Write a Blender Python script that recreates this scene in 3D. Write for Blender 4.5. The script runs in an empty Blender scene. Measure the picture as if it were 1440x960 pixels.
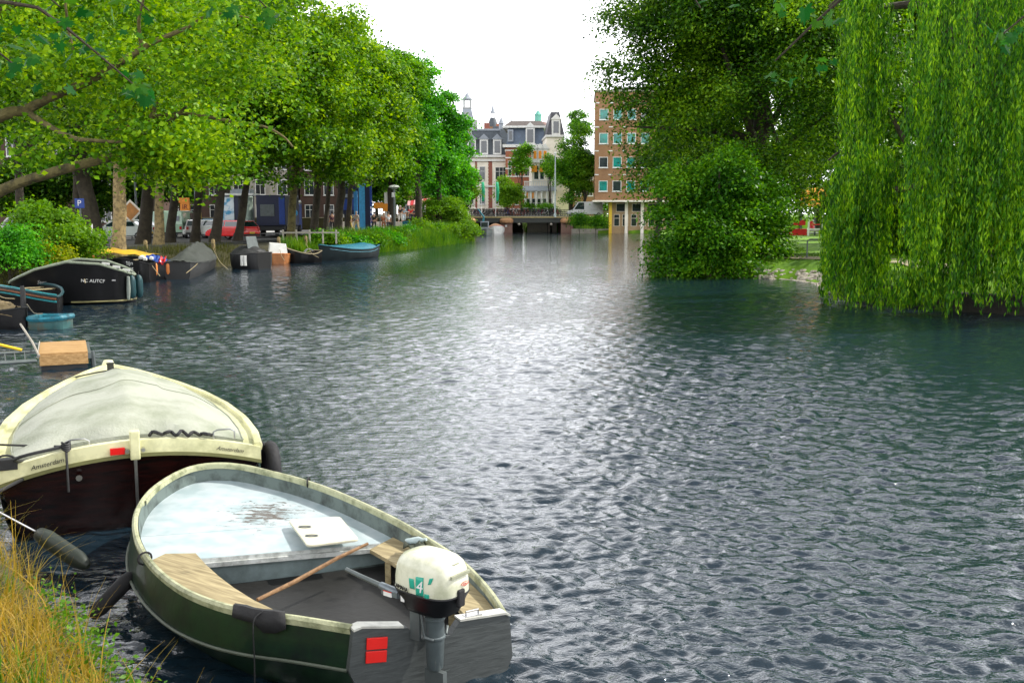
import bpy, math, random
import numpy as np
from mathutils import Vector, Matrix, noise

# ------------------------------------------------------------------ camera, world, sun
sc = bpy.context.scene
F_PX, CU, CV, V0, CAMH = 1400.0, 720.0, 480.0, 300.0, 3.0     # focal length etc. in pixels of the 1440x960 photograph
PITCH = math.atan((CV - V0) / F_PX)
cam_d = bpy.data.cameras.new('camera')
cam = bpy.data.objects.new('camera', cam_d)
sc.collection.objects.link(cam)
cam.location = (0, 0, CAMH)
cam.rotation_euler = (math.pi / 2 - PITCH, 0, 0)
cam_d.sensor_width = 36; cam_d.sensor_fit = 'HORIZONTAL'
cam_d.lens = 36 * F_PX / 1440
cam_d.clip_start = 0.1; cam_d.clip_end = 3000
sc.camera = cam

SUN_AZ, SUN_EL = math.radians(74), math.radians(45)
w = bpy.data.worlds.new('World'); sc.world = w; w.use_nodes = True
nt = w.node_tree; nt.nodes.clear()
wo = nt.nodes.new('ShaderNodeOutputWorld'); bg = nt.nodes.new('ShaderNodeBackground')
sky = nt.nodes.new('ShaderNodeTexSky'); sky.sky_type = 'NISHITA'; sky.sun_disc = False
sky.sun_elevation = SUN_EL; sky.sun_rotation = SUN_AZ; sky.dust_density = 2.5; sky.air_density = 1.0
tc = nt.nodes.new('ShaderNodeTexCoord'); nz = nt.nodes.new('ShaderNodeTexNoise')
mp = nt.nodes.new('ShaderNodeMapping'); mp.inputs['Scale'].default_value = (1, 1, 3.0)
nz.inputs['Scale'].default_value = 1.6; nz.inputs['Detail'].default_value = 6
rp = nt.nodes.new('ShaderNodeValToRGB')
rp.color_ramp.elements[0].position = 0.30; rp.color_ramp.elements[0].color = (.6, .6, .6, 1)
rp.color_ramp.elements[1].position = 0.50; rp.color_ramp.elements[1].color = (.95, .95, .95, 1)
mx = nt.nodes.new('ShaderNodeMix'); mx.data_type = 'RGBA'
mx.inputs['B'].default_value = (13.5, 13.6, 14.0, 1)      # bright thin cloud
sx = nt.nodes.new('ShaderNodeSeparateXYZ'); rz_ = nt.nodes.new('ShaderNodeMapRange')     # cloud is brightest low in the sky
rz_.inputs[1].default_value = 0.45; rz_.inputs[2].default_value = .84; rz_.inputs[3].default_value = 2.7; rz_.inputs[4].default_value = .42
vs_ = nt.nodes.new('ShaderNodeVectorMath'); vs_.operation = 'SCALE'; vs_.inputs[0].default_value = (11.0, 11.1, 11.5)
nt.links.new(tc.outputs['Generated'], sx.inputs[0]); nt.links.new(sx.outputs['Z'], rz_.inputs[0]); nt.links.new(rz_.outputs[0], vs_.inputs['Scale']); nt.links.new(vs_.outputs[0], mx.inputs['B'])
nt.links.new(tc.outputs['Generated'], mp.inputs[0]); nt.links.new(mp.outputs[0], nz.inputs['Vector'])
nt.links.new(nz.outputs['Fac'], rp.inputs[0]); nt.links.new(rp.outputs[0], mx.inputs['Factor'])
nt.links.new(sky.outputs[0], mx.inputs['A']); nt.links.new(mx.outputs['Result'], bg.inputs[0])
bg.inputs[1].default_value = 0.10
nt.links.new(bg.outputs[0], wo.inputs[0])

sun_d = bpy.data.lights.new('sun', 'SUN'); sun = bpy.data.objects.new('sun', sun_d)
sc.collection.objects.link(sun)
sun_d.energy = 5.0; sun_d.angle = math.radians(0.6); sun_d.color = (1.0, .955, .87)
SD = Vector((math.sin(SUN_AZ) * math.cos(SUN_EL), math.cos(SUN_AZ) * math.cos(SUN_EL), math.sin(SUN_EL)))
sun.rotation_euler = SD.to_track_quat('Z', 'Y').to_euler()
sun.location = (20, 20, 60)
sc.view_settings.view_transform = 'Standard'; sc.view_settings.look = 'None'
sc.view_settings.exposure = -0.05; sc.view_settings.gamma = 1.0
sc.cycles.max_bounces = 6; sc.cycles.diffuse_bounces = 2; sc.cycles.glossy_bounces = 3
sc.cycles.transmission_bounces = 4; sc.cycles.transparent_max_bounces = 6
sc.cycles.use_denoising = True
R = random.Random(7)

# ------------------------------------------------------------------ placing
_c, _s = math.cos(PITCH), math.sin(PITCH)
def ray(u, v):
    a = (CV - v) / F_PX
    return Vector(((u - CU) / F_PX, _c + a * _s, -_s + a * _c))
def P(u, v, z=0.0):                     # the point of height z seen there
    d = ray(u, v); return Vector((0, 0, CAMH)) + d * ((z - CAMH) / d.z)
def Q(u, v, y):                         # the point at distance y seen there
    d = ray(u, v); return Vector((0, 0, CAMH)) + d * (y / d.y)

# ------------------------------------------------------------------ materials
def nodes(m):
    m.use_nodes = True; return m.node_tree, m.node_tree.nodes['Principled BSDF']
def mat(name, col, rough=.6, metal=0, var=.25, scale=4.0, bump=0.0, bscale=None, spec=.5, coat=0, dirt=None, detail=5, coords='Object'):
    m = bpy.data.materials.new(name); t, b = nodes(m)
    b.inputs['Roughness'].default_value = rough; b.inputs['Metallic'].default_value = metal
    b.inputs['Specular IOR Level'].default_value = spec; b.inputs['Coat Weight'].default_value = coat
    c = t.nodes.new('ShaderNodeTexCoord'); n = t.nodes.new('ShaderNodeTexNoise')
    n.inputs['Scale'].default_value = scale; n.inputs['Detail'].default_value = detail; n.inputs['Roughness'].default_value = .65
    t.links.new(c.outputs[coords], n.inputs['Vector'])
    r = t.nodes.new('ShaderNodeValToRGB'); e = r.color_ramp.elements
    lo = dirt if dirt else tuple(x * (1 - var) for x in col)
    hi = tuple(min(1, x * (1 + var * .6)) for x in col)
    e[0].position = .32; e[0].color = (*lo, 1); e[1].position = .68 if not dirt else .55; e[1].color = (*hi, 1)
    t.links.new(n.outputs['Fac'], r.inputs[0]); t.links.new(r.outputs[0], b.inputs['Base Color'])
    if bump:
        n2 = t.nodes.new('ShaderNodeTexNoise'); n2.inputs['Scale'].default_value = bscale or scale * 3; n2.inputs['Detail'].default_value = 4
        t.links.new(c.outputs[coords], n2.inputs['Vector'])
        bp = t.nodes.new('ShaderNodeBump'); bp.inputs['Strength'].default_value = bump; bp.inputs['Distance'].default_value = .05
        t.links.new(n2.outputs['Fac'], bp.inputs['Height']); t.links.new(bp.outputs[0], b.inputs['Normal'])
    return m
def leafmat(name, c1, c2, c3, trans=.45, nscale=.35, gloss=.2, zs=1.0):
    m = bpy.data.materials.new(name); m.use_nodes = True; t = m.node_tree; t.nodes.clear()
    o = t.nodes.new('ShaderNodeOutputMaterial'); g = t.nodes.new('ShaderNodeNewGeometry')
    tcn = t.nodes.new('ShaderNodeTexCoord'); n = t.nodes.new('ShaderNodeTexNoise'); n.inputs['Scale'].default_value = nscale; n.inputs['Detail'].default_value = 3
    mpz = t.nodes.new('ShaderNodeMapping'); mpz.inputs['Scale'].default_value = (1, 1, zs); t.links.new(tcn.outputs['Object'], mpz.inputs[0]); t.links.new(mpz.outputs[0], n.inputs['Vector'])
    mth = t.nodes.new('ShaderNodeMath'); mth.operation = 'MULTIPLY_ADD'; mth.inputs[1].default_value = .55
    sub = t.nodes.new('ShaderNodeMath'); sub.operation = 'MULTIPLY_ADD'; sub.inputs[1].default_value = 1.2; sub.inputs[2].default_value = -.37
    t.links.new(n.outputs['Fac'], sub.inputs[0])
    t.links.new(g.outputs['Random Per Island'], mth.inputs[0]); t.links.new(sub.outputs[0], mth.inputs[2])
    r = t.nodes.new('ShaderNodeValToRGB'); e = r.color_ramp.elements
    e[0].position = .1; e[0].color = (*c1, 1); e[1].position = .92; e[1].color = (*c3, 1)
    k = e.new(.5); k.color = (*c2, 1)
    t.links.new(mth.outputs[0], r.inputs[0])
    pb = t.nodes.new('ShaderNodeBsdfPrincipled'); pb.inputs['Roughness'].default_value = .45; pb.inputs['Specular IOR Level'].default_value = gloss
    tr = t.nodes.new('ShaderNodeBsdfTranslucent'); hs = t.nodes.new('ShaderNodeHueSaturation')
    hs.inputs['Value'].default_value = 1.6; hs.inputs['Saturation'].default_value = 1.1; hs.inputs['Hue'].default_value = .488
    t.links.new(r.outputs[0], pb.inputs['Base Color']); t.links.new(r.outputs[0], hs.inputs['Color']); t.links.new(hs.outputs[0], tr.inputs[0])
    ms = t.nodes.new('ShaderNodeMixShader'); ms.inputs[0].default_value = trans
    t.links.new(pb.outputs[0], ms.inputs[1]); t.links.new(tr.outputs[0], ms.inputs[2]); t.links.new(ms.outputs[0], o.inputs[0])
    return m
def brickmat(name, c1, c2, mortar, sx=.22, sy=.07, ax='xz'):
    m = bpy.data.materials.new(name); t, b = nodes(m); b.inputs['Roughness'].default_value = .85
    c = t.nodes.new('ShaderNodeTexCoord'); s = t.nodes.new('ShaderNodeSeparateXYZ'); k = t.nodes.new('ShaderNodeCombineXYZ')
    ad = t.nodes.new('ShaderNodeMath'); ad.operation = 'ADD'
    t.links.new(c.outputs['Object'], s.inputs[0]); t.links.new(s.outputs['X'], ad.inputs[0]); t.links.new(s.outputs['Y'], ad.inputs[1])
    t.links.new(ad.outputs[0], k.inputs['X']); t.links.new(s.outputs['Z'], k.inputs['Y'])
    br = t.nodes.new('ShaderNodeTexBrick'); br.inputs['Scale'].default_value = 1.0
    br.inputs['Brick Width'].default_value = sx; br.inputs['Row Height'].default_value = sy; br.inputs['Mortar Size'].default_value = .008
    br.inputs['Color1'].default_value = (*c1, 1); br.inputs['Color2'].default_value = (*c2, 1); br.inputs['Mortar'].default_value = (*mortar, 1)
    t.links.new(k.outputs[0], br.inputs['Vector'])
    n = t.nodes.new('ShaderNodeTexNoise'); n.inputs['Scale'].default_value = .5; n.inputs['Detail'].default_value = 6
    t.links.new(c.outputs['Object'], n.inputs['Vector'])
    mxx = t.nodes.new('ShaderNodeMix'); mxx.data_type = 'RGBA'; mxx.blend_type = 'MULTIPLY'; mxx.inputs['Factor'].default_value = .6
    r = t.nodes.new('ShaderNodeValToRGB'); r.color_ramp.elements[0].position = .3; r.color_ramp.elements[0].color = (.55, .5, .48, 1); r.color_ramp.elements[1].position = .65
    t.links.new(n.outputs['Fac'], r.inputs[0]); t.links.new(br.outputs['Color'], mxx.inputs['A']); t.links.new(r.outputs[0], mxx.inputs['B'])
    t.links.new(mxx.outputs['Result'], b.inputs['Base Color'])
    return m
def woodmat(name, c1, c2, rough=.7, sc_=(14, 1.2, 14), rot=0):
    m = bpy.data.materials.new(name); t, b = nodes(m); b.inputs['Roughness'].default_value = rough
    c = t.nodes.new('ShaderNodeTexCoord'); mp_ = t.nodes.new('ShaderNodeMapping'); mp_.vector_type = 'TEXTURE'; mp_.inputs['Scale'].default_value = tuple(1 / q for q in sc_); mp_.inputs['Rotation'].default_value = (0, 0, rot)
    n = t.nodes.new('ShaderNodeTexNoise'); n.inputs['Scale'].default_value = 2.5; n.inputs['Detail'].default_value = 8; n.inputs['Distortion'].default_value = .6
    t.links.new(c.outputs['Object'], mp_.inputs[0]); t.links.new(mp_.outputs[0], n.inputs['Vector'])
    r = t.nodes.new('ShaderNodeValToRGB'); r.color_ramp.elements[0].position = .3; r.color_ramp.elements[0].color = (*c1, 1)
    r.color_ramp.elements[1].position = .7; r.color_ramp.elements[1].color = (*c2, 1)
    t.links.new(n.outputs['Fac'], r.inputs[0]); t.links.new(r.outputs[0], b.inputs['Base Color'])
    bp = t.nodes.new('ShaderNodeBump'); bp.inputs['Strength'].default_value = .3; bp.inputs['Distance'].default_value = .01
    t.links.new(n.outputs['Fac'], bp.inputs['Height']); t.links.new(bp.outputs[0], b.inputs['Normal'])
    return m

M = {}
M['white'] = mat('white_paint', (.72, .72, .68), .5, var=.15, scale=3)
M['cream'] = mat('cream_gelcoat', (.72, .70, .42), .3, var=.16, scale=2.2, dirt=(.42, .42, .22), bump=.05)
M['black'] = mat('black_paint', (.006, .006, .007), .35, var=.3, spec=.3)
M['black_matt'] = mat('black_rubber', (.015, .015, .017), .75, bump=.15, scale=8)
M['dark'] = mat('dark_grey', (.022, .023, .024), .6, bump=.1)
M['grey'] = mat('grey_metal', (.12, .14, .14), .45, metal=.3)
M['steel'] = mat('steel', (.5, .5, .5), .3, metal=1, var=.2)
M['stone'] = mat('pale_stone', (.40, .37, .31), .85, var=.3, scale=1.2, bump=.2)
M['concrete'] = mat('concrete', (.30, .29, .26), .9, var=.3, scale=1.5, bump=.2)
M['red'] = mat('red_paint', (.55, .012, .012), .35, var=.15, coat=.4)
M['orange'] = mat('orange_cloth', (.85, .30, .02), .7, var=.15)
M['orange_buoy'] = mat('orange_rubber', (.75, .25, .06), .5, var=.2)
M['yellow'] = mat('yellow_paint', (.75, .50, .02), .5, var=.15)
M['blue'] = mat('blue_paint', (.01, .05, .28), .5, var=.2)
M['cyan'] = mat('light_blue_paint', (.05, .32, .6), .5, var=.15)
M['teal'] = mat('teal_cloth', (.004, .15, .22), .6, var=.3, bump=.3, scale=5)
M['navy'] = mat('navy_panel', (.008, .014, .05), .4, var=.2)
M['green_flag'] = mat('green_flag_cloth', (.02, .38, .18), .7)
M['glass'] = mat('window_glass', (.03, .04, .045), .08, var=.5, scale=.7, spec=.9)
M['glass_teal_reflection'] = mat('teal_reflection_glass', (.005, .22, .18), .12, var=.6, scale=.9, spec=.7)  # emerald reflections painted into the pane colour
M['slate'] = mat('slate_roof', (.07, .085, .10), .6, var=.35, scale=3)
M['lead'] = mat('lead_roof', (.28, .31, .35), .5, var=.2)
M['copper'] = mat('verdigris_copper', (.14, .42, .34), .6)
M['brick_brown'] = brickmat('brown_brick', (.35, .175, .072), (.28, .13, .052), (.32, .23, .15))
M['brick_orange'] = brickmat('orange_brick', (.42, .10, .03), (.34, .075, .025), (.4, .28, .2))
M['brick_dark'] = brickmat('dark_brick', (.10, .045, .03), (.075, .035, .025), (.12, .1, .08))
M['asphalt'] = mat('asphalt', (.11, .108, .105), .9, var=.15, scale=.6, bump=.1)
M['bark'] = mat('bark', (.045, .036, .022), .9, var=.5, scale=3, bump=.8)
M['bark_plane'] = mat('mottled_plane_bark', (.27, .20, .09), .85, scale=4.5, dirt=(.06, .042, .02), bump=.9)
M['bark_moss'] = mat('mossy_bark', (.12, .10, .035), .9, scale=3.5, dirt=(.03, .026, .010), bump=.8)
M['leaf_plane'] = leafmat('plane_leaves', (.012, .06, .002), (.090, .24, .004), (.36, .54, .008), .38)
M['leaf_plane2'] = leafmat('plane_leaves_green', (.012, .07, .002), (.06, .20, .004), (.20, .42, .008), .38)
M['leaf_elm'] = leafmat('elm_leaves', (.008, .075, .004), (.045, .25, .010), (.16, .52, .018), .4)
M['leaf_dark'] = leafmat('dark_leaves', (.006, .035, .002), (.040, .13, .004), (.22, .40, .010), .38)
M['leaf_mid'] = leafmat('mid_leaves', (.008, .06, .003), (.055, .20, .006), (.22, .46, .012), .38)
M['leaf_light'] = leafmat('light_leaves', (.05, .15, .008), (.11, .25, .012), (.2, .36, .02), .5)
M['leaf_willow'] = leafmat('willow_leaves', (.003, .032, .002), (.048, .19, .005), (.32, .56, .012), .38, nscale=2.2, zs=.16)
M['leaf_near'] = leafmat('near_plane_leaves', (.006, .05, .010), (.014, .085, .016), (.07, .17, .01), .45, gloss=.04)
M['reed'] = leafmat('reed_blades', (.025, .10, .008), (.07, .20, .010), (.20, .33, .012), .4, nscale=.5)
M['grass'] = leafmat('dry_grass', (.10, .13, .012), (.33, .24, .03), (.55, .36, .07), .4, nscale=2.2)
M['grass_green'] = leafmat('green_weeds', (.03, .10, .006), (.07, .20, .01), (.16, .32, .015), .4, nscale=2)

# ------------------------------------------------------------------ mesh building
def link(o): sc.collection.objects.link(o); return o
def tagm(o, label=None, cat=None, group=None, kind=None):
    if label: o['label'] = label
    if cat: o['category'] = cat
    if group: o['group'] = group
    if kind: o['kind'] = kind
    return o
def empty(name, loc, label=None, cat=None, group=None, rz=0):
    o = link(bpy.data.objects.new(name, None)); o.location = loc; o.rotation_euler = (0, 0, rz); o.empty_display_size = .2
    return tagm(o, label, cat, group)
def np_mesh(name, V, Fq, m, parent=None, smooth=False):
    V = np.asarray(V, dtype=np.float32); Fq = np.asarray(Fq, dtype=np.int32); n, k = Fq.shape
    me = bpy.data.meshes.new(name); me.vertices.add(len(V)); me.vertices.foreach_set('co', V.ravel())
    me.loops.add(n * k); me.loops.foreach_set('vertex_index', Fq.ravel())
    me.polygons.add(n); me.polygons.foreach_set('loop_start', np.arange(0, n * k, k, dtype=np.int32))
    if smooth: me.polygons.foreach_set('use_smooth', np.ones(n, dtype=bool))
    me.materials.append(m); me.update(calc_edges=True)
    o = link(bpy.data.objects.new(name, me))
    if parent: o.parent = parent
    return o

class MB:
    def __init__(s): s.v = []; s.f = []; s.mi = []
    def add(s, vs, fs, mi=0):
        b = len(s.v); s.v += [tuple(x) for x in vs]; s.f += [tuple(i + b for i in f) for f in fs]; s.mi += [mi] * len(fs); return s
    def box(s, x0, x1, y0, y1, z0, z1, mi=0, mx=None):
        vs = [Vector((x, y, z)) for z in (z0, z1) for y in (y0, y1) for x in (x0, x1)]
        if mx: vs = [mx @ v for v in vs]
        return s.add(vs, [(0, 2, 3, 1), (4, 5, 7, 6), (0, 1, 5, 4), (2, 6, 7, 3), (0, 4, 6, 2), (1, 3, 7, 5)], mi)
    def frustum(s, x0, x1, y0, y1, z0, z1, ix, iy, mi=0):
        vs = [(x0, y0, z0), (x1, y0, z0), (x1, y1, z0), (x0, y1, z0), (x0 + ix, y0 + iy, z1), (x1 - ix, y0 + iy, z1), (x1 - ix, y1 - iy, z1), (x0 + ix, y1 - iy, z1)]
        return s.add(vs, [(3, 2, 1, 0), (4, 5, 6, 7), (0, 1, 5, 4), (1, 2, 6, 5), (2, 3, 7, 6), (3, 0, 4, 7)], mi)
    def tube(s, pts, rad, n=8, mi=0, cap=True, jit=0, rnd=None):
        pts = [Vector(p) for p in pts]; k = len(pts)
        if not hasattr(rad, '__len__'): rad = [rad] * k
        t0 = (pts[1] - pts[0]).normalized(); a = t0.orthogonal().normalized(); b = len(s.v)
        for i, p in enumerate(pts):
            t = (pts[min(i + 1, k - 1)] - pts[max(i - 1, 0)]).normalized()
            a = (a - t * a.dot(t)); a = a.normalized() if a.length > 1e-6 else t.orthogonal().normalized(); c = t.cross(a)
            for j in range(n):
                q = 2 * math.pi * j / n; rr = rad[i] * (1 + (jit * (rnd.random() - .5) if rnd else 0))
                s.v.append(tuple(p + (a * math.cos(q) + c * math.sin(q)) * rr))
        for i in range(k - 1):
            for j in range(n):
                j2 = (j + 1) % n
                s.f.append((b + i * n + j, b + i * n + j2, b + (i + 1) * n + j2, b + (i + 1) * n + j)); s.mi.append(mi)
        if cap:
            s.f.append(tuple(b + j for j in reversed(range(n)))); s.mi.append(mi)
            s.f.append(tuple(b + (k - 1) * n + j for j in range(n))); s.mi.append(mi)
        return s
    def lathe(s, prof, n=16, c=(0, 0, 0), mi=0, mx=None, cap=True):     # prof: (r, z)
        b = len(s.v)
        for r, z in prof:
            for j in range(n):
                q = 2 * math.pi * j / n; p = Vector((c[0] + r * math.cos(q), c[1] + r * math.sin(q), c[2] + z))
                s.v.append(tuple(mx @ p if mx else p))
        k = len(prof)
        for i in range(k - 1):
            for j in range(n):
                j2 = (j + 1) % n; s.f.append((b + i * n + j, b + i * n + j2, b + (i + 1) * n + j2, b + (i + 1) * n + j)); s.mi.append(mi)
        if cap:
            s.f.append(tuple(b + j for j in reversed(range(n)))); s.mi.append(mi)
            s.f.append(tuple(b + (k - 1) * n + j for j in range(n))); s.mi.append(mi)
        return s
    def prism(s, poly, axis, a, bb, mi=0, mx=None):    # polygon in the plane normal to axis
        n = len(poly); vs = []
        for t in (a, bb):
            for p, q in poly:
                v = Vector((t, p, q)) if axis == 'x' else Vector((p, t, q)) if axis == 'y' else Vector((p, q, t))
                vs.append(mx @ v if mx else v)
        return s.add(vs, [tuple(range(n)), tuple(range(2 * n - 1, n - 1, -1))] + [(i, i + n, (i + 1) % n + n, (i + 1) % n) for i in range(n)], mi)
    def grid(s, rows, mi=0, close=False):        # rows of points
        b = len(s.v); n = len(rows[0])
        for r in rows: s.v += [tuple(p) for p in r]
        for i in range(len(rows) - 1):
            for j in range(n if close else n - 1):
                j2 = (j + 1) % n; s.f.append((b + i * n + j, b + i * n + j2, b + (i + 1) * n + j2, b + (i + 1) * n + j)); s.mi.append(mi)
        return s
    def build(s, name, mats, parent=None, smooth=False, org=None, bevel=0, solid=0, label=None):
        if not isinstance(mats, (list, tuple)): mats = [mats]
        me = bpy.data.meshes.new(name)
        vs = s.v if org is None else [(x - org[0], y - org[1], z - org[2]) for x, y, z in s.v]
        me.from_pydata(vs, [], s.f)
        for m_ in mats: me.materials.append(m_)
        if len(mats) > 1: me.polygons.foreach_set('material_index', s.mi)
        me.update()
        import bmesh
        bm = bmesh.new(); bm.from_mesh(me); bmesh.ops.recalc_face_normals(bm, faces=bm.faces); bm.to_mesh(me); bm.free()
        if smooth:
            me.polygons.foreach_set('use_smooth', [True] * len(me.polygons))
            me.set_sharp_from_angle(angle=math.radians(42))
        o = link(bpy.data.objects.new(name, me))
        if parent: o.parent = parent
        if solid:
            q = o.modifiers.new('solid', 'SOLIDIFY'); q.thickness = solid; q.offset = 0
        if bevel:
            q = o.modifiers.new('bevel', 'BEVEL'); q.width = bevel; q.segments = 2; q.limit_method = 'ANGLE'; q.angle_limit = math.radians(35)
        if label: o['label'] = label
        return o
def text(name, s, size, loc, xd, up, m, parent=None, shear=0, depth=.002, ax='CENTER'):
    cu = bpy.data.curves.new(name, 'FONT'); cu.body = s; cu.size = size; cu.extrude = depth; cu.shear = shear; cu.align_x = ax; cu.align_y = 'CENTER'
    cu.materials.append(m); o = link(bpy.data.objects.new(name, cu)); xd = Vector(xd).normalized(); up = Vector(up); up = (up - xd * up.dot(xd)).normalized(); zd = xd.cross(up)
    mt = Matrix((xd, up, zd)).transposed().to_4x4(); mt.translation = Vector(loc)
    me = bpy.data.meshes.new_from_object(o.evaluated_get(bpy.context.evaluated_depsgraph_get())); bpy.data.objects.remove(o, do_unlink=True)
    if not me.materials: me.materials.append(m)
    o = link(bpy.data.objects.new(name, me))
    if parent: o.parent = parent
    o.matrix_local = mt
    return o
def interp(tab, y):
    if y <= tab[0][0]: return tab[0][1]
    for (a, b), (c, d) in zip(tab, tab[1:]):
        if y <= c: return b + (d - b) * (y - a) / (c - a)
    return tab[-1][1]
def copy_tree(o, parent=None):
    c = o.copy(); link(c); c.parent = parent
    for ch in [k for k in o.children]: copy_tree(ch, c)
    return c

# ------------------------------------------------------------------ foliage
def unit(a): return a / np.maximum(np.linalg.norm(a, axis=1, keepdims=True), 1e-9)
def leaf_quads(p, n, size, rng, aspect=.62, tdir=None):
    N = len(p); t = rng.normal(size=(N, 3)) if tdir is None else tdir
    t = unit(t - n * (t * n).sum(1, keepdims=True)); b = np.cross(n, t)
    L = (size * rng.uniform(.6, 1.25, (N, 1))) * .5; W = L * aspect
    V = np.stack([p - t * L, p + b * W - t * L * .1 + n * W * .25, p + t * L, p - b * W - t * L * .1 + n * W * .25], axis=1).reshape(-1, 3)
    return V, np.arange(4 * N, dtype=np.int32).reshape(-1, 4)
def crown_leaves(rng, subs, nleaf, clump=.45, per=34, flat=.55, shell=.5):
    subs = np.array(subs, float); wgt = (subs[:, 3:].mean(1)) ** 2; wgt /= wgt.sum()
    K = max(8, nleaf // per); si = rng.choice(len(subs), K, p=wgt)
    d = unit(rng.normal(size=(K, 3))); d[:, 2] = np.where(d[:, 2] < -.35, -d[:, 2] * .6, d[:, 2]); d = unit(d)
    rr = 1.08 - shell * rng.random((K, 1)) ** 1.6
    cc = subs[si, :3] + d * subs[si, 3:] * rr
    ci = rng.integers(0, K, nleaf); off = rng.normal(size=(nleaf, 3)) * clump; off[:, 2] *= flat
    off[:, 2] -= (off[:, :2] ** 2).sum(1) * .25
    p = cc[ci] + off
    n = unit(d[ci] * .55 + np.array([0, 0, .65]) + rng.normal(size=(nleaf, 3)) * .65)
    return p, n
def sublobes(rng, c, Rr, n, r=(.24, .40), low=-.55):
    out = []; Rm = float(np.mean(Rr))
    for i in range(n):
        while True:
            d = rng.normal(size=3); d /= np.linalg.norm(d)
            if d[2] > low: break
        k = rng.uniform(.5, .86) if i % 4 else rng.uniform(.1, .45); q = Rm * rng.uniform(*r)
        out.append((c[0] + d[0] * Rr[0] * k, c[1] + d[1] * Rr[1] * k, c[2] + d[2] * Rr[2] * k, q * Rr[0] / Rm * .6 + q * .4, q * .4 + q * .6 * Rr[1] / Rm, q * .8))
    return out
def tree(name, label, x, y, z0, cz, Rr, nleaf, lsize, lm, bm_, tr=.3, seed=1, group=None, nsub=26, co=(0, 0), lean=(0, 0), clump=.45, per=34, extra=(), cat='tree', limbs=9, r=(.24, .40), low=-.55):
    rng = np.random.default_rng(seed); rd = random.Random(seed)
    t = empty(name, (x, y, z0), label, cat, group)
    c = (co[0], co[1], cz - z0); subs = sublobes(rng, c, Rr, nsub, r, low) + [tuple(e) for e in extra]
    p, n = crown_leaves(rng, subs, nleaf, clump, per)
    V, Fq = leaf_quads(p, n, lsize, rng); np_mesh('crown', V, Fq, lm, t)
    b = MB(); top = Vector((c[0] * .6, c[1] * .6, c[2])); pts = []; rads = []
    for i in range(9):
        k = i / 8; pts.append(Vector((lean[0] * k * (1 - k * .3) + top.x * k + rd.uniform(-.1, .1) * tr * 2, lean[1] * k + top.y * k, -.25 + (c[2] + .25) * k))); rads.append(tr * (1.35 if i == 0 else 1.05 - .62 * k))
    b.tube(pts, rads, 10, jit=.16, rnd=rd)
    for s_ in rd.sample(subs, min(limbs, len(subs))):
        i = rd.randint(3, 6); a = pts[i]; e = Vector(s_[:3]); m_ = a.lerp(e, .5) + Vector((rd.uniform(-.4, .4), rd.uniform(-.4, .4), rd.uniform(-.1, .7)))
        q = [a, a.lerp(m_, .5) + Vector((0, 0, .15)), m_, m_.lerp(e, .6), e]; r0 = rads[i] * .5
        b.tube(q, [r0, r0 * .8, r0 * .6, r0 * .4, .02], 6, jit=.15, rnd=rd)
    b.build('trunk', bm_, t, smooth=True)
    return t
def blades(rng, base, h, wd, lean, segs=3, droop=.5):
    """grass blades as bent ribbons; base Nx3"""
    N = len(base); a = rng.uniform(0, 2 * np.pi, N); dr = np.stack([np.cos(a), np.sin(a), np.zeros(N)], 1)
    side = np.stack([-np.sin(a + rng.normal(0, .6, N)), np.cos(a), np.zeros(N)], 1); side = unit(side)
    hh = (h * rng.uniform(.5, 1.2, N))[:, None]; ll = (lean * rng.uniform(.2, 1.3, N))[:, None] * hh; W = (wd * rng.uniform(.6, 1.3, N))[:, None]
    rows = []
    for i in range(segs + 1):
        k = i / segs; c = base + np.array([0, 0, 1.]) * hh * (k - droop * ll / np.maximum(hh, 1e-6) * k * k * .6) + dr * ll * k * k
        wk = W * (1 - k * .92); rows.append((c - side * wk, c + side * wk))
    V = np.stack([q for r_ in rows for q in r_], 1).reshape(-1, 3); st = 2 * (segs + 1); Fl = []
    for i in range(segs): Fl.append(np.array([2 * i, 2 * i + 1, 2 * i + 3, 2 * i + 2]))
    Fq = (np.arange(N)[:, None, None] * st + np.array(Fl)[None]).reshape(-1, 4)
    return V, Fq
# ------------------------------------------------------------------ shores, ground, water
LX = [(-40, 40), (-2, 26), (.5, 9), (1.6, 3.2), (2.6, .9), (3.6, -.5), (4.6, -1.45), (5.6, -2.2), (6.6, -3.0), (7.6, -3.75), (8.8, -4.9), (11, -7.4), (14, -9.6), (20, -13.2), (26, -15.8), (32, -17.4), (40, -18.6), (49, -18.4), (55, -16.6), (62, -14.4),
      (68, -12.9), (75, -11.0), (81, -9.4), (90, -7.4), (100, -5.6), (110, -4.6), (120, -5.4), (140, -7.0), (156, -7.6), (166.5, -8.2), (167.2, 2), (600, 2)]
RX = [(-40, 60), (12, 44), (20, 27), (27, 18), (31, 13.4), (35, 12.0), (39, 12.4), (43, 13.3), (45.5, 12.8), (47, 10.5), (48.5, 9), (52, 8.4), (60, 10.5), (80, 13), (100, 15.2), (130, 19), (148, 21.5), (152, 20.5), (154.5, 10.2), (158, 9), (166.5, 9.2), (167.2, 2.2), (600, 2.2)]
def lx(y): return interp(LX, y)
def rx(y): return interp(RX, y)
LPROF = lambda y: ([(0, -.6), (.05, -.05), (.35, .35), (.9, .72), (1.6, 1.0), (2.6, 1.2), (5, 1.3), (12, 1.35), (40, 1.3), (300, 1.3)] if y < 9 else
                   [(0, -.6), (.1, .05), (.8, .45), (1.8, .75), (3.2, .95), (5, 1.0), (12, 1.0), (20, 1.0), (60, 1.0), (300, 1.0)] if y < 120 else
                   [(0, -.6), (.1, .3), (.6, 1.0), (1.8, 1.9), (3.2, 2.3), (5, 2.4), (12, 2.45), (20, 2.45), (60, 2.45), (300, 2.45)])
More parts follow.
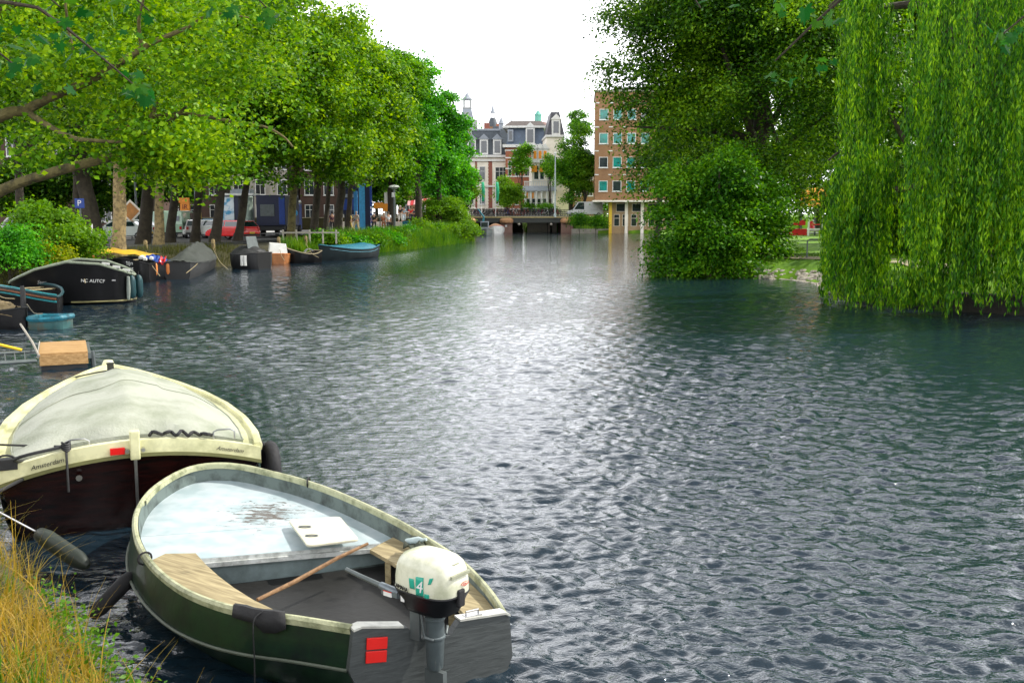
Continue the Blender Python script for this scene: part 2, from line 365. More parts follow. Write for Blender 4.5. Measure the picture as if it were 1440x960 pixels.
RPROF = lambda y: ([(0, -.6), (.05, .05), (.5, .25), (1.1, .5), (2.0, .75), (5, .9), (12, 1.1), (30, 1.5), (60, 1.6), (300, 1.6)] if y < 120 else
                   [(0, -.6), (.02, .38), (.5, .4), (1.2, .42), (2.5, .5), (4.5, .6), (12, .62), (30, .62), (60, .62), (300, .62)] if y < 156 else
                   [(0, -.6), (.1, .6), (.6, 1.5), (1.8, 2.2), (3.2, 2.45), (5, 2.45), (12, 2.45), (20, 2.45), (60, 2.45), (300, 2.45)])
def gz(x, y):
    e = lx(y) - x
    if e >= 0: return interp(LPROF(y), e)
    return interp(RPROF(y), x - rx(y))
def land(name, side, m):
    ys = []; y = -40.0
    while y < 600: ys.append(y); y += .25 if 2 < y < 10 else .6 if y < 60 else 1.5 if y < 165 else 25
    for extra_ in (119.99, 120.01, 155.99, 156.01, 166.5, 167.2): ys.append(extra_)
    ys.sort(); rows = []
    for y in ys:
        prof = (LPROF if side < 0 else RPROF)(y); sx = lx(y) if side < 0 else rx(y); r_ = []
        offs = [0, .05, .1, .35, .6, .9, 1.2, 1.8, 2.6, 3.6, 5, 8, 12, 20, 40, 80, 300]
        for e in offs:
            z = interp(prof, e); w_ = min(1, e / .6)
            z += (noise.noise(Vector((sx + e * side, y, 0)) * .9) * .16 + noise.noise(Vector((e, y, 3)) * 3) * .05) * w_ * (1 if e < 6 else 0.0)
            xx = sx + e * side + noise.noise(Vector((y * .7, e * .3, side))) * .22 * (1 if e < 4 and y < 120 else 0)
            r_.append((xx, y, z))
        rows.append(r_)
    b = MB(); b.grid(rows); o = b.build(name, m, smooth=True); o['kind'] = 'structure'; return o
def groundmat():
    m = mat('bank_ground', (.045, .040, .012), .95, scale=.8, dirt=(.016, .014, .007), bump=.6, bscale=6, detail=8); return m
land('ground', -1, groundmat())
land('ground', 1, mat('lawn_ground', (.14, .28, .010), .95, scale=.5, dirt=(.05, .13, .012), bump=.5, bscale=12))
def sheet(name, pts, m, th=0):
    b = MB(); b.add(pts, [tuple(range(len(pts)))]); o = b.build(name, m); o['kind'] = 'structure'; return o
# street on the left quay and the kerb along it
kr = []; edge = []
for i in range(60):
    y = 30 + i * 1.5; x0 = lx(y) - 4.6
    edge.append((x0, y))
b = MB(); b.grid([[(-90, y, 1.05), (x - .6, y, 1.05)] for x, y in edge]); o = b.build('street', M['asphalt']); o['kind'] = 'structure'
b = MB()
for (xa, ya), (xb, yb) in zip(edge, edge[1:]):
    b.add([(xa - .6, ya, .8), (xa, ya, .8), (xa, ya, 1.17), (xa - .6, ya, 1.17), (xb - .6, yb, .8), (xb, yb, .8), (xb, yb, 1.17), (xb - .6, yb, 1.17)], [(1, 5, 6, 2), (2, 6, 7, 3), (3, 7, 4, 0)])
o = b.build('kerb', M['dark']); o['kind'] = 'structure'
b = MB(); b.grid([[(-90, y, 1.054 + .0), (-26 + (y - 95) * .1, y, 1.054)] for y in (104, 107, 110)]); o = b.build('road_marking', M['white']); o['kind'] = 'structure'
# far ground level behind everything is the same sheet; park paths on the right
b = MB(); b.grid([[(rx(y) + 3.4, y, gz(rx(y) + 3.4, y) + .05), (rx(y) + 5.0, y, gz(rx(y) + 5.0, y) + .05)] for y in np.arange(35, 62, .8)]); o = b.build('path', mat('gravel_path', (.48, .40, .28), .95, bump=.3)); o['kind'] = 'structure'
b = MB(); b.grid([[(17 + (u - 20) * 0.0 + k, 88 + k * .2, gz(17 + k, 88) + .09 - .0), (17 + k, 90.5 + k * .2, gz(17 + k, 90) + .09)] for k in np.arange(6, 60, 2) for u in (0,)]); o = b.build('path', M['concrete']); o['kind'] = 'structure'

def wavefield(X, Y, dy):
    rng = np.random.default_rng(11); H = np.zeros_like(X); DX = np.zeros_like(X); DY = np.zeros_like(X)
    lam = np.exp(rng.uniform(np.log(.12), np.log(.8), 120))
    for l in lam:
        th = rng.normal(math.radians(78), math.radians(42)); k = 2 * np.pi / l; ph = rng.uniform(0, 6.283)
        a = .0074 * l * rng.uniform(.4, 1.4) * (1.3 if l < .3 else .85 if l < .5 else .42)
        f = np.clip((l / np.maximum(dy, 1e-4) - 2.2) / 2, 0, 1)
        if l < .2: a *= .9
        arg = k * (X * math.cos(th) + Y * math.sin(th)) + ph
        g = np.sin(arg); H += a * f * (g + .22 * np.cos(2 * arg) * -1); c = np.cos(arg) * a * f * .8; DX += c * math.cos(th); DY += c * math.sin(th)
    gust = .82 + .42 * (np.sin(X * .31 + Y * .12 + 1) * np.sin(Y * .19 - X * .11 + 2) + .3 * np.sin(X * .9 - Y * .5))
    return H * gust, DX * gust, DY * gust
nr, ncol = 1500, 620
k = np.linspace(0, 1, nr); Yr = 1.6 * (260 / 1.6) ** (k ** 1.0)
s_ = np.linspace(-1, 1, ncol); S = .62 * s_ + 1.6 * np.sign(s_) * np.abs(s_) ** 7 
Yg, Sg = np.meshgrid(Yr, S, indexing='ij'); Xg = Yg * Sg
Xg = np.clip(Xg, -60, 60)
dyl = np.gradient(Yr)[:, None] * np.ones_like(Sg)
H, DX, DY = wavefield(Xg, Yg, np.maximum(dyl, Yg * .0022))
fade = np.clip((90 - Yg) / 50, 0, 1)
V = np.stack([Xg - DX * fade * 1.0, Yg - DY * fade, H * fade], -1).reshape(-1, 3)
V = np.concatenate([V, [[-60, -20, -.02], [60, -20, -.02], [60, 1.6, -.02], [-60, 1.6, -.02]]])
ii, jj = np.meshgrid(np.arange(nr - 1), np.arange(ncol - 1), indexing='ij'); a = (ii * ncol + jj).ravel()
Fq = np.stack([a, a + 1, a + ncol + 1, a + ncol], 1); nb = nr * ncol; Fq = np.concatenate([Fq, [[nb, nb + 1, nb + 2, nb + 3]]])
wm = bpy.data.materials.new('water'); t, bs = nodes(wm)
bs.inputs['Base Color'].default_value = (.008, .021, .033, 1); bs.inputs['Roughness'].default_value = .04; bs.inputs['IOR'].default_value = 1.8
tcw = t.nodes.new('ShaderNodeTexCoord'); mw = t.nodes.new('ShaderNodeMapping'); mw.inputs['Scale'].default_value = (.55, 1.0, 1)
mw.inputs['Rotation'].default_value = (0, 0, .2)
n1 = t.nodes.new('ShaderNodeTexNoise'); n1.inputs['Scale'].default_value = 8.0; n1.inputs['Detail'].default_value = 4; n1.inputs['Roughness'].default_value = .6; n1.inputs['Distortion'].default_value = .3
bw = t.nodes.new('ShaderNodeBump'); bw.inputs['Strength'].default_value = 1.0; bw.inputs['Distance'].default_value = .024
t.links.new(tcw.outputs['Object'], mw.inputs[0]); t.links.new(mw.outputs[0], n1.inputs['Vector']); t.links.new(n1.outputs['Fac'], bw.inputs['Height'])
t.links.new(bw.outputs[0], bs.inputs['Normal'])
o = np_mesh('water', V, Fq, wm, smooth=True); o['kind'] = 'structure'
b = MB(); b.box(-70, 70, -25, 262, -1.2, -1.1); o = b.build('canal_bed', M['dark']); o['kind'] = 'structure'
# ------------------------------------------------------------------ foreground boats
def smooth_line(pts, n, closed=False):
    pts = [Vector(p) for p in pts]; out = []; k = len(pts)
    for i in range(k - 1):
        p0 = pts[max(i - 1, 0)]; p1 = pts[i]; p2 = pts[i + 1]; p3 = pts[min(i + 2, k - 1)]
        for j in range(n):
            t = j / n
            out.append(.5 * ((2 * p1) + (p2 - p0) * t + (2 * p0 - 5 * p1 + 4 * p2 - p3) * t * t + (3 * p1 - p0 - 3 * p2 + p3) * t ** 3))
    out.append(pts[-1]); return out
def resample(pts, n):
    L = [0]
    for a, b_ in zip(pts, pts[1:]): L.append(L[-1] + (b_ - a).length)
    out = []; j = 0
    for i in range(n):
        s = L[-1] * i / (n - 1)
        while j < len(L) - 2 and L[j + 1] < s: j += 1
        q = (s - L[j]) / max(1e-9, L[j + 1] - L[j]); out.append(pts[j].lerp(pts[j + 1], min(1, q)))
    return out

# ---- green dinghy
GL = [P(493, 884, .50), P(420, 872, .50), P(350, 862, .50), P(295, 848, .50), P(248, 826, .50), P(210, 793, .51), P(190, 757, .53), P(190, 722, .55), P(208, 693, .57), P(240, 670, .59), P(272, 657, .60)]
GR = [P(712, 864, .36), P(688, 828, .38), P(652, 791, .40), P(612, 764, .43), P(570, 738, .45), P(520, 713, .48), P(470, 691, .51), P(420, 674, .54), P(380, 664, .57), P(345, 656, .59), P(308, 653, .61)]
sl = smooth_line(GL + GR[::-1], 8); SN = 120
sheer = resample(sl, SN)
dc = sum(sheer, Vector()) / SN; st_mid = (sheer[0] + sheer[-1]) / 2; bow_pt = sheer[int(SN * .5)]
AX = (Vector((-.60, .80, 0))).normalized(); SIDE = Vector((AX.y, -AX.x, 0))      # towards the bow; starboard
D = empty('dinghy', (dc.x, dc.y, 0), 'green open dinghy with peeling pale blue foredeck, nearest boat at the bank', 'boat')
org = (dc.x, dc.y, 0)
axc = [None] * SN
def shrink(p, k, z):           # move a sheer point towards the boat's long axis
    rel = Vector((p.x - st_mid.x, p.y - st_mid.y, 0)); s = rel.dot(AX); lat = rel.dot(SIDE)
    Lb = (bow_pt - st_mid).dot(AX); s2 = s * (1 - .10 * (1 - k)) if s > Lb * .5 else s
    q = Vector((st_mid.x, st_mid.y, 0)) + AX * (s2 if k > .9 else s * (.90 + .1 * k)) + SIDE * lat * k
    return Vector((q.x, q.y, z))
rows = [[p + Vector((0, 0, 0)) for p in sheer],
        [shrink(p, 1.03, p.z - .12) for p in sheer], [shrink(p, 1.045, p.z - .25) for p in sheer], [shrink(p, 1.03, p.z - .265) for p in sheer],
        [shrink(p, .93, .08) for p in sheer], [shrink(p, .72, -.10) for p in sheer], [shrink(p, .3, -.16) for p in sheer], [shrink(p, .0, -.17) for p in sheer]]
M['green_hull'] = mat('dark_green_hull', (.007, .026, .010), .4, var=.4, scale=2.5, dirt=(.006, .009, .010), bump=.15, bscale=5, coat=.2)
b = MB(); b.grid(rows)
inner = [[shrink(p, .965, p.z) for p in sheer], [shrink(p, .95, p.z - .2) for p in sheer], [shrink(p, .88, .12) for p in sheer], [shrink(p, 0, .10) for p in sheer]]
b.build('hull', M['green_hull'], D, smooth=True, org=org)
M['in_green'] = mat('inner_grey_green_paint', (.10, .13, .12), .6, var=.4, scale=5, dirt=(.035, .045, .04))
b = MB(); b.grid(inner); b.build('inner_hull', M['in_green'], D, smooth=True, org=org)
M['rail'] = mat('olive_cream_rail', (.38, .39, .24), .6, scale=7, dirt=(.16, .18, .09), bump=.3)
b = MB(); prof = [(-.030, .012), (-.030, -.030), (.028, -.032), (.034, .006), (.012, .024), (-.014, .024)]
rr = []
for i, p in enumerate(sheer):
    tg = (sheer[min(i + 1, SN - 1)] - sheer[max(i - 1, 0)]).normalized(); nn = Vector((tg.y, -tg.x, 0)).normalized()
    if nn.dot(p - dc) < 0: nn = -nn
    rr.append([p + nn * (a * .68 - .012) + Vector((0, 0, c)) for a, c in prof])
b.grid(rr, close=True); b.add(rr[0], [tuple(range(6))]); b.add(rr[-1], [tuple(range(6))])
# wide inner part of the rail at the bow
b.grid([[shrink(p, 1.0, p.z + .008) for p in sheer[46:74]], [shrink(p, .955, p.z + .008) - AX * .02 for p in sheer[46:74]], [shrink(p, .955, p.z - .03) - AX * .02 for p in sheer[46:74]]])
b.build('gunwale', M['rail'], D, smooth=True, org=org)
# chine strip
b = MB(); b.tube([shrink(p, 1.055, p.z - .257) for p in sheer], .011, 6); b.build('rubbing_strake', mat('worn_strake', (.10, .12, .09), .6), D, smooth=True, org=org)
# transom: a thick board with a cut-out for the motor
TL, TR = Vector(sheer[0]), Vector(sheer[-1]); tx = (TR - TL); txn = Vector((tx.x, tx.y, 0)).normalized(); tw = Vector((tx.x, tx.y, 0)).length; tn = Vector((txn.y, -txn.x, 0))  # aft
def TP(a, z, out=0):       # a: 0..1 along the transom, z measured below the line between the corners
    return TL.lerp(TR, a) + Vector((0, 0, z)) + tn * out
topz = [(0, 0), (.04, .015), (.33, -.01), (.40, -.085), (.60, -.085), (.66, .0), (.97, .02), (1, 0)]
low = [(1.02, -.27), (.93, -.50), (.70, -.62), (.30, -.64), (.07, -.50), (-.03, -.25)]
for (nm, o0, o1, mm) in (('transom', .045, -.015, 'transom_m'),):
    M['transom_m'] = woodmat('grey_green_transom', (.045, .052, .052), (.078, .088, .088), .6, (3, 3, 20))
    poly = topz + low; fr = [TP(a, z, o0) for a, z in poly]; bk = [TP(a, z, o1) for a, z in poly]; n = len(poly)
    b = MB(); b.add(fr + bk, [tuple(range(n)), tuple(range(2 * n - 1, n - 1, -1))] + [(i, i + n, (i + 1) % n + n, (i + 1) % n) for i in range(n)])
    b.build(nm, M[mm], D, org=org)
M['cap'] = mat('white_metal_cap', (.62, .62, .56), .4, var=.25, scale=9, metal=.2)
for seg in ([(0.0, 0), (.05, .018), (.30, -.004)], [(.66, .004), (.97, .024), (1.0, .008)]):
    b = MB()
    for (a, z), (a2, z2) in zip(seg, seg[1:]):
        q = [TP(a, z + .001, .056), TP(a2, z2 + .001, .056), TP(a2, z2 + .001, -.03), TP(a, z + .001, -.03)]
        q2 = [v + Vector((0, 0, .014)) for v in q]; q3 = [TP(a, z - .022, .056), TP(a2, z2 - .022, .056)]
        b.add(q + q2, [(0, 1, 2, 3), (4, 7, 6, 5), (0, 4, 5, 1), (1, 5, 6, 2), (2, 6, 7, 3), (3, 7, 4, 0)])
    b.build('transom_cap', M['cap'], D, org=org)
b = MB(); b.box(-.06, .06, -.03, .03, 0, .012); b.tube([(-.045, 0, .01), (-.045, 0, .035), (.045, 0, .035), (.045, 0, .01)], .007, 6)
ro = b.build('cleat', M['steel'], D, smooth=True); ro.location = TP(.76, .02, .01) - Vector(org); ro.rotation_euler = (0, 0, math.atan2(txn.y, txn.x))
for k_ in (0, 1):
    b = MB(); z0 = -.045 - k_ * .085; a0 = .075 - .006 * k_
    q = [TP(a0, z0, .048), TP(a0 + .125, z0 - .003, .048), TP(a0 + .12, z0 - .078, .048), TP(a0 - .004, z0 - .075, .048)]; q2 = [v + tn * .012 for v in q]
    b.add(q + q2, [(0, 3, 2, 1), (4, 5, 6, 7), (0, 1, 5, 4), (1, 2, 6, 5), (2, 3, 7, 6), (3, 0, 4, 7)])
    mm = mat('red_reflector', (.80, .015, .01), .35, var=.08); b.build('reflector', mm, D, org=org, bevel=.003)
# floor, bulkhead, foredeck
FL = P(222, 782, .42); FR = P(516, 757, .40)
rim = [shrink(p, .955, p.z - .15) for p in sheer]
i0 = min(range(SN), key=lambda i: (Vector((rim[i].x, rim[i].y, 0)) - Vector((FL.x, FL.y, 0))).length if i < SN / 2 else 9)
i1 = min(range(SN), key=lambda i: (Vector((rim[i].x, rim[i].y, 0)) - Vector((P(548, 752, .38).x, P(548, 752, .38).y, 0))).length if i > SN / 2 else 9)
# pale blue painted planks, flaking to bare wood in places
dm = bpy.data.materials.new('flaking_pale_blue_paint'); t, bs = nodes(dm); bs.inputs['Roughness'].default_value = .5
c_ = t.nodes.new('ShaderNodeTexCoord'); mp2 = t.nodes.new('ShaderNodeMapping'); mp2.inputs['Rotation'].default_value = (0, 0, -.05); mp2.inputs['Scale'].default_value = (1.3, 5.5, 1)
nA = t.nodes.new('ShaderNodeTexNoise'); nA.inputs['Scale'].default_value = 5; nA.inputs['Detail'].default_value = 8; nA.inputs['Roughness'].default_value = .7; nA.inputs['Distortion'].default_value = 1.2
nB = t.nodes.new('ShaderNodeTexNoise'); nB.inputs['Scale'].default_value = 5.0; nB.inputs['Detail'].default_value = 2
t.links.new(c_.outputs['Object'], mp2.inputs[0]); t.links.new(mp2.outputs[0], nA.inputs['Vector'])
# flakes concentrate in one worn patch of the deck
pc = Vector(P(372, 712, .45)) - Vector(org); vm = t.nodes.new('ShaderNodeVectorMath'); vm.operation = 'DISTANCE'; vm.inputs[1].default_value = pc
mpB = t.nodes.new('ShaderNodeMapping'); mpB.vector_type = 'POINT'
t.links.new(c_.outputs['Object'], vm.inputs[0])
mr = t.nodes.new('ShaderNodeMapRange'); mr.inputs[1].default_value = .12; mr.inputs[2].default_value = .62; mr.inputs[3].default_value = .28; mr.inputs[4].default_value = .02
t.links.new(vm.outputs['Value'], mr.inputs[0])
t.links.new(c_.outputs['Object'], nB.inputs['Vector'])
ad = t.nodes.new('ShaderNodeMath'); ad.operation = 'MULTIPLY'; t.links.new(mr.outputs[0], ad.inputs[0]); ad.inputs[1].default_value = 1
a2 = t.nodes.new('ShaderNodeMath'); a2.operation = 'ADD'; t.links.new(nA.outputs['Fac'], a2.inputs[0]); t.links.new(ad.outputs[0], a2.inputs[1])
rF = t.nodes.new('ShaderNodeValToRGB'); rF.color_ramp.elements[0].position = .735; rF.color_ramp.elements[0].color = (0, 0, 0, 1); rF.color_ramp.elements[1].position = .755
t.links.new(a2.outputs[0], rF.inputs[0])
rP = t.nodes.new('ShaderNodeValToRGB'); rP.color_ramp.elements[0].position = .35; rP.color_ramp.elements[0].color = (.34, .43, .45, 1); rP.color_ramp.elements[1].position = .6; rP.color_ramp.elements[1].color = (.46, .53, .55, 1)
t.links.new(nB.outputs['Fac'], rP.inputs[0])
mF = t.nodes.new('ShaderNodeMix'); mF.data_type = 'RGBA'; mF.inputs['B'].default_value = (.10, .085, .07, 1)
t.links.new(rF.outputs[0], mF.inputs['Factor']); t.links.new(rP.outputs[0], mF.inputs['A']); t.links.new(mF.outputs['Result'], bs.inputs['Base Color'])
bp = t.nodes.new('ShaderNodeBump'); bp.invert = True; bp.inputs['Strength'].default_value = .4; bp.inputs['Distance'].default_value = .006
t.links.new(rF.outputs[0], bp.inputs['Height']); t.links.new(bp.outputs[0], bs.inputs['Normal'])
ar = rim[i0:i1 + 1]; mid_a, mid_b = ar[0], ar[-1]
def deck_point(p): return p
# split the deck in two planks by a line parallel to its aft edge
ed = (mid_b - mid_a); edn = Vector((ed.x, ed.y, 0)).normalized(); en = Vector((-edn.y, edn.x, 0))
if en.dot(AX) < 0: en = -en
def dist(p): return Vector((p.x - mid_a.x, p.y - mid_a.y, 0)).dot(en)
cut = .62
near = [p for p in ar if dist(p) <= cut]; far = [p for p in ar if dist(p) > cut]
nl = [p for p in ar[:len(ar) // 2] if dist(p) <= cut]; nr_ = [p for p in ar[len(ar) // 2:] if dist(p) <= cut]
hatch_z = 0
b = MB()
def slab(b, pts, th):
    n = len(pts); b.add([p for p in pts] + [p - Vector((0, 0, th)) for p in pts], [tuple(range(n)), tuple(range(2 * n - 1, n - 1, -1))] + [(i, i + n, (i + 1) % n + n, (i + 1) % n) for i in range(n)])
slab(b, nl + nr_, .025)
fpts = [p + en * .006 for p in [nl[-1]] + far + [nr_[0]]]; slab(b, fpts, .025)
b.build('foredeck', dm, D, org=org)
b = MB(); e0, e1 = mid_a - en * .0, mid_b
for (o_, z_, h_) in ((.006, -.004, .028), (.03, -.034, .035)):
    q = [e0 - en * o_, e1 - en * o_, e1 + en * .03, e0 + en * .03]; q = [v + Vector((0, 0, z_)) for v in q]
    slab(b, q, h_)
b.build('deck_edge_board', mat('worn_white_board', (.50, .52, .50), .6, scale=9, dirt=(.24, .25, .23)), D, org=org)
b = MB(); e0b, e1b = e0 + en * .05, e1 + en * .05
b.add([e0b + Vector((0, 0, -.03)), e1b + Vector((0, 0, -.03)), Vector((e1b.x, e1b.y, -.02)), Vector((e0b.x, e0b.y, -.02))], [(0, 1, 2, 3)])
b.build('bulkhead', mat('blue_grey_bulkhead', (.17, .22, .22), .55, var=.35, scale=2.5, dirt=(.10, .13, .13)), D, org=org, solid=.02)
fr_ = [shrink(p, .90, .125) for p in sheer]; b = MB(); b.add(fr_[:i0 + 1] + fr_[i1:], [tuple(range(i0 + 1 + SN - i1))]); b.build('floor', mat('dark_floor', (.010, .010, .009), .6, var=.5, scale=3, bump=.2), D, org=org)
M['plank'] = woodmat('weathered_plank', (.20, .155, .075), (.46, .38, .21), .75, (1.2, 14, 14), rot=-.58)
def bench(pts, zt, th=.03):
    b = MB(); slab(b, [Vector((p.x, p.y, zt)) for p in pts], th); return b
bL = [P(228, 779, .38), P(262, 779, .38), P(425, 866, .38), P(470, 886, .38), P(400, 870, .38), P(330, 850, .38), P(270, 822, .38)]
bL2 = [shrink(sheer[i], .955, .38) for i in range(i0 + 3, 0, -4)] + [shrink(sheer[i], .955 - .33, .38) for i in range(1, i0 + 4, 4)]
bR2 = [shrink(sheer[i], .955, .36 - .02) for i in range(i1 - 1, SN - 1, 4)] + [shrink(sheer[i], .955 - .36, .36 - .02) for i in range(SN - 2, i1 - 2, -4)]
bench(bL2, .375).build('side_bench', M['plank'], D, org=org); bench(bR2, .32).build('side_bench', M['plank'], D, org=org)
for (q_, h_) in ((shrink(sheer[i1 + 4], .60, 0), .30), (shrink(sheer[min(SN - 3, i1 + 18)], .60, 0), .30)):
    b = MB(); b.box(q_.x - .022, q_.x + .022, q_.y - .022, q_.y + .022, .10, h_); b.build('bench_post', M['plank'], D, org=org)
# hatch panel lying on the deck
hz = lambda u, v: P(u, v, .445)
hp = [hz(405, 727), hz(478, 722), hz(505, 754), hz(432, 763)]
def rounded(ps, r=.05, n=4):
    out = []; k = len(ps)
    for i in range(k):
        a, c, d = ps[i - 1], ps[i], ps[(i + 1) % k]; p1 = c + (a - c).normalized() * r; p2 = c + (d - c).normalized() * r
        for j in range(n + 1): t_ = j / n; out.append(p1 * (1 - t_) ** 2 + c * 2 * t_ * (1 - t_) + p2 * t_ ** 2)
    return out
zd = sum(p.z for p in ar) / len(ar)
hp = [Vector((p.x, p.y, zd + .03)) for p in hp]
HP = empty('hatch_panel', (hp[0].x, hp[0].y, zd), 'cream rectangular panel with rounded corners lying on the pale blue foredeck', 'panel')
b = MB(); slab(b, rounded(hp), .022); b.build('panel', mat('cream_panel', (.62, .60, .46), .4, var=.12), HP, org=(hp[0].x, hp[0].y, zd), bevel=.006)
for f_ in (.28, .72):
    cpt = hp[0].lerp(hp[3], f_ * .8 + .12).lerp(hp[1].lerp(hp[2], f_ * .8 + .12), .2); b = MB()
    b.tube([cpt + Vector((math.cos(a) * .05, math.sin(a) * .02, .004)) for a in np.linspace(0, 6.283, 17)], .0045, 5); b.build('finger_grip', M['grey'], HP, org=(hp[0].x, hp[0].y, zd))
# pole lying across the open part
b = MB(); pa, pb_ = P(517, 764, .47), P(362, 843, .36); b.tube([pa, pa.lerp(pb_, .3) + Vector((.0, 0, .008)), pa.lerp(pb_, .7) - Vector((0, 0, .006)), pb_], [.012, .015, .016, .014], 8, jit=.1, rnd=R)
o = b.build('wooden_pole', woodmat('brown_pole', (.14, .07, .03), (.32, .19, .09)), smooth=True, org=None); tagm(o, 'thin brown wooden pole lying across the open dinghy', 'pole')
# black cloth lashing over the left rail and a dangling line
def rope(name, pts, r, m, label, cat, sag=0, group=None):
    q = smooth_line(pts, 6); b = MB(); b.tube(q, r, 6); o = b.build(name, m, smooth=True); tagm(o, label, cat, group); return o
b = MB()
iL = [i for i in range(SN // 2) if 302 < 720 + 1400 * sheer[i].x / sheer[i].y < 392]
ps = [sheer[i] for i in iL]
b = MB()
for off, up, w_ in ((0, .030, 0),):
    rws = []
    for j, p in enumerate(ps):
        q = j / max(1, len(ps) - 1); wob = .02 * math.sin(q * 9) + .012 * math.sin(q * 23); inn = (dc - p); inn.z = 0; inn.normalize(); hd = .03 + .05 * math.sin(q * 3.14) + wob
        rws.append([p - inn * .045 + Vector((0, 0, -hd * (1 if q < .55 else .2) - .02)), p - inn * .04 + Vector((0, 0, .0 + wob * .3)), p + Vector((0, 0, .035 + wob * .4)), p + inn * (.05 + wob) + Vector((0, 0, .025)), p + inn * (.10 + wob * 2) + Vector((0, 0, .0))])
    b.grid(rws)
o = b.build('black_cloth', M['black_matt'], smooth=True, solid=.006); tagm(o, 'crumpled black cloth tied over the left gunwale of the green dinghy', 'cloth')
g_ = sheer[min(range(SN // 2), key=lambda i: abs(720 + 1400 * sheer[i].x / sheer[i].y - 362))]
rope('mooring_line', [g_ + Vector((0, 0, .03)), g_ + Vector((-.05, -.05, -.02)), g_ + Vector((-.05, -.06, -.25)), g_ + Vector((-.05, -.08, -.52))], .005, M['dark'], 'thin dark line hanging down the green side of the dinghy', 'rope')
for k_, i_ in enumerate((int(SN * .24), int(SN * .64))):
    p = sheer[i_]; inn = (dc - p); inn.z = 0; inn.normalize(); b = MB()
    b.tube([p + inn * .05 * math.cos(a) + Vector((0, 0, .045 * math.sin(a))) for a in np.linspace(0, 6.283, 14)], .008, 6); b.build('rope_loop', M['black_matt'], D, smooth=True, org=org)
# bottle/rags on the right bench
b = MB(); q = P(572, 762, .42); b.lathe([(.0, 0), (.03, 0), (.032, .12), (.012, .16), (.012, .19), (0, .19)], 10, (0, 0, 0), mx=Matrix.Translation(q) @ Matrix.Rotation(1.3, 4, Vector((.5, 1, 0)))); o = b.build('plastic_bottle', mat('clear_plastic', (.45, .55, .55), .15), smooth=True); tagm(o, 'pale plastic bottle lying on the right bench of the dinghy', 'bottle')
b = MB(); q = P(583, 770, .40)
b.grid([[q + Vector((i * .04 - .08, j * .05 - .1, .03 * math.sin(i * 2 + j) + .03)) for i in range(5)] for j in range(6)]); o = b.build('rag', mat('dark_rag', (.05, .06, .04), .9), smooth=True, solid=.01); tagm(o, 'dark green rag beside the white outboard motor', 'rag')

# ---- outboard motor
mp_c = TL.lerp(TR, .50); MZ = mp_c.z - .085
mdir = Vector((-.80, .60, 0)).normalized()            # forward of the motor
msid = Vector((mdir.y, -mdir.x, 0))                       # its starboard side
mbase = mp_c + tn * .13 - txn * .06; mbase.z = MZ
E = empty('outboard_motor', (mbase.x, mbase.y, 0), 'cream and black outboard motor with a green 4, clamped on the dinghy transom', 'outboard motor'); eorg = (mbase.x, mbase.y, 0)
MX = Matrix((mdir, -msid, Vector((0, 0, 1)))).transposed().to_4x4(); MX.translation = (0, 0, 0)
E.matrix_world = Matrix.Translation(Vector(eorg)) @ MX
def sup(a, n): c, s = math.cos(a), math.sin(a); return (math.copysign(abs(c) ** (2 / n), c), math.copysign(abs(s) ** (2 / n), s))
def superloft(b, secs, n=40, e=3.2):     # secs: z, half length, half width, centre x
    rows = []
    for z, hl, hw, cx, *ee in secs:
        ex = ee[0] if ee else e
        rows.append([Vector((cx + hl * sup(2 * math.pi * j / n, ex)[0], hw * sup(2 * math.pi * j / n, ex)[1], z)) for j in range(n)])
    b.grid(rows, close=True); b.add(rows[0], [tuple(range(n))]); b.add(rows[-1], [tuple(range(n))])
MT = .705   # bottom of the cream cowl
M['cowl'] = mat('cream_white_cowl', (.66, .66, .52), .35, var=.14, scale=5, coat=.3, dirt=(.44, .46, .30))
b = MB(); superloft(b, [(MT, .225, .155, 0), (MT + .015, .230, .160, 0), (MT + .08, .228, .158, 0), (MT + .15, .218, .150, 0), (MT + .19, .200, .138, .0), (MT + .215, .175, .118, .005), (MT + .232, .13, .09, .01), (MT + .238, .07, .05, .01)])
b.build('cowl', M['cowl'], E, smooth=True)
b = MB(); superloft(b, [(MT - .14, .12, .09, .01), (MT - .125, .17, .12, 0), (MT - .09, .19, .135, 0), (MT - .03, .215, .150, 0), (MT - .006, .228, .158, 0), (MT + .004, .234, .164, 0), (MT + .012, .231, .161, 0)]); b.build('lower_cowl', M['black'], E, smooth=True)
b = MB(); b.box(-.245, -.215, -.03, .03, MT - .06, MT + .05); b.build('cowl_latch', M['black_matt'], E, bevel=.01)
b = MB(); b.box(-.20, -.06, -.03, .03, MT + .195, MT + .2); b.box(-.237, -.222, -.085, .085, MT + .128, MT + .150); b.build('air_intake', mat('cowl_slot', (.30, .31, .22), .5), E, bevel=.004)
b = MB(); b.lathe([(.035, MT - .52), (.052, MT - .50), (.062, MT - .28), (.058, MT - .12), (.075, MT - .10)], 20, (-.02, 0, 0)); b.lathe([(.064, MT - .315), (.068, MT - .31), (.068, MT - .295), (.064, MT - .29)], 20, (-.02, 0, 0)); b.lathe([(.062, MT - .19), (.067, MT - .185), (.067, MT - .17), (.062, MT - .165)], 20, (-.02, 0, 0)); b.build('drive_shaft_housing', mat('grey_housing', (.10, .125, .13), .35, metal=.2, coat=.3), E, smooth=True)
b = MB(); b.box(-.10, .05, -.018, .018, MT - .98, MT - .52); b.tube([(-.10, 0, MT - .93), (.09, 0, MT - .93)], [.045, .02], 12); b.box(-.19, .02, -.08, .08, MT - .80, MT - .79)
b.build('gearcase', M['grey'], E, smooth=True)
b = MB(); b.box(.04, .12, -.075, -.055, MT - .33, MT - .06); b.box(.04, .12, .055, .075, MT - .33, MT - .06); b.box(.0, .15, -.05, .05, MT - .13, MT - .10)
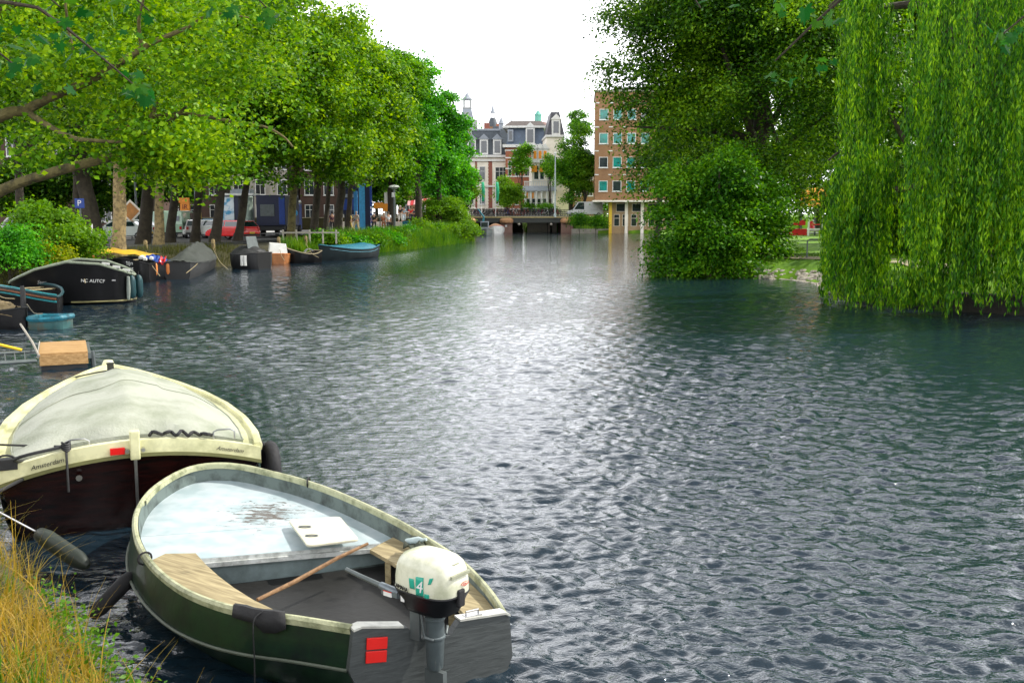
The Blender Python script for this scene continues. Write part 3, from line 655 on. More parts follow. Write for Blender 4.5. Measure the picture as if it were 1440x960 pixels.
for s_2 in (-1, 1): b.tube([(.02, s_2 * .085, MT - .10), (-.01, s_2 * .088, MT - .30)], .008, 8); b.tube([(-.06, s_2 * .06, MT - .30), (-.03, s_2 * .11, MT - .27)], .010, 8)
b.build('clamp_bracket', M['grey'], E, smooth=True, bevel=.004)
th_ = Vector((.55, .10, .04)); b = MB(); b.tube([(.16, .05, MT - .07), (.24, .07, MT - .06), (.36, .085, MT - .035)], [.035, .03, .024], 10); b.box(.20, .34, .045, .10, MT - .085, MT - .045); b.build('tiller_bracket', mat('blue_grey_metal', (.16, .19, .21), .35, metal=.4), E, smooth=True, bevel=.004)
b = MB(); b.tube([(.34, .083, MT - .04), (.50, .11, MT - .005), (.62, .13, MT + .025)], [.018, .016, .014], 12); b.build('tiller_grip', M['grey'], E, smooth=True)
M['teal_print'] = mat('teal_print', (.02, .36, .25), .4, var=.05); M['ink'] = mat('dark_ink', (.03, .03, .03), .5, var=.05); M['white_print'] = mat('white_print', (.8, .8, .78), .4, var=.03); M['red_print'] = mat('red_print', (.6, .03, .02), .4, var=.05)
def cside(x, z, side=1):       # point on the flat side of the cowl
    hw = np.interp(z - MT, [0, .015, .08, .15, .19], [.155, .160, .158, .150, .138]); hl = .225
    return side * (hw * (1 - min(1, abs(x) / hl) ** 3.2) ** (1 / 3.2) + .0025)
def decal(name, poly, m, sd=1):
    b = MB(); pts = []
    n = 5; P4 = [Vector((x, 0, z)) for x, z in poly]; rws = []
    for i in range(n + 1):
        a_ = P4[0].lerp(P4[3], i / n); c2 = P4[1].lerp(P4[2], i / n); rws.append([Vector(((q := a_.lerp(c2, j / n)).x, cside(q.x, MT + q.z, sd), MT + q.z)) for j in range(n + 1)])
    b.grid(rws); o = b.build(name, m, E, smooth=True, solid=.002); return o
# in motor space the port side (towards the camera's left) is +y; forward +x
decal('logo_block', [(-.075, .015), (-.015, .012), (-.010, .125), (-.070, .13)], M['teal_print'])
decal('logo_block', [(-.005, .045), (.035, .045), (.045, .105), (.005, .105)], M['teal_print'])
decal('logo_block', [(-.115, .000), (-.080, -.0), (-.080, .035), (-.115, .035)], M['teal_print'])
decal('logo_block', [(-.125, .10), (-.105, .095), (-.115, .135), (-.14, .14)], M['teal_print'])
text('number_four', '4', .105, (-.043, cside(-.043, MT + .07) + .004, MT + .068), (-1, 0, 0), (0, 0, 1), M['white_print'], E, shear=.15)
text('brand_lettering', 'YAMAHA', .036, (.115, cside(.115, MT + .03) + .002, MT + .03), (-1, .22, 0), (0, 0, 1), M['ink'], E)
b = MB(); b.tube([(-.2335, .06 + .035 * math.cos(a), MT + .075 + .012 * math.sin(a)) for a in np.linspace(0, 6.28, 20)], .0018, 4); b.box(-.2345, -.2325, .035, .08, MT + .071, MT + .0745)
o = b.build('rear_badge', M['red_print'], E); o.location = (-.0, -.10, 0)
for (x, y, z, s_x) in ((.12, .135, MT - .045, .03),):
    b = MB(); b.box(x - s_x / 2, x + s_x / 2, y, y + .003, z - .025, z + .02); b.build('label_sticker', M['white_print'], E)
b = MB(); b.box(.245, .315, .101, .104, MT - .085, MT - .05); b.build('label_sticker', M['white_print'], E); b = MB(); b.box(.245, .315, .1012, .106, MT - .056, MT - .05); b.build('sticker_band', M['red_print'], E)
E.rotation_euler = E.matrix_world.to_euler()

# ---- cream sloop with the cover
cs = Vector((-3.60, 9.28, 0)); CA = Vector((-.413, .911, 0)).normalized(); CS = Vector((CA.y, -CA.x, 0)); LB = 5.25
B = empty('covered_sloop', (cs.x, cs.y, 0), 'black and cream sloop under a grey canvas cover with Amsterdam on its stern', 'boat')
borg = (cs.x, cs.y, 0)
def half(s): # half beam at s (0 stern..1 bow)
    return np.interp(s, [0, .12, .25, .4, .55, .7, .82, .92, .97, 1], [1.16, 1.23, 1.24, 1.17, 1.02, .78, .54, .31, .16, .05])
def shz(s): return .66 + .04 * (1 - s) * 0 + .02 * math.sin(s * 3) + .13 * s ** 2.2
def CP(s, lat, z): q = cs + CA * (s * LB) + CS * lat; return Vector((q.x, q.y, z))
NS = 46; ss = [i / (NS - 1) for i in range(NS)]
M['hull_black'] = mat('black_varnished_hull', (.010, .010, .012), .3, var=.3, coat=.5, bump=.1, bscale=2)
M['mahogany'] = woodmat('dark_red_mahogany', (.003, .002, .002), (.020, .004, .003), .2, (1.5, 1.5, 10))
b = MB()
for sg in (-1, 1):
    rows = []
    for f_, kz in ((1.0, 0), (1.0, .25), (.97, .5), (.9, .75), (.62, .95), (0.02, 1.05)):
        rows.append([CP(s, sg * float(half(s)) * (f_ if s < .8 else f_ * (1 - (s - .8) * kz * 1.5)), shz(s) * (1 - kz) - .25 * kz) for s in ss])
    b.grid(rows)
b.build('hull', M['hull_black'], B, smooth=True, org=borg)
# transom, arched along the top
NT = 25; tr_t = []; tr_b = []
def arch(q): return .66 + .19 * (1 - q * q)
rows = []
for kz in (0, .2, .4, .6, .8, 1.0):
    rows.append([CP((-.005 * (1 - kz) + .14 * kz - .05 * (1 - q * q)) / LB, q * (1.16 - .25 * kz ** 1.5), arch(q) * (1 - kz) - .25 * kz) for q in np.linspace(-1, 1, NT)])
b = MB(); b.grid(rows); b.build('transom', M['mahogany'], B, smooth=True, org=borg)
# cream stern board following the arch
def band(b, z0, z1, o0, qa=-1, qb=1, th=.05, n=30, ext=0):
    r1 = []
    for q in np.linspace(qa, qb, n):
        z = arch(q); base = -.05 * (1 - abs(q) ** 2) / LB
        def pt(o, zz): p = CP(0, q * (1.18 + ext), zz); p -= CA * (.05 * (1 - q * q) + o); return p
        r1.append([pt(o0, z + z1), pt(o0, z + z0), pt(-th, z + z0), pt(-th, z + z1)])
    b.grid(r1, close=True); b.add(r1[0], [(0, 1, 2, 3)]); b.add(r1[-1], [(0, 1, 2, 3)])
b = MB(); band(b, -.10, .025, .035); b.build('stern_board', M['cream'], B, smooth=True, org=borg)
b = MB(); band(b, -.135, -.101, .045); b.build('stern_moulding', mat('olive_trim', (.18, .18, .07), .4), B, smooth=True, org=borg)
# side decks and foredeck: a cream surface with the open part under the cover
b = MB()
rows = []
for s in ss:
    h = float(half(s)); z = shz(s) + .03; rows.append([CP(s, h * q, z + .05 * (1 - q * q) * (s ** 2)) for q in np.linspace(-1, 1, 13)])
b.grid(rows); b.build('deck', M['cream'], B, smooth=True, org=borg)
b = MB()
for sg in (-1, 1):
    pr = [(.035, -.03), (.045, .02), (.02, .05), (-.035, .05), (-.04, .0)]; rws = []
    for s in ss: rws.append([CP(s, sg * (float(half(s)) + a), shz(s) + .02 + z) for a, z in pr])
    b.grid(rws, close=True); b.add(rws[0], [tuple(range(5))]); b.add(rws[-1], [tuple(range(5))])
b.build('gunwale', M['cream'], B, smooth=True, org=borg)
b = MB(); b.lathe([(.0, -.1), (.10, -.1), (.085, .06), (.06, .11), (0, .12)], 10, tuple(CP(1.0, 0, shz(1) + .02))); b.build('stem_head', M['cream'], B, smooth=True, org=borg)
# cover
cm = mat('grey_beige_canvas', (.36, .375, .31), .8, var=.12, scale=1.2, dirt=(.23, .255, .18), bump=.2, bscale=40)
rows = []; rngc = random.Random(3)
c0, c1 = .018, .73; NSs, NQ = 60, 44
for i in range(NSs):
    f = i / (NSs - 1); s = c0 + (c1 - c0) * f; hw = float(half(s)) * (.88 - .04 * f) * (1 if f < .9 else math.sqrt(max(0.02, 1 - ((f - .9) / .1) ** 2)) * .55 + .45)
    row = []
    for j in range(NQ):
        q = -1 + 2 * j / (NQ - 1); dome = .45 * (1 - abs(q) ** 2.4) + .55 * (1 - abs(q)) ** 1.05
        hgt = .42 * dome * min(1, f / .12) ** .7 * (.8 + .2 * min(1, f / .5)) * (1 - max(0, (f - .5) / .5) ** 1.4 * .66)
        if f < .02: hgt = .0
        lat = q * hw; base = (shz(s) + .07) * (1 - max(0, 1 - f / .12)) + (max(arch(q * .88), .6) + .045) * max(0, 1 - f / .12)
        z = base + hgt
        ridge = -.035 * math.sin(min(1, abs(f - .42) / .05) * 3.14159) * dome
        wr = noise.noise(Vector((s * 6, lat * 2.2, 1))) * .055 + (1 - abs(noise.noise(Vector((s * 9 + lat * 2.5, lat * 1.5 - s * 3, 5))))) * .035 * (1 if lat < .4 else .35)
        z += (ridge * .6 + wr * (1 - abs(q) ** 8)) * min(1, f * 12)
        row.append(CP(s + (.01 * math.sin(q * 9) if 0 < i < NSs - 1 else 0), lat, z))
    rows.append(row)
b = MB(); b.grid(rows); 
sk = [[p for p in (rows[i][0] for i in range(NSs))], [rows[i][0] - Vector((0, 0, .07)) for i in range(NSs)]]; b.grid(sk)
b.grid([[rows[i][-1] for i in range(NSs)], [rows[i][-1] - Vector((0, 0, .07)) for i in range(NSs)]])
b.grid([rows[0], [p - Vector((0, 0, .06)) for p in rows[0]]]); b.grid([rows[-1], [p - Vector((0, 0, .10)) for p in rows[-1]]])
o = b.build('canvas_cover', cm, B, smooth=True, org=borg)
b = MB(); hem = [rows[i][0] + Vector((0, 0, .004)) for i in range(NSs)]; b.tube(hem, .008, 5); b.tube([rows[i][-1] + Vector((0, 0, .004)) for i in range(NSs)], .008, 5); b.tube([rows[25][j] + Vector((0, 0, .004)) for j in range(NQ)], .006, 5); b.build('cover_seam', mat('canvas_hem', (.30, .32, .25), .8), B, smooth=True, org=borg)
# rudder post, pintle, reflector, handles, writing
def SBp(q, dz, out=0): p = CP(0, q * 1.18, arch(q) + dz); return p - CA * (.05 * (1 - q * q) + out)
b = MB(); c = SBp(-.0, -.02, .06); c.z = 0
def lbox(b, ctr, dx, dy, z0, z1):
    vs = [ctr + CS * (sx * dx) + CA * (sy * dy) + Vector((0, 0, z)) for z in (z0, z1) for sy in (-1, 1) for sx in (-1, 1)]
    return b.add(vs, [(0, 2, 3, 1), (4, 5, 7, 6), (0, 1, 5, 4), (2, 6, 7, 3), (0, 4, 6, 2), (1, 3, 7, 5)])
lbox(b, c, .045, .045, .70, .98); b.build('rudder_head', M['cream'], B, org=borg, bevel=.012)
b = MB(); lbox(b, c, .014, .02, -.3, .70); b.build('rudder_post', M['steel'], B, org=borg)
b = MB(); c2 = SBp(-.13, -.035, .052); lbox(b, Vector((c2.x, c2.y, 0)), .065, .012, c2.z - .055, c2.z + .01); b.build('reflector', mat('bright_red_reflector', (.85, .01, .01), .3, var=.05), B, org=borg, bevel=.004)
for q_ in (-.06, .06):
    b = MB(); p = SBp(q_, -.06, .045); b.tube([p, p - CA * .05], .02, 8); b.build('stern_light', M['steel'], B, smooth=True, org=borg)
for q_ in (-.50, .62):
    b = MB(); p = SBp(q_, .03, -.02); b.tube([p, p + Vector((0, 0, .07)), p + CS * .04 + Vector((0, 0, .085)), p + CS * .16 + Vector((0, 0, .085)), p + CS * .20 + Vector((0, 0, .06)), p + CS * .20 - Vector((0, 0, .02))], .008, 8); b.build('grab_handle', M['steel'], B, smooth=True, org=borg)
for q_, sz in ((-.64, .060), (.74, .056)):
    p = SBp(q_, -.045, .062); dq = (SBp(q_ + .05, 0) - SBp(q_ - .05, 0)); text('name_lettering', 'Amsterdam', sz, p - Vector(borg), dq, (0, 0, 1), M['ink'], B, shear=.35, depth=.002)
b = MB(); p = SBp(-.42, -.25, .03); b.tube([p, p - CA * .02 ], .028, 10); b.build('exhaust_outlet', M['steel'], B, smooth=True, org=borg)
b = MB(); p = CP(.86, 0, shz(.86) + .07); b.lathe([(.07, 0), (.07, .03), (.045, .05), (.045, .13), (.06, .15), (.0, .16)], 12, tuple(p)); b.build('mooring_bitt', M['dark'], B, smooth=True, org=borg)
# ropes on the sloop (things of their own)
bt = CP(.86, 0, shz(.86) + .12)
rope('mooring_rope', [bt, bt - CS * .25 + Vector((0, 0, -.03)), CP(.84, -.55, shz(.86) + .05)], .011, M['dark'], 'dark rope from the bow bitt of the cream sloop to its left rail', 'rope', group=None)
rope('mooring_rope', [bt + Vector((0, 0, .02)), bt + CS * .12 - CA * .1 + Vector((0, 0, .02)), bt + CS * .22 - CA * .25 - Vector((0, 0, .06))], .010, M['dark'], 'short black rope end right of the bow bitt on the cream sloop', 'rope')
pts = []; 
for i in range(40):
    t_ = i / 39; q_ = .12 + .50 * t_; p = SBp(q_, .04, -.03 - .03 * math.sin(t_ * 40)); p.z += .03 * abs(math.sin(t_ * 16)) + .01; p += CA * .03 * math.sin(t_ * 27); pts.append(p)
rope('coiled_rope', pts, .017, M['black_matt'], 'black rope bundled along the right half of the cream stern board', 'rope')
p = SBp(-.50, .02, .02); knot = p + Vector((0, 0, .05)); b = MB()
for k_ in range(4): b.tube([knot + Vector((.035 * math.cos(a), .035 * math.sin(a), .02 * k_ - .03 + .01 * math.sin(a * 2))) for a in np.linspace(0, 6.28, 12)], .010, 5)
b.tube([knot, knot + Vector((0, 0, -.08)) - CA * .04, knot + Vector((0, 0, -.42)) - CA * .05], .012, 6); o = b.build('stern_lashing', M['dark'], smooth=True); tagm(o, 'dark knotted line hanging from the left end of the cream stern', 'rope')
rope('mooring_rope', [knot, knot + Vector((-.35, -.25, -.06)), P(60, 655, .62), P(0, 690, .62), P(-60, 720, .75)], .016, M['dark'], 'thick dark rope curving from the sloop stern down to the bank', 'rope')
rope('mooring_rope', [knot, P(60, 627, .80), P(0, 625, .82), P(-60, 622, .85)], .011, M['dark'], 'thin taut rope running level to the left from the stern knot', 'rope')
b = MB(); p = SBp(-.93, .04, 0)
lbox(b, Vector((p.x, p.y, 0)), .10, .05, p.z - .03, p.z + .07); b.tube([p + CS * (.09 * math.cos(a)) + Vector((0, 0, .04 + .06 * math.sin(a))) for a in np.linspace(0, 3.14, 8)], .012, 6); b.build('stern_cleat', M['dark'], B, org=borg, bevel=.01)
# black fender at the right stern corner
def fender(name, top, h, r, m, label, group=None, lean=Vector((0, 0, 0))):
    b = MB(); t = empty(name, (top.x, top.y, top.z - h), label, 'fender', group)
    q = [Vector((0, 0, h)) * k + lean * (1 - k) for k in (0, .08, .25, .75, .92, 1)]
    b.tube(q, [r * .3, r * .8, r, r, r * .75, r * .3], 12); b.build('body', m, t, smooth=True)
    b = MB(); b.tube([(0, 0, h), (0, 0, h + .12)], .012, 6); b.build('lanyard', M['dark'], t); return t
fc = CP(.05, 1.33, .0)
b = MB(); T_ = empty('tyre_fender', (fc.x, fc.y, .2), 'black wrapped tyre hanging at the right stern corner of the cream sloop', 'fender')
ringp = []
for a in np.linspace(0, 2 * math.pi, 25): ringp.append(Vector((0, 0, .16)) + CA * (.20 * math.cos(a)) + Vector((0, 0, .24 * math.sin(a))))
b.tube(ringp, .07, 12, cap=False); b.build('tyre', M['black_matt'], T_, smooth=True)
b = MB(); b.tube([Vector((0, 0, .36)), -CS * .08 + Vector((0, 0, .46)), -CS * .18 + Vector((0, 0, .50))], .014, 6); b.build('lanyard', M['dark'], T_)
# dark sausage fenders between the bank and the boats
def long_fender(a, b_, r, m, label, rope_to=None):
    t = empty('sausage_fender', tuple(b_), label, 'fender'); o_ = Vector(b_); A, Bv = a - o_, b_ - o_; b = MB()
    b.tube([A.lerp(Bv, k) for k in (0, .05, .2, .8, .95, 1)], [.02, r * .75, r, r * .95, r * .6, .02], 14); b.build('body', m, t, smooth=True)
    if rope_to is not None: b = MB(); b.tube([A, rope_to - o_], .010, 6); b.build('lanyard', M['steel'], t, smooth=True)
    return t
long_fender(P(52, 748, .30), P(124, 796, .12), .078, mat('grey_green_rubber', (.028, .038, .028), .5), 'grey green sausage fender on a rope between grassy bank and black sloop', P(-10, 715, .55))
long_fender(P(188, 806, .30), P(128, 868, .06), .062, M['black_matt'], 'dark sausage fender hanging off the bow of the green dinghy')
# ------------------------------------------------------------------ boats along the left bank
def boat(name, label, bow, stern, beam, fb, hullm, railm, inm=None, rise=.25, blunt=.0, group=None, rail_r=.03, waterline=None, tr_w=.75, double=False, cat='boat'):
    """hull from bow to stern points (xy); fb freeboard amidships; rise extra height at the bow"""
    A = Vector((bow.x, bow.y, 0)); S = Vector((stern.x, stern.y, 0)); L = (A - S).length; ax = (A - S).normalized(); sd = Vector((ax.y, -ax.x, 0)); mid = (A + S) / 2
    t = empty(name, tuple(mid), label, cat, group); t['len'] = L
    n = 30; ss_ = [i / (n - 1) for i in range(n)]
    if double: hb = lambda s: beam / 2 * max(.03, (1 - abs(2 * s - 1) ** 2.4)) ** .8
    else: hb = lambda s: beam / 2 * float(np.interp(s, [0, .3, .5, .7, .85, .95, 1], [tr_w, 1, 1, .85, .58 + blunt * .3, .28 + blunt * .5, .04 + blunt * .6]))
    sz = lambda s: fb + rise * max(0, (s - .35) / .65) ** 2 + (rise * .5 * max(0, (.3 - s) / .3) ** 2 if True else 0)
    PT = lambda s, lat, z: S - mid + ax * (s * L) + sd * lat + Vector((0, 0, z))
    b = MB()
    for sg in (-1, 1):
        b.grid([[PT(s, sg * hb(s) * f, sz(s) * (1 - k) - .2 * k) for s in ss_] for f, k in ((1, 0), (1.0, .3), (.96, .6), (.82, .85), (.03, 1.1))])
    for e_ in (0, 1): b.add([PT(e_, sg_ * hb(e_) * f, sz(e_) * (1 - k) - .2 * k) for sg_, ks_ in ((1, 1), (-1, -1)) for f, k in ((1, 0), (1.0, .3), (.96, .6), (.82, .85), (.03, 1.1))[::ks_]], [tuple(range(10))])
    b.build('hull', hullm, t, smooth=True)
    b = MB(); lp = [PT(s, -hb(s), sz(s) + .01) for s in ss_] + [PT(s, hb(s), sz(s) + .01) for s in reversed(ss_)] ; lp.append(lp[0])
    b.tube(lp, rail_r, 6); b.build('rail', railm, t, smooth=True)
    if inm is not None:
        b = MB(); b.grid([[PT(s, hb(s) * .95 * q, sz(s) - .22) for q in (-1, -.5, 0, .5, 1)] for s in ss_]); b.build('deck', inm, t, smooth=True)
        for k_ in (.25, .5):
            b = MB(); c = [PT(k_, -hb(k_) * .97, sz(k_) - .08), PT(k_, hb(k_) * .97, sz(k_) - .08), PT(k_ + .06, hb(k_ + .06) * .97, sz(k_) - .08), PT(k_ + .06, -hb(k_ + .06) * .97, sz(k_) - .08)]
            slab(b, c, .03); b.build('thwart', M['plank'], t)
    return t, PT, hb, sz
def cover(t, PT, hb, sz, m, s0, s1, h, name='tarpaulin', ridge=1.6, over=1.02, drop=.08, wr=.05):
    rows = []; n, k = 26, 17
    for i in range(n):
        f = i / (n - 1); s = s0 + (s1 - s0) * f; row = []
        for j in range(k):
            q = -1 + 2 * j / (k - 1); z = sz(s) + .03 + h * (1 - abs(q) ** ridge) * (math.sin(min(1, max(.0, f * 1.1 + .03)) ** .6 * math.pi) ** .5 if 0 < f < .9 else .1) - drop * abs(q) ** 6
            row.append(PT(s, hb(s) * over * q, z + wr * noise.noise(Vector((s * 11, q * 3, h * 7)))))
        rows.append(row)
    b = MB(); b.grid(rows); return b.build(name, m, t, smooth=True)

# large black sloop with registration number
def black_sloop():
    a = P(4, 432, 0); b2 = P(186, 428, 0); ax = (b2 - a).normalized(); bk = Vector((-ax.y, ax.x, 0)); o_ = (a + b2) / 2; Lh = (b2 - a).length
    t = empty('black_sloop', (o_.x, o_.y, 0), 'large black sloop with white registration letters on its side', 'boat')
    n = 40; topz = lambda f: float(np.interp(f, [0, .25, .5, .75, .92, 1], [.72, 1.18, 1.42, 1.34, 1.10, .92]))
    plan = lambda f: float(np.interp(f, [0, .06, .15, .4, .7, .88, .95, 1], [1.2, .55, .18, 0, 0.02, .22, .5, 1.0]))
    G = lambda f, w_, z: (a - o_) + ax * (f * Lh) + bk * w_ + Vector((0, 0, z))
    fs = [i / (n - 1) for i in range(n)]; b = MB()
    b.grid([[G(f, plan(f) + .25 * k + (.5 * max(0, k - .8) / .2 if k > .8 else 0), topz(f) * (1 - k) - .25 * k) for f in fs] for k in (0, .2, .4, .6, .8, .95, 1.1)])
    far = lambda f: 2.3 - plan(f)
    b.grid([[G(f, far(f), topz(f) * (1 - k) - .25 * k) for f in fs] for k in (0, .5, 1.1)])
    for f in (0, 1): b.add([G(f, plan(f), topz(f)), G(f, far(f), topz(f)), G(f, far(f), -.25), G(f, plan(f) + .25, -.25)], [(0, 1, 2, 3)])
    b.build('hull', M['black'], t, smooth=True)
    rm = mat('green_grey_rail', (.26, .30, .22), .4, scale=5)
    b = MB(); b.tube([G(f, plan(f), topz(f) + .01) for f in fs] + [G(f, far(f), topz(f) + .01) for f in reversed(fs)], .045, 8); b.build('rail', rm, t, smooth=True)
    b = MB(); b.grid([[G(f, plan(f) + (far(f) - plan(f)) * q, topz(f) - .12) for q in (0, .5, 1)] for f in fs]); b.build('deck', M['dark'], t, smooth=True)
    b = MB(); b.tube([G(f, plan(f) - .01 + .22, .10) for f in fs if f > .5], .035, 6); b.build('waterline_strake', mat('yellow_strake', (.30, .27, .12), .5), t, smooth=True)
    b = MB(); b.tube([G(.965, .50, .9), G(.962, .55, .5), G(.955, .62, .12)], [.05, .07, .05], 8); b.build('stem_band', mat('pale_stem_band', (.32, .36, .32), .3), t, smooth=True)
    p = G(.70, -.02, .80); text('registration_letters', 'NC AUTCF', .15, p, (ax + Vector((0, 0, -.05))), (0, 0, 1), M['white_print'], t, depth=.004)
    p = G(.30, .04, .78); text('name_lettering', 'Ster', .16, p, ax, (0, 0, 1), mat('dull_silver', (.25, .25, .25), .5), t, shear=.3)
    b = MB(); b.box(-.06, .06, -.02, .02, -.03, .03); q = b.build('vent_fitting', M['steel'], t, bevel=.008); q.location = G(.86, .10, .80)
    for f in (.80, .88, .95):
        b = MB(); b.box(-.12, .12, -.04, .04, 0, .07); q = b.build('deck_fitting', M['white'], t, bevel=.01); q.location = G(f, plan(f) + .02, topz(f) + .05); q.rotation_euler = (0, .15, math.atan2(ax.y, ax.x))
    for k_, f in enumerate((.985, 1.035)):
        p = G(f, .75 + .3 * k_, 0) + o_
        fender('hanging_fender', Vector((p.x, p.y, .92)), .78, .13, M['tealf'], ('dark teal cloth-wrapped fender right at the bow corner of the black sloop', 'dark teal fender outermost on the right end of the black sloop')[k_], 'teal fenders on the black sloop')
M['tealf'] = mat('dark_teal_rubber', (.006, .05, .06), .5, var=.3)
black_sloop()
# small old boats at the far left
t, PT, hb, sz = boat('tarpaulin_boat', 'low boat under a brown tarpaulin at the left edge, in front of the black sloop', P(38, 462, 0), P(-90, 462, 0) + Vector((-.3, .8, 0)), 1.6, .40, M['black'], M['dark'], rise=.15)
cover(t, PT, hb, sz, mat('brown_tarpaulin', (.25, .185, .09), .8, scale=4, dirt=(.12, .085, .04), bump=.4), .05, .93, .42, drop=.18, wr=.12)
b = MB(); b.tube([PT(.97, 0, .3), PT(.98, 0, 1.0), PT(.97, 0, 1.12)], [.07, .07, .05], 8); b.build('stem_post', M['dark'], t, smooth=True)
t, PT, hb, sz = boat('striped_skiff', 'dark skiff with turquoise and brown striped gunwale beside the black sloop', P(76, 440, 0) + Vector((0, .3, 0)), P(-40, 440, 0) + Vector((0, 2.2, 0)), 1.5, .72, M['black'], M['tealf'], M['dark'], rise=-.25, rail_r=.045)
n_ = [i / 20 for i in range(21)]
b = MB(); b.tube([PT(s, hb(s) + .02, sz(s) - .07) for s in n_], .035, 6); b.build('brown_strake', mat('brown_strake', (.25, .10, .05), .5), t, smooth=True)
b = MB(); b.tube([PT(s, hb(s) + .01, sz(s) - .16) for s in n_], .03, 6); b.tube([PT(s, hb(s), sz(s) + .05) for s in n_], .03, 6); b.build('turquoise_strake', mat('turquoise_strake', (.03, .25, .28), .5), t, smooth=True)
t, PT, hb, sz = boat('rubber_dinghy', 'small round-ended tender with bright turquoise rim beside the brown tarpaulin boat', P(96, 461, 0), P(50, 461, 0), .95, .26, mat('worn_turquoise_hull', (.03, .10, .10), .6, dirt=(.10, .08, .05), scale=3), mat('turquoise_rubber', (.02, .17, .23), .5, scale=4, dirt=(.012, .06, .075)), M['dark'], rise=.03, blunt=1.0, rail_r=.07)
rope('mooring_rope', [P(38, 428, .75), P(48, 440, .45), P(60, 441, .4)], .014, mat('pale_rope', (.3, .27, .2), .9), 'pale rope between the brown tarpaulin boat and the turquoise tender', 'rope')
# wooden float with a metal gangway
fl = [P(52, 513, .12), P(110, 509, .12)]
fw = P(55, 500, .30); fx = (P(112, 497, .30) - fw); fxn = Vector((fx.x, fx.y, 0)).normalized(); fyn = Vector((-fxn.y, fxn.x, 0)); W_ = .86; Dp = .80
FT = empty('wooden_float', (fw.x, fw.y, 0), 'wooden plank mooring float with a dark underside on the water', 'float')
def FM(x, y, z): return fxn * x + fyn * y + Vector((0, 0, z))
def fbox(b, x0, x1, y0, y1, z0, z1): b.add([FM(x, y, z) for z in (z0, z1) for y in (y0, y1) for x in (x0, x1)], [(0, 2, 3, 1), (4, 5, 7, 6), (0, 1, 5, 4), (2, 6, 7, 3), (0, 4, 6, 2), (1, 3, 7, 5)])
M['fl_top'] = woodmat('sawn_orange_plank', (.30, .16, .05), (.55, .34, .14), .7, (1.2, 10, 10)); b = MB()
fbox(b, 0, W_, -.02, .012, .10, .30)
b.build('front_board', M['fl_top'], FT, bevel=.006)
for k_ in range(5): b = MB(); fbox(b, -.01, W_, .02 + k_ * .38, .39 + k_ * .38, .30, .335); b.build('plank', M['fl_top'], FT, bevel=.006)
b = MB(); fbox(b, .02, W_ - .02, .02, 1.85, -.12, .298); b.build('float_body', M['dark'], FT)
b = MB(); b.tube([FM(-.35, 1.7, .75), FM(-.12, .7, .48), FM(.0, -.03, .30)], .022, 6); fbox(b, -.03, -.012, -.02, 1.9, .25, .36); b.build('edge_rail', M['stone'], FT)
b = MB(); fbox(b, W_, W_ + .06, -.02, 1.9, .2, .30); b.tube([FM(W_ + .08, .3, .30), FM(W_ + .10, .3, .0)], .05, 8); b.build('side_fender', M['grey'], FT)
GW = empty('gangway', tuple(FM(-.1, .3, .3) + Vector((fw.x, fw.y, 0))), 'grey metal gangway with a yellow bar leading left from the wooden float', 'gangway')
g0 = -(FM(-.1, .3, .3) + Vector((fw.x, fw.y, 0)))
b = MB(); b.tube([g0 + P(50, 507, .32), g0 + P(-60, 514, .5)], .035, 6); b.tube([g0 + P(48, 494, .32), g0 + P(-60, 500, .5)], .03, 6)
for k_ in range(1, 8): b.tube([g0 + P(50 - k_ * 14, 508, .32 + k_ * .02), g0 + P(48 - k_ * 14, 494.5, .32 + k_ * .02)], .012, 5)
b.build('frame', M['grey'], GW); b = MB(); b.tube([g0 + P(31, 492, .40), g0 + P(-60, 470, .75)], .03, 6); b.build('yellow_bar', M['yellow'], GW)
# boats further along
def lay(u0, v0, u1, v1, y0=0, y1=0): return P(u0, v0, 0) + Vector((0, y0, 0)), P(u1, v1, 0) + Vector((0, y1, 0))
p0, p1 = lay(205, 398, 118, 402, .9, 2.5)
t, PT, hb, sz = boat('black_cabin_boat', 'black boat with small white lettering beyond the large black sloop', p0, p1, 2.0, 1.05, M['black'], M['black'], M['dark'], rise=-.25, blunt=.8)
text('name_lettering', 'Mijn', .24, PT(.70, -hb(.7) - .03, .93) if False else PT(.62, hb(.62) + .03, .86), (p0 - p1), (0, 0, 1), M['white_print'], t); text('name_lettering', 'boot', .22, PT(.62, hb(.62) + .03, .64), (p0 - p1), (0, 0, 1), M['white_print'], t)
q = PT(.86, .1, 1.0) + (p0 + p1) / 2
b = MB(); 
for k_ in range(6): b.lathe([(0, -.09), (.09, -.05), (.10, .05), (0, .10)], 8, (R.uniform(-.35, .35), R.uniform(-.1, .1), R.uniform(0, .12)))
o = b.build('bundled_sail', M['white'], smooth=True); o.location = q; tagm(o, 'white cloth bundle on the bow of the black boat with lettering', 'cloth bundle')
p0, p1 = lay(238, 392, 186, 395, .3, 1.6)
t, PT, hb, sz = boat('fender_boat', 'grey boat with blue tarpaulin and orange fenders beside the black lettered boat', p0, p1, 1.8, .82, mat('dark_grey_hull', (.022, .023, .025), .5, scale=3), M['blue'], rise=-.08, blunt=.7)
cover(t, PT, hb, sz, M['blue'], .05, .97, .25, drop=.12, wr=.1)
mid = (p0 + p1) / 2
for k_, (s, m_, lb) in enumerate(((.12, M['white'], 'slim cream fender at the left end of the blue-tarpaulin boat'), (.56, M['orange_buoy'], 'orange fender in the middle of the blue-tarpaulin boat'), (.985, M['orange_buoy'], 'orange fender at the right end of the blue-tarpaulin boat'))):
    p = mid + PT(s, hb(s) + .14, 0); fender('hanging_fender', Vector((p.x, p.y, .80)), .62, .12 if k_ else .08, m_, lb, 'fenders on the blue-tarpaulin boat')
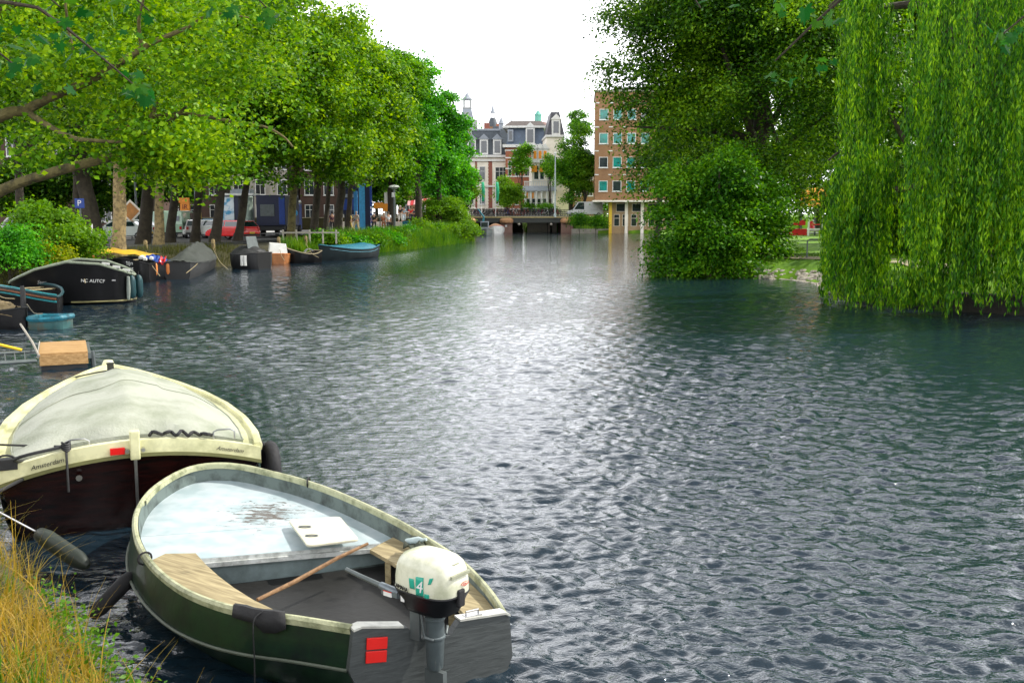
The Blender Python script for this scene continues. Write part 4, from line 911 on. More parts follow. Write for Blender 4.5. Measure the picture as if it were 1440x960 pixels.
b = MB(); b.grid([[PT(.68 + i * .04, hb(.7) * (.6 + j * .13) , .98 - j * .06 + .08 * math.sin(i * 1.4)) for i in range(7)] for j in range(5)]); o = b.build('red_jacket', M['red'], smooth=True, solid=.04); o.location = mid; tagm(o, 'red jacket lying on the blue tarpaulin', 'jacket')
p0, p1 = lay(262, 392, 222, 384, 0, 7.5)
t, PT, hb, sz = boat('tarp_covered_boat', 'boat under a steep grey tarpaulin moored beside the orange fenders', p0 + Vector((-.3, -.3, 0)), p1, 2.0, .55, M['dark'], M['dark'], rise=.2, blunt=.9)
cover(t, PT, hb, sz, mat('grey_green_tarpaulin', (.045, .052, .044), .7, scale=2.5, bump=.4), .0, 1.0, .85, ridge=1.1, over=1.05, drop=.05, wr=.1)
p0, p1 = lay(372, 378, 318, 381, 0, 3.0)
t, PT, hb, sz = boat('dark_motor_boat', 'dark grey motor boat under a sagging cover left of the orange and white boat', p0, p1, 2.1, .78, mat('blackish_hull', (.012, .012, .013), .5), M['dark'], rise=.1, blunt=.7)
cover(t, PT, hb, sz, M['dark'], .0, .95, .45, wr=.12)
for s in (.66, .76): b = MB(); b.tube([PT(s, hb(s) + .1, .2), PT(s, hb(s) + .1, .75)], .09, 8); b.build('side_fender', M['white'], t, smooth=True)
b = MB(); b.add([PT(.55, -.4, 1.1), PT(.55, .4, 1.1), PT(.45, .35, 1.75), PT(.45, -.35, 1.75)], [(0, 1, 2, 3)]); b.build('windscreen', M['grey'], t, solid=.03)
p0, p1 = lay(392, 371, 374, 372, 0, 3)
t, PT, hb, sz = boat('orange_boat', 'small orange boat with a white box-shaped cover beside the dark motor boat', p0, p1, 1.7, .5, mat('faded_orange_hull', (.42, .16, .05), .6), M['orange_buoy'], rise=.1, blunt=.6)
b = MB(); b.add([PT(.3, -.6, .55), PT(.3, .6, .55), PT(.9, .55, .55), PT(.9, -.55, .55), PT(.38, -.5, 1.15), PT(.38, .5, 1.25), PT(.78, .45, 1.2), PT(.78, -.45, 1.15)], [(0, 1, 5, 4), (1, 2, 6, 5), (2, 3, 7, 6), (3, 0, 4, 7), (4, 5, 6, 7)]); b.build('white_cover', M['white'], t)
p0, p1 = lay(446, 369, 394, 372, .3, 1.8)
t, PT, hb, sz = boat('open_dark_boat', 'open dark boat with pale wooden rails left of the teal covered boat', p1, p0, 1.8, .55, M['black'], mat('pale_wood_rail', (.38, .32, .2), .6), M['dark'], rise=.35)
for ch in range(2): b = MB(); b.tube([PT(.05 + s * .3, hb(.2) * (.7 - .3 * ch), .62 + .2 * math.sin(s * 3.1)) for s in np.linspace(0, 1, 9)], .03, 6); b.build('bent_hoop', M['steel'], t, smooth=True)
p0, p1 = lay(518, 361, 446, 368, .3, 1.0)
t, PT, hb, sz = boat('teal_covered_boat', 'long dark boat under a bright teal tarpaulin', p1, p0, 2.2, .62, mat('dark_teal_hull', (.003, .010, .013), .5, spec=.25), M['teal'], rise=.40)
cover(t, PT, hb, sz, M['teal'], .05, .92, .30, drop=.22, wr=.06)
mid = (p0 + p1) / 2
for k_, (s, z, r_, m_) in enumerate(((.01, .62, .30, M['stone']), (-.035, .36, .28, M['stone']), (.03, .30, .20, M['orange_buoy']))):
    p = mid + PT(s, .1 + .3 * k_, z); b = MB(); b.lathe([(0, -r_), (r_ * .6, -r_ * .8), (r_, -r_ * .2), (r_, r_ * .2), (r_ * .6, r_ * .8), (0, r_)], 12); o = b.build('buoy', m_, smooth=True); o.location = p
    tagm(o, ('upper pale round buoy on the stern of the teal-covered boat', 'lower pale buoy hanging at the right end of the teal-covered boat', 'small orange buoy below the pale ones on the teal-covered boat')[k_], 'buoy', 'buoys on the teal-covered boat')
# post with yellow-brown mooring stakes and a gull-like lamp on the bank by the sloop
# ------------------------------------------------------------------ buildings and bridge
class Bld:
    """front face along local +x, facing local -y, ground at local z 0"""
    def __init__(s, name, label, x, y, z, rz=0, cat='building', group=None):
        s.t = empty(name, (x, y, z), label, cat, group, rz)
    def box(s, name, m, *a, bevel=0, label=None):
        b = MB(); b.box(*a); return b.build(name, m, s.t, bevel=bevel, label=label)
    def part(s, name, m, fn, **k):
        b = MB(); fn(b); return b.build(name, m, s.t, **k)
    def win(s, x, z, w_, h, fm, gm, y=0, bars=1, side=0, fr=.09, sill=True):
        """a window with frame standing proud of the wall and a pane set in it; side 1: on the left side wall"""
        b = MB(); g = MB()
        def bx(bb, x0, x1, y0, y1, z0, z1):
            if side == 0: bb.box(x0, x1, y0, y1, z0, z1)
            else: bb.box(y0, y1, x0, x1, z0, z1)
        yo, yi = y - .07, y + .02
        bx(b, x - w_ / 2 - fr, x - w_ / 2, yo, yi, z - fr, z + h + fr); bx(b, x + w_ / 2, x + w_ / 2 + fr, yo, yi, z - fr, z + h + fr)
        bx(b, x - w_ / 2, x + w_ / 2, yo, yi, z + h, z + h + fr); bx(b, x - w_ / 2, x + w_ / 2, yo, yi, z - fr, z)
        for k in range(bars):
            xx = x - w_ / 2 + w_ * (k + 1) / (bars + 1); bx(b, xx - .03, xx + .03, yo + .01, yi, z, z + h)
        if h > 1.6: bx(b, x - w_ / 2, x + w_ / 2, yo + .015, yi, z + h * .66, z + h * .66 + .06)
        if sill: bx(b, x - w_ / 2 - fr - .08, x + w_ / 2 + fr + .08, yo - .1, yi, z - fr - .1, z - fr - .002)
        f = b.build('window', fm, s.t); bx(g, x - w_ / 2, x + w_ / 2, yo + .04, yi, z, z + h); g.build('pane', gm, f); return f
M['brick_red_band'] = brickmat('red_band_brick', (.34, .075, .04), (.28, .06, .035), (.35, .25, .2))
M['cream_stone'] = mat('cream_stucco', (.84, .78, .66), .8, var=.15, scale=.8, bump=.05)
M['dark_frame'] = mat('dark_green_frame', (.02, .03, .03), .5)

# brown office block on the right of the bridge
X0 = Q(836, 300, 151).x; bx_ = Bld('office_block', 'brown brick office block with square windows coloured with teal reflections beside the bridge', X0, 151, .6, math.radians(-4), group=None)
wd = 20; z0 = 4.35; z1 = 20.2
bx_.box('upper_wall', M['brick_brown'], 0, wd, 0, 14, z0, z1)
bx_.box('parapet', M['stone'], -.15, wd + .15, -.15, 14.15, z1, z1 + .3)
bx_.box('soffit_slab', M['cream_stone'], -.3, wd + .3, -.5, 14, z0 - .25, z0 - .002)
bx_.box('ground_wall', mat('sandy_wall', (.40, .28, .15), .8, var=.2), 2.4, wd, 2.0, 13.8, -1, z0 - .26)
for k in range(9):
    for r_ in range(5):
        z = 5.75 + r_ * 3.5
        if z + 1.9 < z1: bx_.win(1.25 + k * 2.05, z, 1.15, 1.4, M['white'], M['glass_teal_reflection'] if (k + r_) % 5 != 1 else M['glass'], bars=0, fr=.08)
def mk(b):
    for k in range(9):
        for r_ in range(4): b.box(k * 2.05 - .05, k * 2.05 + .55, -.05, .01, 8.05 + r_ * 3.5, 8.2 + r_ * 3.5)
bx_.part('stone_insets', M['white'], mk)
for k in range(7): b = MB(); b.box(2.2 + k * 2.4, 2.65 + k * 2.4, 1.3, 1.8, -.6, z0 - .26); b.build('column', M['cream_stone'] if k else M['yellow'], bx_.t)
for k in range(9): bx_.win(3.4 + k * 1.3, .5, .75, 1.7, M['cream_stone'], M['glass'], y=2.0, bars=0, fr=.06, sill=False)
for k in range(5): bx_.win(4.0 + k * 2.4, 2.7, 1.3, 1.1, M['cream_stone'], M['glass'], y=2.0, bars=0, fr=.06, sill=False)
bx_.box('roof_plant', M['grey'], 8, 13, 5, 9, z1 + .3, z1 + 1.2)
b = MB()
for k in range(60): b.box(-3.5 + k * .4, -3.46 + k * .4, 0, .04, 0, 1.1)
b.box(-3.5, 20.2, -.0, .05, 1.1, 1.16); o = b.build('quay_railing', M['dark']); o.location = (X0, 149.5 + 3.6, .6); tagm(o, 'dark quay railing in front of the brown office block', 'railing')
b = MB(); b.box(-5.2, 8, 154.2 - .3, 155.0, -.6, .62); o = b.build('quay_edge', M['stone']); o['kind'] = 'structure'; o.location = (14.4, 0, 0)

# white mansion with red brick stripes, left of the bridge view
def mansard(bd, x0, x1, y0, y1, z0, z1, inset, m, top):
    b = MB(); b.frustum(x0, x1, y0, y1, z0, z1, inset, inset); bd.t and b.build('mansard_roof', m, bd.t)
    b = MB(); b.box(x0 + inset - .2, x1 - inset + .2, y0 + inset - .2, y1 - inset + .2, z1, z1 + .35); b.build('roof_edge', top, bd.t)
def dormer(bd, x, z, w_, h, y, wallm, roofm, glassm, gable=True):
    b = MB(); b.box(x - w_ / 2 - .25, x + w_ / 2 + .25, y - .3, y + 1.6, z, z + h + .3); d = b.build('dormer', wallm, bd.t)
    g = MB(); g.box(x - w_ / 2, x + w_ / 2, y - .34, y - .28, z + .3, z + h); g.build('pane', glassm, d)
    if gable: r_ = MB(); r_.prism([(x - w_ / 2 - .5, z + h + .3), (x + w_ / 2 + .5, z + h + .3), (x, z + h + 1.25)], 'y', y - .45, y + 1.6); r_.build('gable', roofm, d)
A_x = Q(656, 300, 182).x; wh = Bld('white_mansion', 'white mansion with red brick strips and slate mansard behind the bridge', A_x, 182, 2.4, math.radians(3))
W = Q(712, 300, 182).x - A_x
wh.box('wall', M['cream_stone'], 0, W, 0, 14, 0, 10.6)
for x in (2.3, 3.9 - .3): pass
for xa in (1.6, 3.95): wh.box('brick_strip', M['brick_red_band'], xa, xa + (.35 if xa < 2 else .75), -.04, .5, 1.5, 10.2)
def quoins(b):
    for i in range(16):
        for xx in (3.75, 4.72): b.box(xx, xx + .25, -.07, -.045 + .1, 1.7 + i * .55, 1.95 + i * .55)
wh.part('quoins', M['cream_stone'], quoins)['kind'] = 'stuff'
wh.box('plinth', M['stone'], -.15, W + .1, -.2, .0 - .002, 0, 1.4)
for z_ in (5.3, 9.9): wh.box('cornice', M['white'], -.2, W + .15, -.35, -.003, z_, z_ + .3)
wh.box('eaves', M['white'], -.4, W + .3, -.6, 14.3, 10.6, 11.0)
for x in (.8, 2.9): wh.win(x, 2.3, .9, 2.2, M['white'], M['glass'], bars=0); wh.win(x, 6.6, .9, 2.3, M['white'], M['glass'], bars=0)
wh.win(6.1, 2.3, 1.8, 2.3, M['white'], M['glass'], bars=2); wh.win(6.3, 6.6, 2.0, 2.2, M['white'], M['glass'], bars=2)
wh.box('balcony', M['white'], 5.0, 7.4, -1.0, -.36, 5.3, 6.2)
mansard(wh, .1, W, .1, 13.5, 11.0, 15.4, 1.2, M['slate'], M['lead'])
for x in (1.0, 3.2, 5.6): dormer(wh, x, 11.1, 1.0, 2.4, .3, M['white'], M['lead'], M['glass'])
for x in (.9, 6.4): wh.part('roof_spirelet', M['lead'], lambda b: b.lathe([(.45, 15.7), (.4, 16.6), (.55, 16.7), (0, 18.0)], 8, (x, 1.6, 0)))
wh.part('chimney', M['brick_red_band'], lambda b: b.box(3.4, 4.4, 6, 7, 15.3, 17.2))
# brick base tower with pale bands and open lantern, behind it
def tower(name, label, u, vtop, d, base_w, kind):
    p = Q(u, vtop, d); bd = Bld(name, label, p.x, d, 2.4, 0, 'tower'); H = p.z - 2.4; w2 = base_w / 2
    pale = mat('pale_distant_stone', (.36, .37, .36), .8, var=.1); 
    if kind == 0:
        bd.box('base', M['brick_red_band'], -w2, w2, -w2, w2, 0, H - 7.6)
        bd.part('stone_bands', pale, lambda b: [b.box(-w2 - .05, w2 + .05, -w2 - .05, w2 + .05, H - 13.6 + k * 1.2, H - 13.1 + k * 1.2) for k in range(5)])
        bd.box('balcony', pale, -w2 - .4, w2 + .4, -w2 - .4, w2 + .4, H - 7.6, H - 6.0)
        bd.part('roof', M['lead'], lambda b: b.frustum(-w2 * .85, w2 * .85, -w2 * .85, w2 * .85, H - 6.0, H - 3.5, w2 * .35, w2 * .35))
        bd.part('dormer', pale, lambda b: b.box(-.45, .45, -w2 + .1, 0, H - 6.0, H - 4.4))
        bd.box('platform', pale, -.95, .95, -.95, .95, H - 3.6, H - 3.3)
        for sx in (-.8, .8):
            for sy in (-.8, .8): bd.box('column', pale, sx * .85 - .17, sx * .85 + .17, sy * .85 - .17, sy * .85 + .17, H - 3.3, H - 1.8)
        bd.part('spire', M['lead'], lambda b: b.lathe([(1.0, H - 1.8), (1.1, H - 1.55), (.6, H - 1.0), (.2, H - .4), (0.03, H)], 8))
    else:
        bd.box('base', M['brick_brown'], -w2, w2, -w2, w2, 0, H - 5.0)
        bd.part('bell_roof', M['slate'], lambda b: b.lathe([(w2 * .62, H - 5.0), (w2 * .55, H - 4.2), (w2 * .42, H - 3.4), (w2 * .3, H - 3.0)], 12), smooth=True)
        for a in range(4): bd.box('column', pale, .5 * math.cos(a * 1.57 + .78) - .08, .5 * math.cos(a * 1.57 + .78) + .08, .5 * math.sin(a * 1.57 + .78) - .08, .5 * math.sin(a * 1.57 + .78) + .08, H - 3.0, H - 2.0)
        bd.part('spire', M['lead'], lambda b: b.lathe([(.6, H - 2.0), (.3, H - 1.3), (.02, H)], 8))
tower('lantern_tower', 'pale tower with open lantern and brick-banded base, left of the slimmer spire', 657, 129, 215, 3.4, 0)
tower('slim_spire', 'slim spire with grey bell-shaped roof right of the lantern tower', 693, 146, 220, 3.6, 1)
p = Q(706, 178, 200); bd = Bld('slate_gabled_house', 'grey slate gabled roof house behind the white mansion', Q(688, 300, 200).x, 200, 2.4)
bd.box('wall', M['cream_stone'], 0, 5.2, 0, 10, 0, p.z - 5.8); bd.part('roof', M['slate'], lambda b: b.frustum(-.2, 5.4, -.2, 10.2, p.z - 5.8, p.z - 2.3, 1.0, .8)); bd.part('chimney', M['brick_orange'], lambda b: b.box(1.4, 2.6, 1, 2, p.z - 4, p.z - 1.8))
bd.part('finial', M['lead'], lambda b: b.box(4.3, 4.5, .8, 1.0, p.z - 2.3, p.z - .6))
# orange brick house
Bx = Q(711, 300, 180).x; W2 = Q(752, 300, 180).x - Bx; ob = Bld('orange_brick_house', 'orange brick house with a blue-grey mansard roof between the white houses', Bx, 180, 2.4, math.radians(-3))
ob.box('wall', M['brick_orange'], 0, W2 + 2, 0, 12, 0, 12.2)
ob.part('stone_bands', M['white'], lambda b: [b.box(-.04, W2 + 2.04, -.05, .3, z_, z_ + .22) for z_ in (1.2, 4.3, 5.2, 7.0, 8.4, 10.3, 11.6)])
for x in (.75, 2.0): ob.win(x, 7.2, .5, 2.6, M['white'], M['glass'], bars=0, fr=.07); ob.win(x, 2.2, .5, 2.4, M['white'], M['glass'], bars=0, fr=.07)
ob.win(4.0, 7.2, 1.0, 2.6, M['white'], M['glass']); ob.win(4.0, 2.2, 1.0, 2.4, M['white'], M['glass'])
ob.box('eaves', M['white'], -.5, W2 + 2.4, -.7, 12.4, 12.2, 12.7)
b = MB(); b.frustum(.1, W2 + 2, .0, 12, 12.7, 15.6, .5, .5); b.build('mansard_roof', mat('blue_slate', (.09, .13, .19), .5, var=.3, scale=2), ob.t)
b = MB(); b.box(-.5, W2 + 2, -.5, 12, 15.6, 15.95); b.build('roof_edge', M['white'], ob.t)
b = MB(); b.frustum(-.3, W2 + 2, -.3, 11.8, 15.95, 16.9, 1.2, 1.2); b.build('flat_roof', mat('brown_lead_roof', (.14, .12, .11), .6), ob.t)
dormer(ob, 4.4, 12.7, 1.1, 2.6, -.2, M['white'], M['white'], M['glass']); dormer(ob, .9, 13.2, .5, 1.8, -.1, M['cyan'] if False else M['lead'], M['lead'], M['glass'], gable=False)
# dome with copper lantern
p = Q(758, 154, 215); dm_ = Bld('domed_building', 'reddish dome with a green copper lantern behind the orange brick house', Q(757, 300, 215).x, 215, 2.4)
H = p.z - 2.4; dm_.box('wall', M['brick_brown'], -4.5, 3, 0, 8, 0, H - 6.6)
dm_.part('dome', mat('reddish_dome', (.17, .09, .075), .6, var=.2), lambda b: b.lathe([(3.9, H - 6.6), (3.7, H - 5), (2.9, H - 3.4), (1.9, H - 2.4), (1.2, H - 2.2)], 16, (0, 4, 0)), smooth=True)
dm_.part('lantern', M['copper'], lambda b: b.lathe([(.8, H - 2.2), (.75, H - .9), (.9, H - .8), (0, H + .3)], 8, (0, 4, 0)))
# right white house with tall mansard tower and columned bay
Cx = Q(748, 300, 170).x; px_ = lambda u: Q(u, 300, 170).x - Cx; pz = lambda v: Q(750, v, 170).z - 2.4
hc = Bld('portico_house', 'white house with steep dark mansard tower and columned ground floor bay', Cx, 170, 2.4, math.radians(2))
W3 = px_(792); hc.box('wall', M['cream_stone'], 0, W3, 0, 11, 0, pz(229))
hc.box('cornice', M['white'], -.3, W3 + .3, -.5, 11.2, pz(229), pz(226))
b = MB(); b.frustum(0, px_(772), .1, 10, pz(226), pz(204), .9, 1.2); b.build('mansard_roof', M['slate'], hc.t)
for u in (752, 759, 766): dormer(hc, px_(u), pz(226), .5, 1.6, -.1, M['white'], M['white'], M['orange'])
b = MB(); b.box(px_(768), px_(792), -.3, 10, pz(226), pz(193)); b.build('tower_wall', M['cream_stone'], hc.t)
b = MB(); b.box(px_(766.5), px_(793), -.7, 10.3, pz(193), pz(190)); b.build('tower_cornice', M['white'], hc.t)
b = MB(); b.frustum(px_(768), px_(793), -.3, 9, pz(190), pz(157), .8, 1.0); b.build('tower_roof', mat('dark_slate', (.055, .055, .065), .55, var=.3, scale=3), hc.t)
dormer(hc, px_(781), pz(190), .9, 2.2, -.3, M['white'], M['white'], M['glass'])
hc.part('roof_finial', M['lead'], lambda b: [b.box(px_(u) - .06, px_(u) + .06, 1, 1.12, pz(157), pz(157) + 1.1) for u in (776, 781, 786, 790)])
for u, w_ in ((754, .7), (762, .6), (774, .8), (784, .8)): hc.win(px_(u), pz(252), w_, 2.2, M['white'], M['glass'], bars=0)
hc.part('orange_blinds', M['orange'], lambda b: [b.box(px_(u) - .45, px_(u) + .45, -.28, -.08, pz(242), pz(233)) for u in (751, 762, 775)])
bayx0, bayx1 = px_(735), px_(779)
hc.part('bay_roof', M['lead'], lambda b: b.frustum(bayx0 - .3, bayx1 + .3, -2.6, -.002, pz(269), pz(262), .5, .3))
hc.part('balustrade', M['white'], lambda b: ([b.box(bayx0 + .2 + k * .35, bayx0 + .36 + k * .35, -2.0, -1.86, pz(262), pz(256.5)) for k in range(15)], b.box(bayx0 + .1, bayx1 - .1, -2.1, -1.8, pz(256.5), pz(255.3))))
hc.box('bay_wall', M['cream_stone'], bayx0 + .3, bayx1 - .3, -2.0, -.003, 0, pz(269))
for k in range(6): hc.part('column', M['white'], lambda b: b.lathe([(.3, 0), (.3, .3), (.2, .35), (.2, pz(272)), (.3, pz(269.5))], 10, (bayx0 + .35 + k * (bayx1 - bayx0 - .7) / 5, -2.25, 0)))
for k in range(5): hc.win(bayx0 + .35 + (k + .5) * (bayx1 - bayx0 - .7) / 5, .8, .5, 2.2, M['white'], M['glass'], y=-2.0, bars=0, fr=.05, sill=False)
hc.part('orange_curtains', M['orange'], lambda b: [b.box(bayx0 + .1 + k * 1.0, bayx0 + .75 + k * 1.0, -2.14, -2.09, pz(279), pz(271)) for k in (0, 1)] )
hc.box('side_wing', M['cream_stone'], px_(779), px_(800), .5, 9, 0, pz(262))
hc.part('garden_balustrade', M['stone'], lambda b: ([b.box(px_(778) + k * .4, px_(778) + k * .4 + .18, -4, -3.8, 0, .8) for k in range(22)], b.box(px_(778), px_(778) + 9, -4.1, -3.7, .8, 1.0)))
# row houses behind the left quay trees
for k, (x, y, w_, h, m_) in enumerate(((-78, 104, 15, 16, 'brick_dark'), (-62.8, 106, 12, 15, 'brick_dark'), (-50.6, 108, 11, 17, 'brick_dark'), (-39, 138, 9, 13, 'stone'), (-29.5, 140, 8, 14, 'brick_dark'), (-60, 140, 20, 14, 'brick_dark'))):
    lbs = ('dark brick street house at the far left behind the trees', 'dark brick street house with pointed gable behind the parking sign', 'dark street house behind the parked white van', 'grey stone street house seen between the quay trunks', 'dark brick street house near the blue kiosk', 'wide dark street building behind the dark houses')
    bd = Bld('street_house', lbs[k], x, y, 1.0, 0, 'building', 'street houses behind the quay trees')
    bd.box('wall', M[m_], 0, w_, 0, 10, 0, h); bd.part('roof', M['slate'], lambda b: b.prism([(-.3, h), (w_ + .3, h), (w_ / 2, h + 4)], 'y', -.3, 10.3))
    nn = int(w_ // 2.6)
    for i in range(nn):
        for j in range(4): bd.win(w_ * (i + .5) / nn, 1.2 + j * 3.4, 1.2, 1.9, M['white'], M['glass'], fr=.1)

def at_(u, d): return Q(u, 300, d).x
# bridge
BR = Bld('canal_bridge', 'low flat canal bridge with brick piers and dark railing', 0, 156, 0, 0, 'bridge')
bl, brr = Q(652, 300, 156).x - 1.5, Q(806, 300, 156).x
BR.box('deck', mat('dark_bridge_beam', (.03, .035, .03), .6), bl, brr, 0, 11, 1.55, 2.30)
BR.box('deck_edge', mat('ochre_edge', (.35, .29, .12), .6), bl, brr, -.12, .3, 2.303, 2.50)
BR.box('bridge_road', M['asphalt'], bl, brr, .3, 11, 2.303, 2.46)
for u0, u1, nm in ((704, 720.5, 0), (789, 806, 1), (652, 668, 2)):
    x0_, x1_ = Q(u0, 300, 156).x, Q(u1, 300, 156).x
    b = MB(); b.box(x0_, x1_, -.5, 10.4, -.8, 1.54); b.build('pier', mat('pink_brown_pier', (.22, .13, .10), .8, var=.2, bump=.1), BR.t)
    b = MB(); xm = (x0_ + x1_) / 2; b.lathe([(1.0, 1.55), (1.05, 1.62), (1.08, 1.95), (.9, 2.15), (.6, 2.29)], 14, (xm, -.35, 0)); b.build('pier_cap', mat('orange_stone_cap', (.50, .27, .13), .7), BR.t, smooth=True)
b = MB()
for i in range(int((brr - bl) / .45)): b.box(bl + i * .45, bl + i * .45 + .05, -.02, .03, 2.5, 3.5)
b.box(bl, brr, -.04, .04, 3.5, 3.58); b.box(bl, brr, -.03, .03, 2.9, 2.95); b.build('railing', M['black_matt'], BR.t)
b = MB(); x0_ = Q(704, 300, 156).x; b.box(x0_ + .7, x0_ + 1.0, -.56, -.502, .9, 1.2); b.build('white_plate', M['white'], BR.t)
for k, u in enumerate((730, 775)):
    b = MB(); b.lathe([(0, -.25), (.25, 0), (0, .25)], 10); o = b.build('bridge_lamp', M['stone'], BR.t, smooth=True); o.location = (Q(u, 300, 156).x, -.3, 1.3)
# light wall seen beyond the arch
b = MB(); b.box(2.5, 7.4, 165.6, 166.0, -.5, 1.5); 
for k in range(9): b.box(2.7 + k * .5, 2.85 + k * .5, 165.5, 165.598, 0, 1.4)
o = b.build('garden_wall', M['cream_stone']); tagm(o, 'pale ribbed garden wall seen under the middle span of the bridge', 'wall')
# bicycles along the railing
def bike_mb(cols):
    b = MB()
    for xw in (-.52, .52):
        b.tube([(xw + .33 * math.cos(a), 0, .34 + .33 * math.sin(a)) for a in np.linspace(0, 6.283, 15)], .028, 5, mi=1, cap=False)
        for a in range(4): b.tube([(xw + .32 * math.cos(a * .785), 0, .34 + .32 * math.sin(a * .785)), (xw - .32 * math.cos(a * .785), 0, .34 - .32 * math.sin(a * .785))], .005, 3, mi=2)
    for q in ([(-.52, 0, .34), (-.12, 0, .32), (.36, 0, .78)], [(-.52, 0, .34), (-.22, 0, .82), (.33, 0, .86)], [(-.12, 0, .32), (-.25, 0, .95)], [(.52, 0, .34), (.36, 0, .80), (.30, 0, 1.05)]): b.tube(q, .024, 5, mi=0)
    b.tube([(.18, -.28, 1.08), (.30, -.1, 1.07), (.30, .1, 1.07), (.18, .28, 1.08)], .02, 5, mi=2); b.box(-.37, -.12, -.08, .08, .95, 1.02, mi=1); b.box(-.75, -.35, -.08, .08, .72, .76, mi=1)
    return b
bcols = [M['black'], M['dark'], M['red'], M['blue'], M['white'], M['brick_orange'], M['grey']]
btypes = ['black', 'dark grey', 'red', 'blue', 'white', 'rusty orange', 'grey']; bm_src = {}
xs_b = np.linspace(Q(664, 300, 156).x, Q(786, 300, 156).x, 46); n_b = 0
order = [0, 0, 1, 0, 2, 1, 0, 5, 6, 0, 4, 0, 2, 0, 3, 1]
cnt = {}
def ordinal(n):
    o1 = ['', 'first', 'second', 'third', 'fourth', 'fifth', 'sixth', 'seventh', 'eighth', 'ninth', 'tenth', 'eleventh', 'twelfth', 'thirteenth', 'fourteenth', 'fifteenth', 'sixteenth', 'seventeenth', 'eighteenth', 'nineteenth']
    if n < 20: return o1[n]
    t_ = {2: ('twenty', 'twentieth'), 3: ('thirty', 'thirtieth'), 4: ('forty', 'fortieth')}[n // 10]
    return t_[1] if n % 10 == 0 else t_[0] + '-' + o1[n % 10]
for i, x in enumerate(xs_b):
    k = order[(i * 7) % len(order)]; y = 157.0 if i % 2 else 156.55
    if k not in bm_src: bm_src[k] = o = bike_mb(0).build('bicycle', [bcols[k], M['black_matt'], M['steel']])
    else: o = bm_src[k].copy(); link(o)
    o.location = (float(x) + R.uniform(-.15, .15), y, 2.62); o.rotation_euler = (R.uniform(-.1, .1), 0, R.choice([0, math.pi]) + R.uniform(-.5, .5)); o.scale = (1, 1, 1.08)
    tagm(o, '%s bicycle parked against the bridge railing, %s from the left end' % (btypes[k], ordinal(i + 1)), 'bicycle', 'bicycles along the bridge railing')
b = MB(); b.box(bl, brr, 156.3, 158.0, 2.46, 2.62); o = b.build('bridge_pavement', M['concrete']); o['kind'] = 'structure'
# flags on the bridge
for k, u in enumerate((658.5, 677, 697)):
    p = Q(u, 305, 155.6); t = empty('flag_pole', (p.x, 155.7, 2.5), ('green feather flag nearest the left trees on the bridge', 'middle green feather flag on the bridge', 'green feather flag on the bridge before the light green tree')[k], 'flag', 'green feather flags on the bridge')
    b = MB(); b.tube([(0, 0, 0), (0, 0, 5.3)], .06, 6); b.build('pole', M['white'], t, smooth=True)
    b = MB(); b.grid([[(x_ * (1 - .5 * abs(zz - .5)), .12 * math.sin(zz * 5 + x_ * 4), 2.3 + zz * 3.0) for x_ in (.05, .3, .58)] for zz in np.linspace(0, 1, 9)]); b.build('flag_cloth', M['green_flag'], t, smooth=True, solid=.01)
p = Q(781, 305, 154); b = MB(); t = empty('lamp_post', (p.x, 155.2, 2.4), 'tall pale mast at the right end of the bridge', 'mast'); b.tube([(0, 0, 0), (0, 0, 9.6)], [.14, .08], 8); b.lathe([(.2, 0), (.2, .5), (.12, .6)], 8); b.build('pole', mat('pale_blue_grey_paint', (.42, .50, .50), .5), t, smooth=True); b = MB(); b.lathe([(.12, 9.6), (.22, 9.75), (.12, 9.95)], 8); b.build('lamp_head', M['white'], t)

# houses closing the view right of the portico house and beyond the canal end
for k, (u, d, w_, h, m_) in enumerate(((772, 205, 9.5, 10.5, 'brick_brown'), (560, 190, 12, 11, 'brick_brown'), (600, 205, 12, 12, 'cream_stone'))):
    bd = Bld('canal_house', ('brown canal house between the portico house and the office block', 'brown house behind the elms at the left bridge end', 'pale house behind the elms near the lantern tower')[k], at_(u, d), d, 2.4)
    bd.box('wall', M[m_], 0, w_, 0, 9, 0, h); bd.part('roof', M['slate'], lambda b: b.frustum(-.3, w_ + .3, -.3, 9.3, h, h + 3, 1.5, 1.5))
    for i in range(4):
        for j in range(3): bd.win(w_ * (i + .5) / 4, 1.0 + j * 3.2, 1.1, 1.8, M['white'], M['glass'])
# boats by the bridge
q = Q(697, 327, 150); t, PT, hb, sz = boat('tour_boat', 'small white and red motor boat in front of the left bridge pier', Vector((q.x + .3, 148, 0)), Vector((q.x - .2, 152.5, 0)), 2.6, .85, M['white'], M['red'], M['dark'], rise=.35, blunt=.6)
cover(t, PT, hb, sz, mat('pink_yellow_cover', (.60, .36, .16), .6, dirt=(.5, .15, .15), scale=6), .2, .95, .6, drop=.1)
q = Q(681, 330, 140); t, PT, hb, sz = boat('work_boat', 'grey work boat with a raised blue arm left of the white and red boat', Vector((q.x + .4, 136, 0)), Vector((q.x - .2, 142, 0)), 2.2, .7, M['grey'], M['dark'], M['dark'], rise=.2)
b = MB(); b.box(-.55, .55, -1.2, .4, .75, 1.9); b.build('wheelhouse', M['lead'], t); b = MB(); b.box(-.45, .45, -1.26, -1.2, 1.15, 1.75); b.build('windscreen', M['glass'], t)
b = MB(); b.tube([(-.2, -.8, 1.9), (-.1, -.9, 2.5), (-.9, -.9, 3.6)], [.14, .14, .10], 8); b.build('crane_arm', mat('petrol_blue', (.02, .16, .20), .5), t)
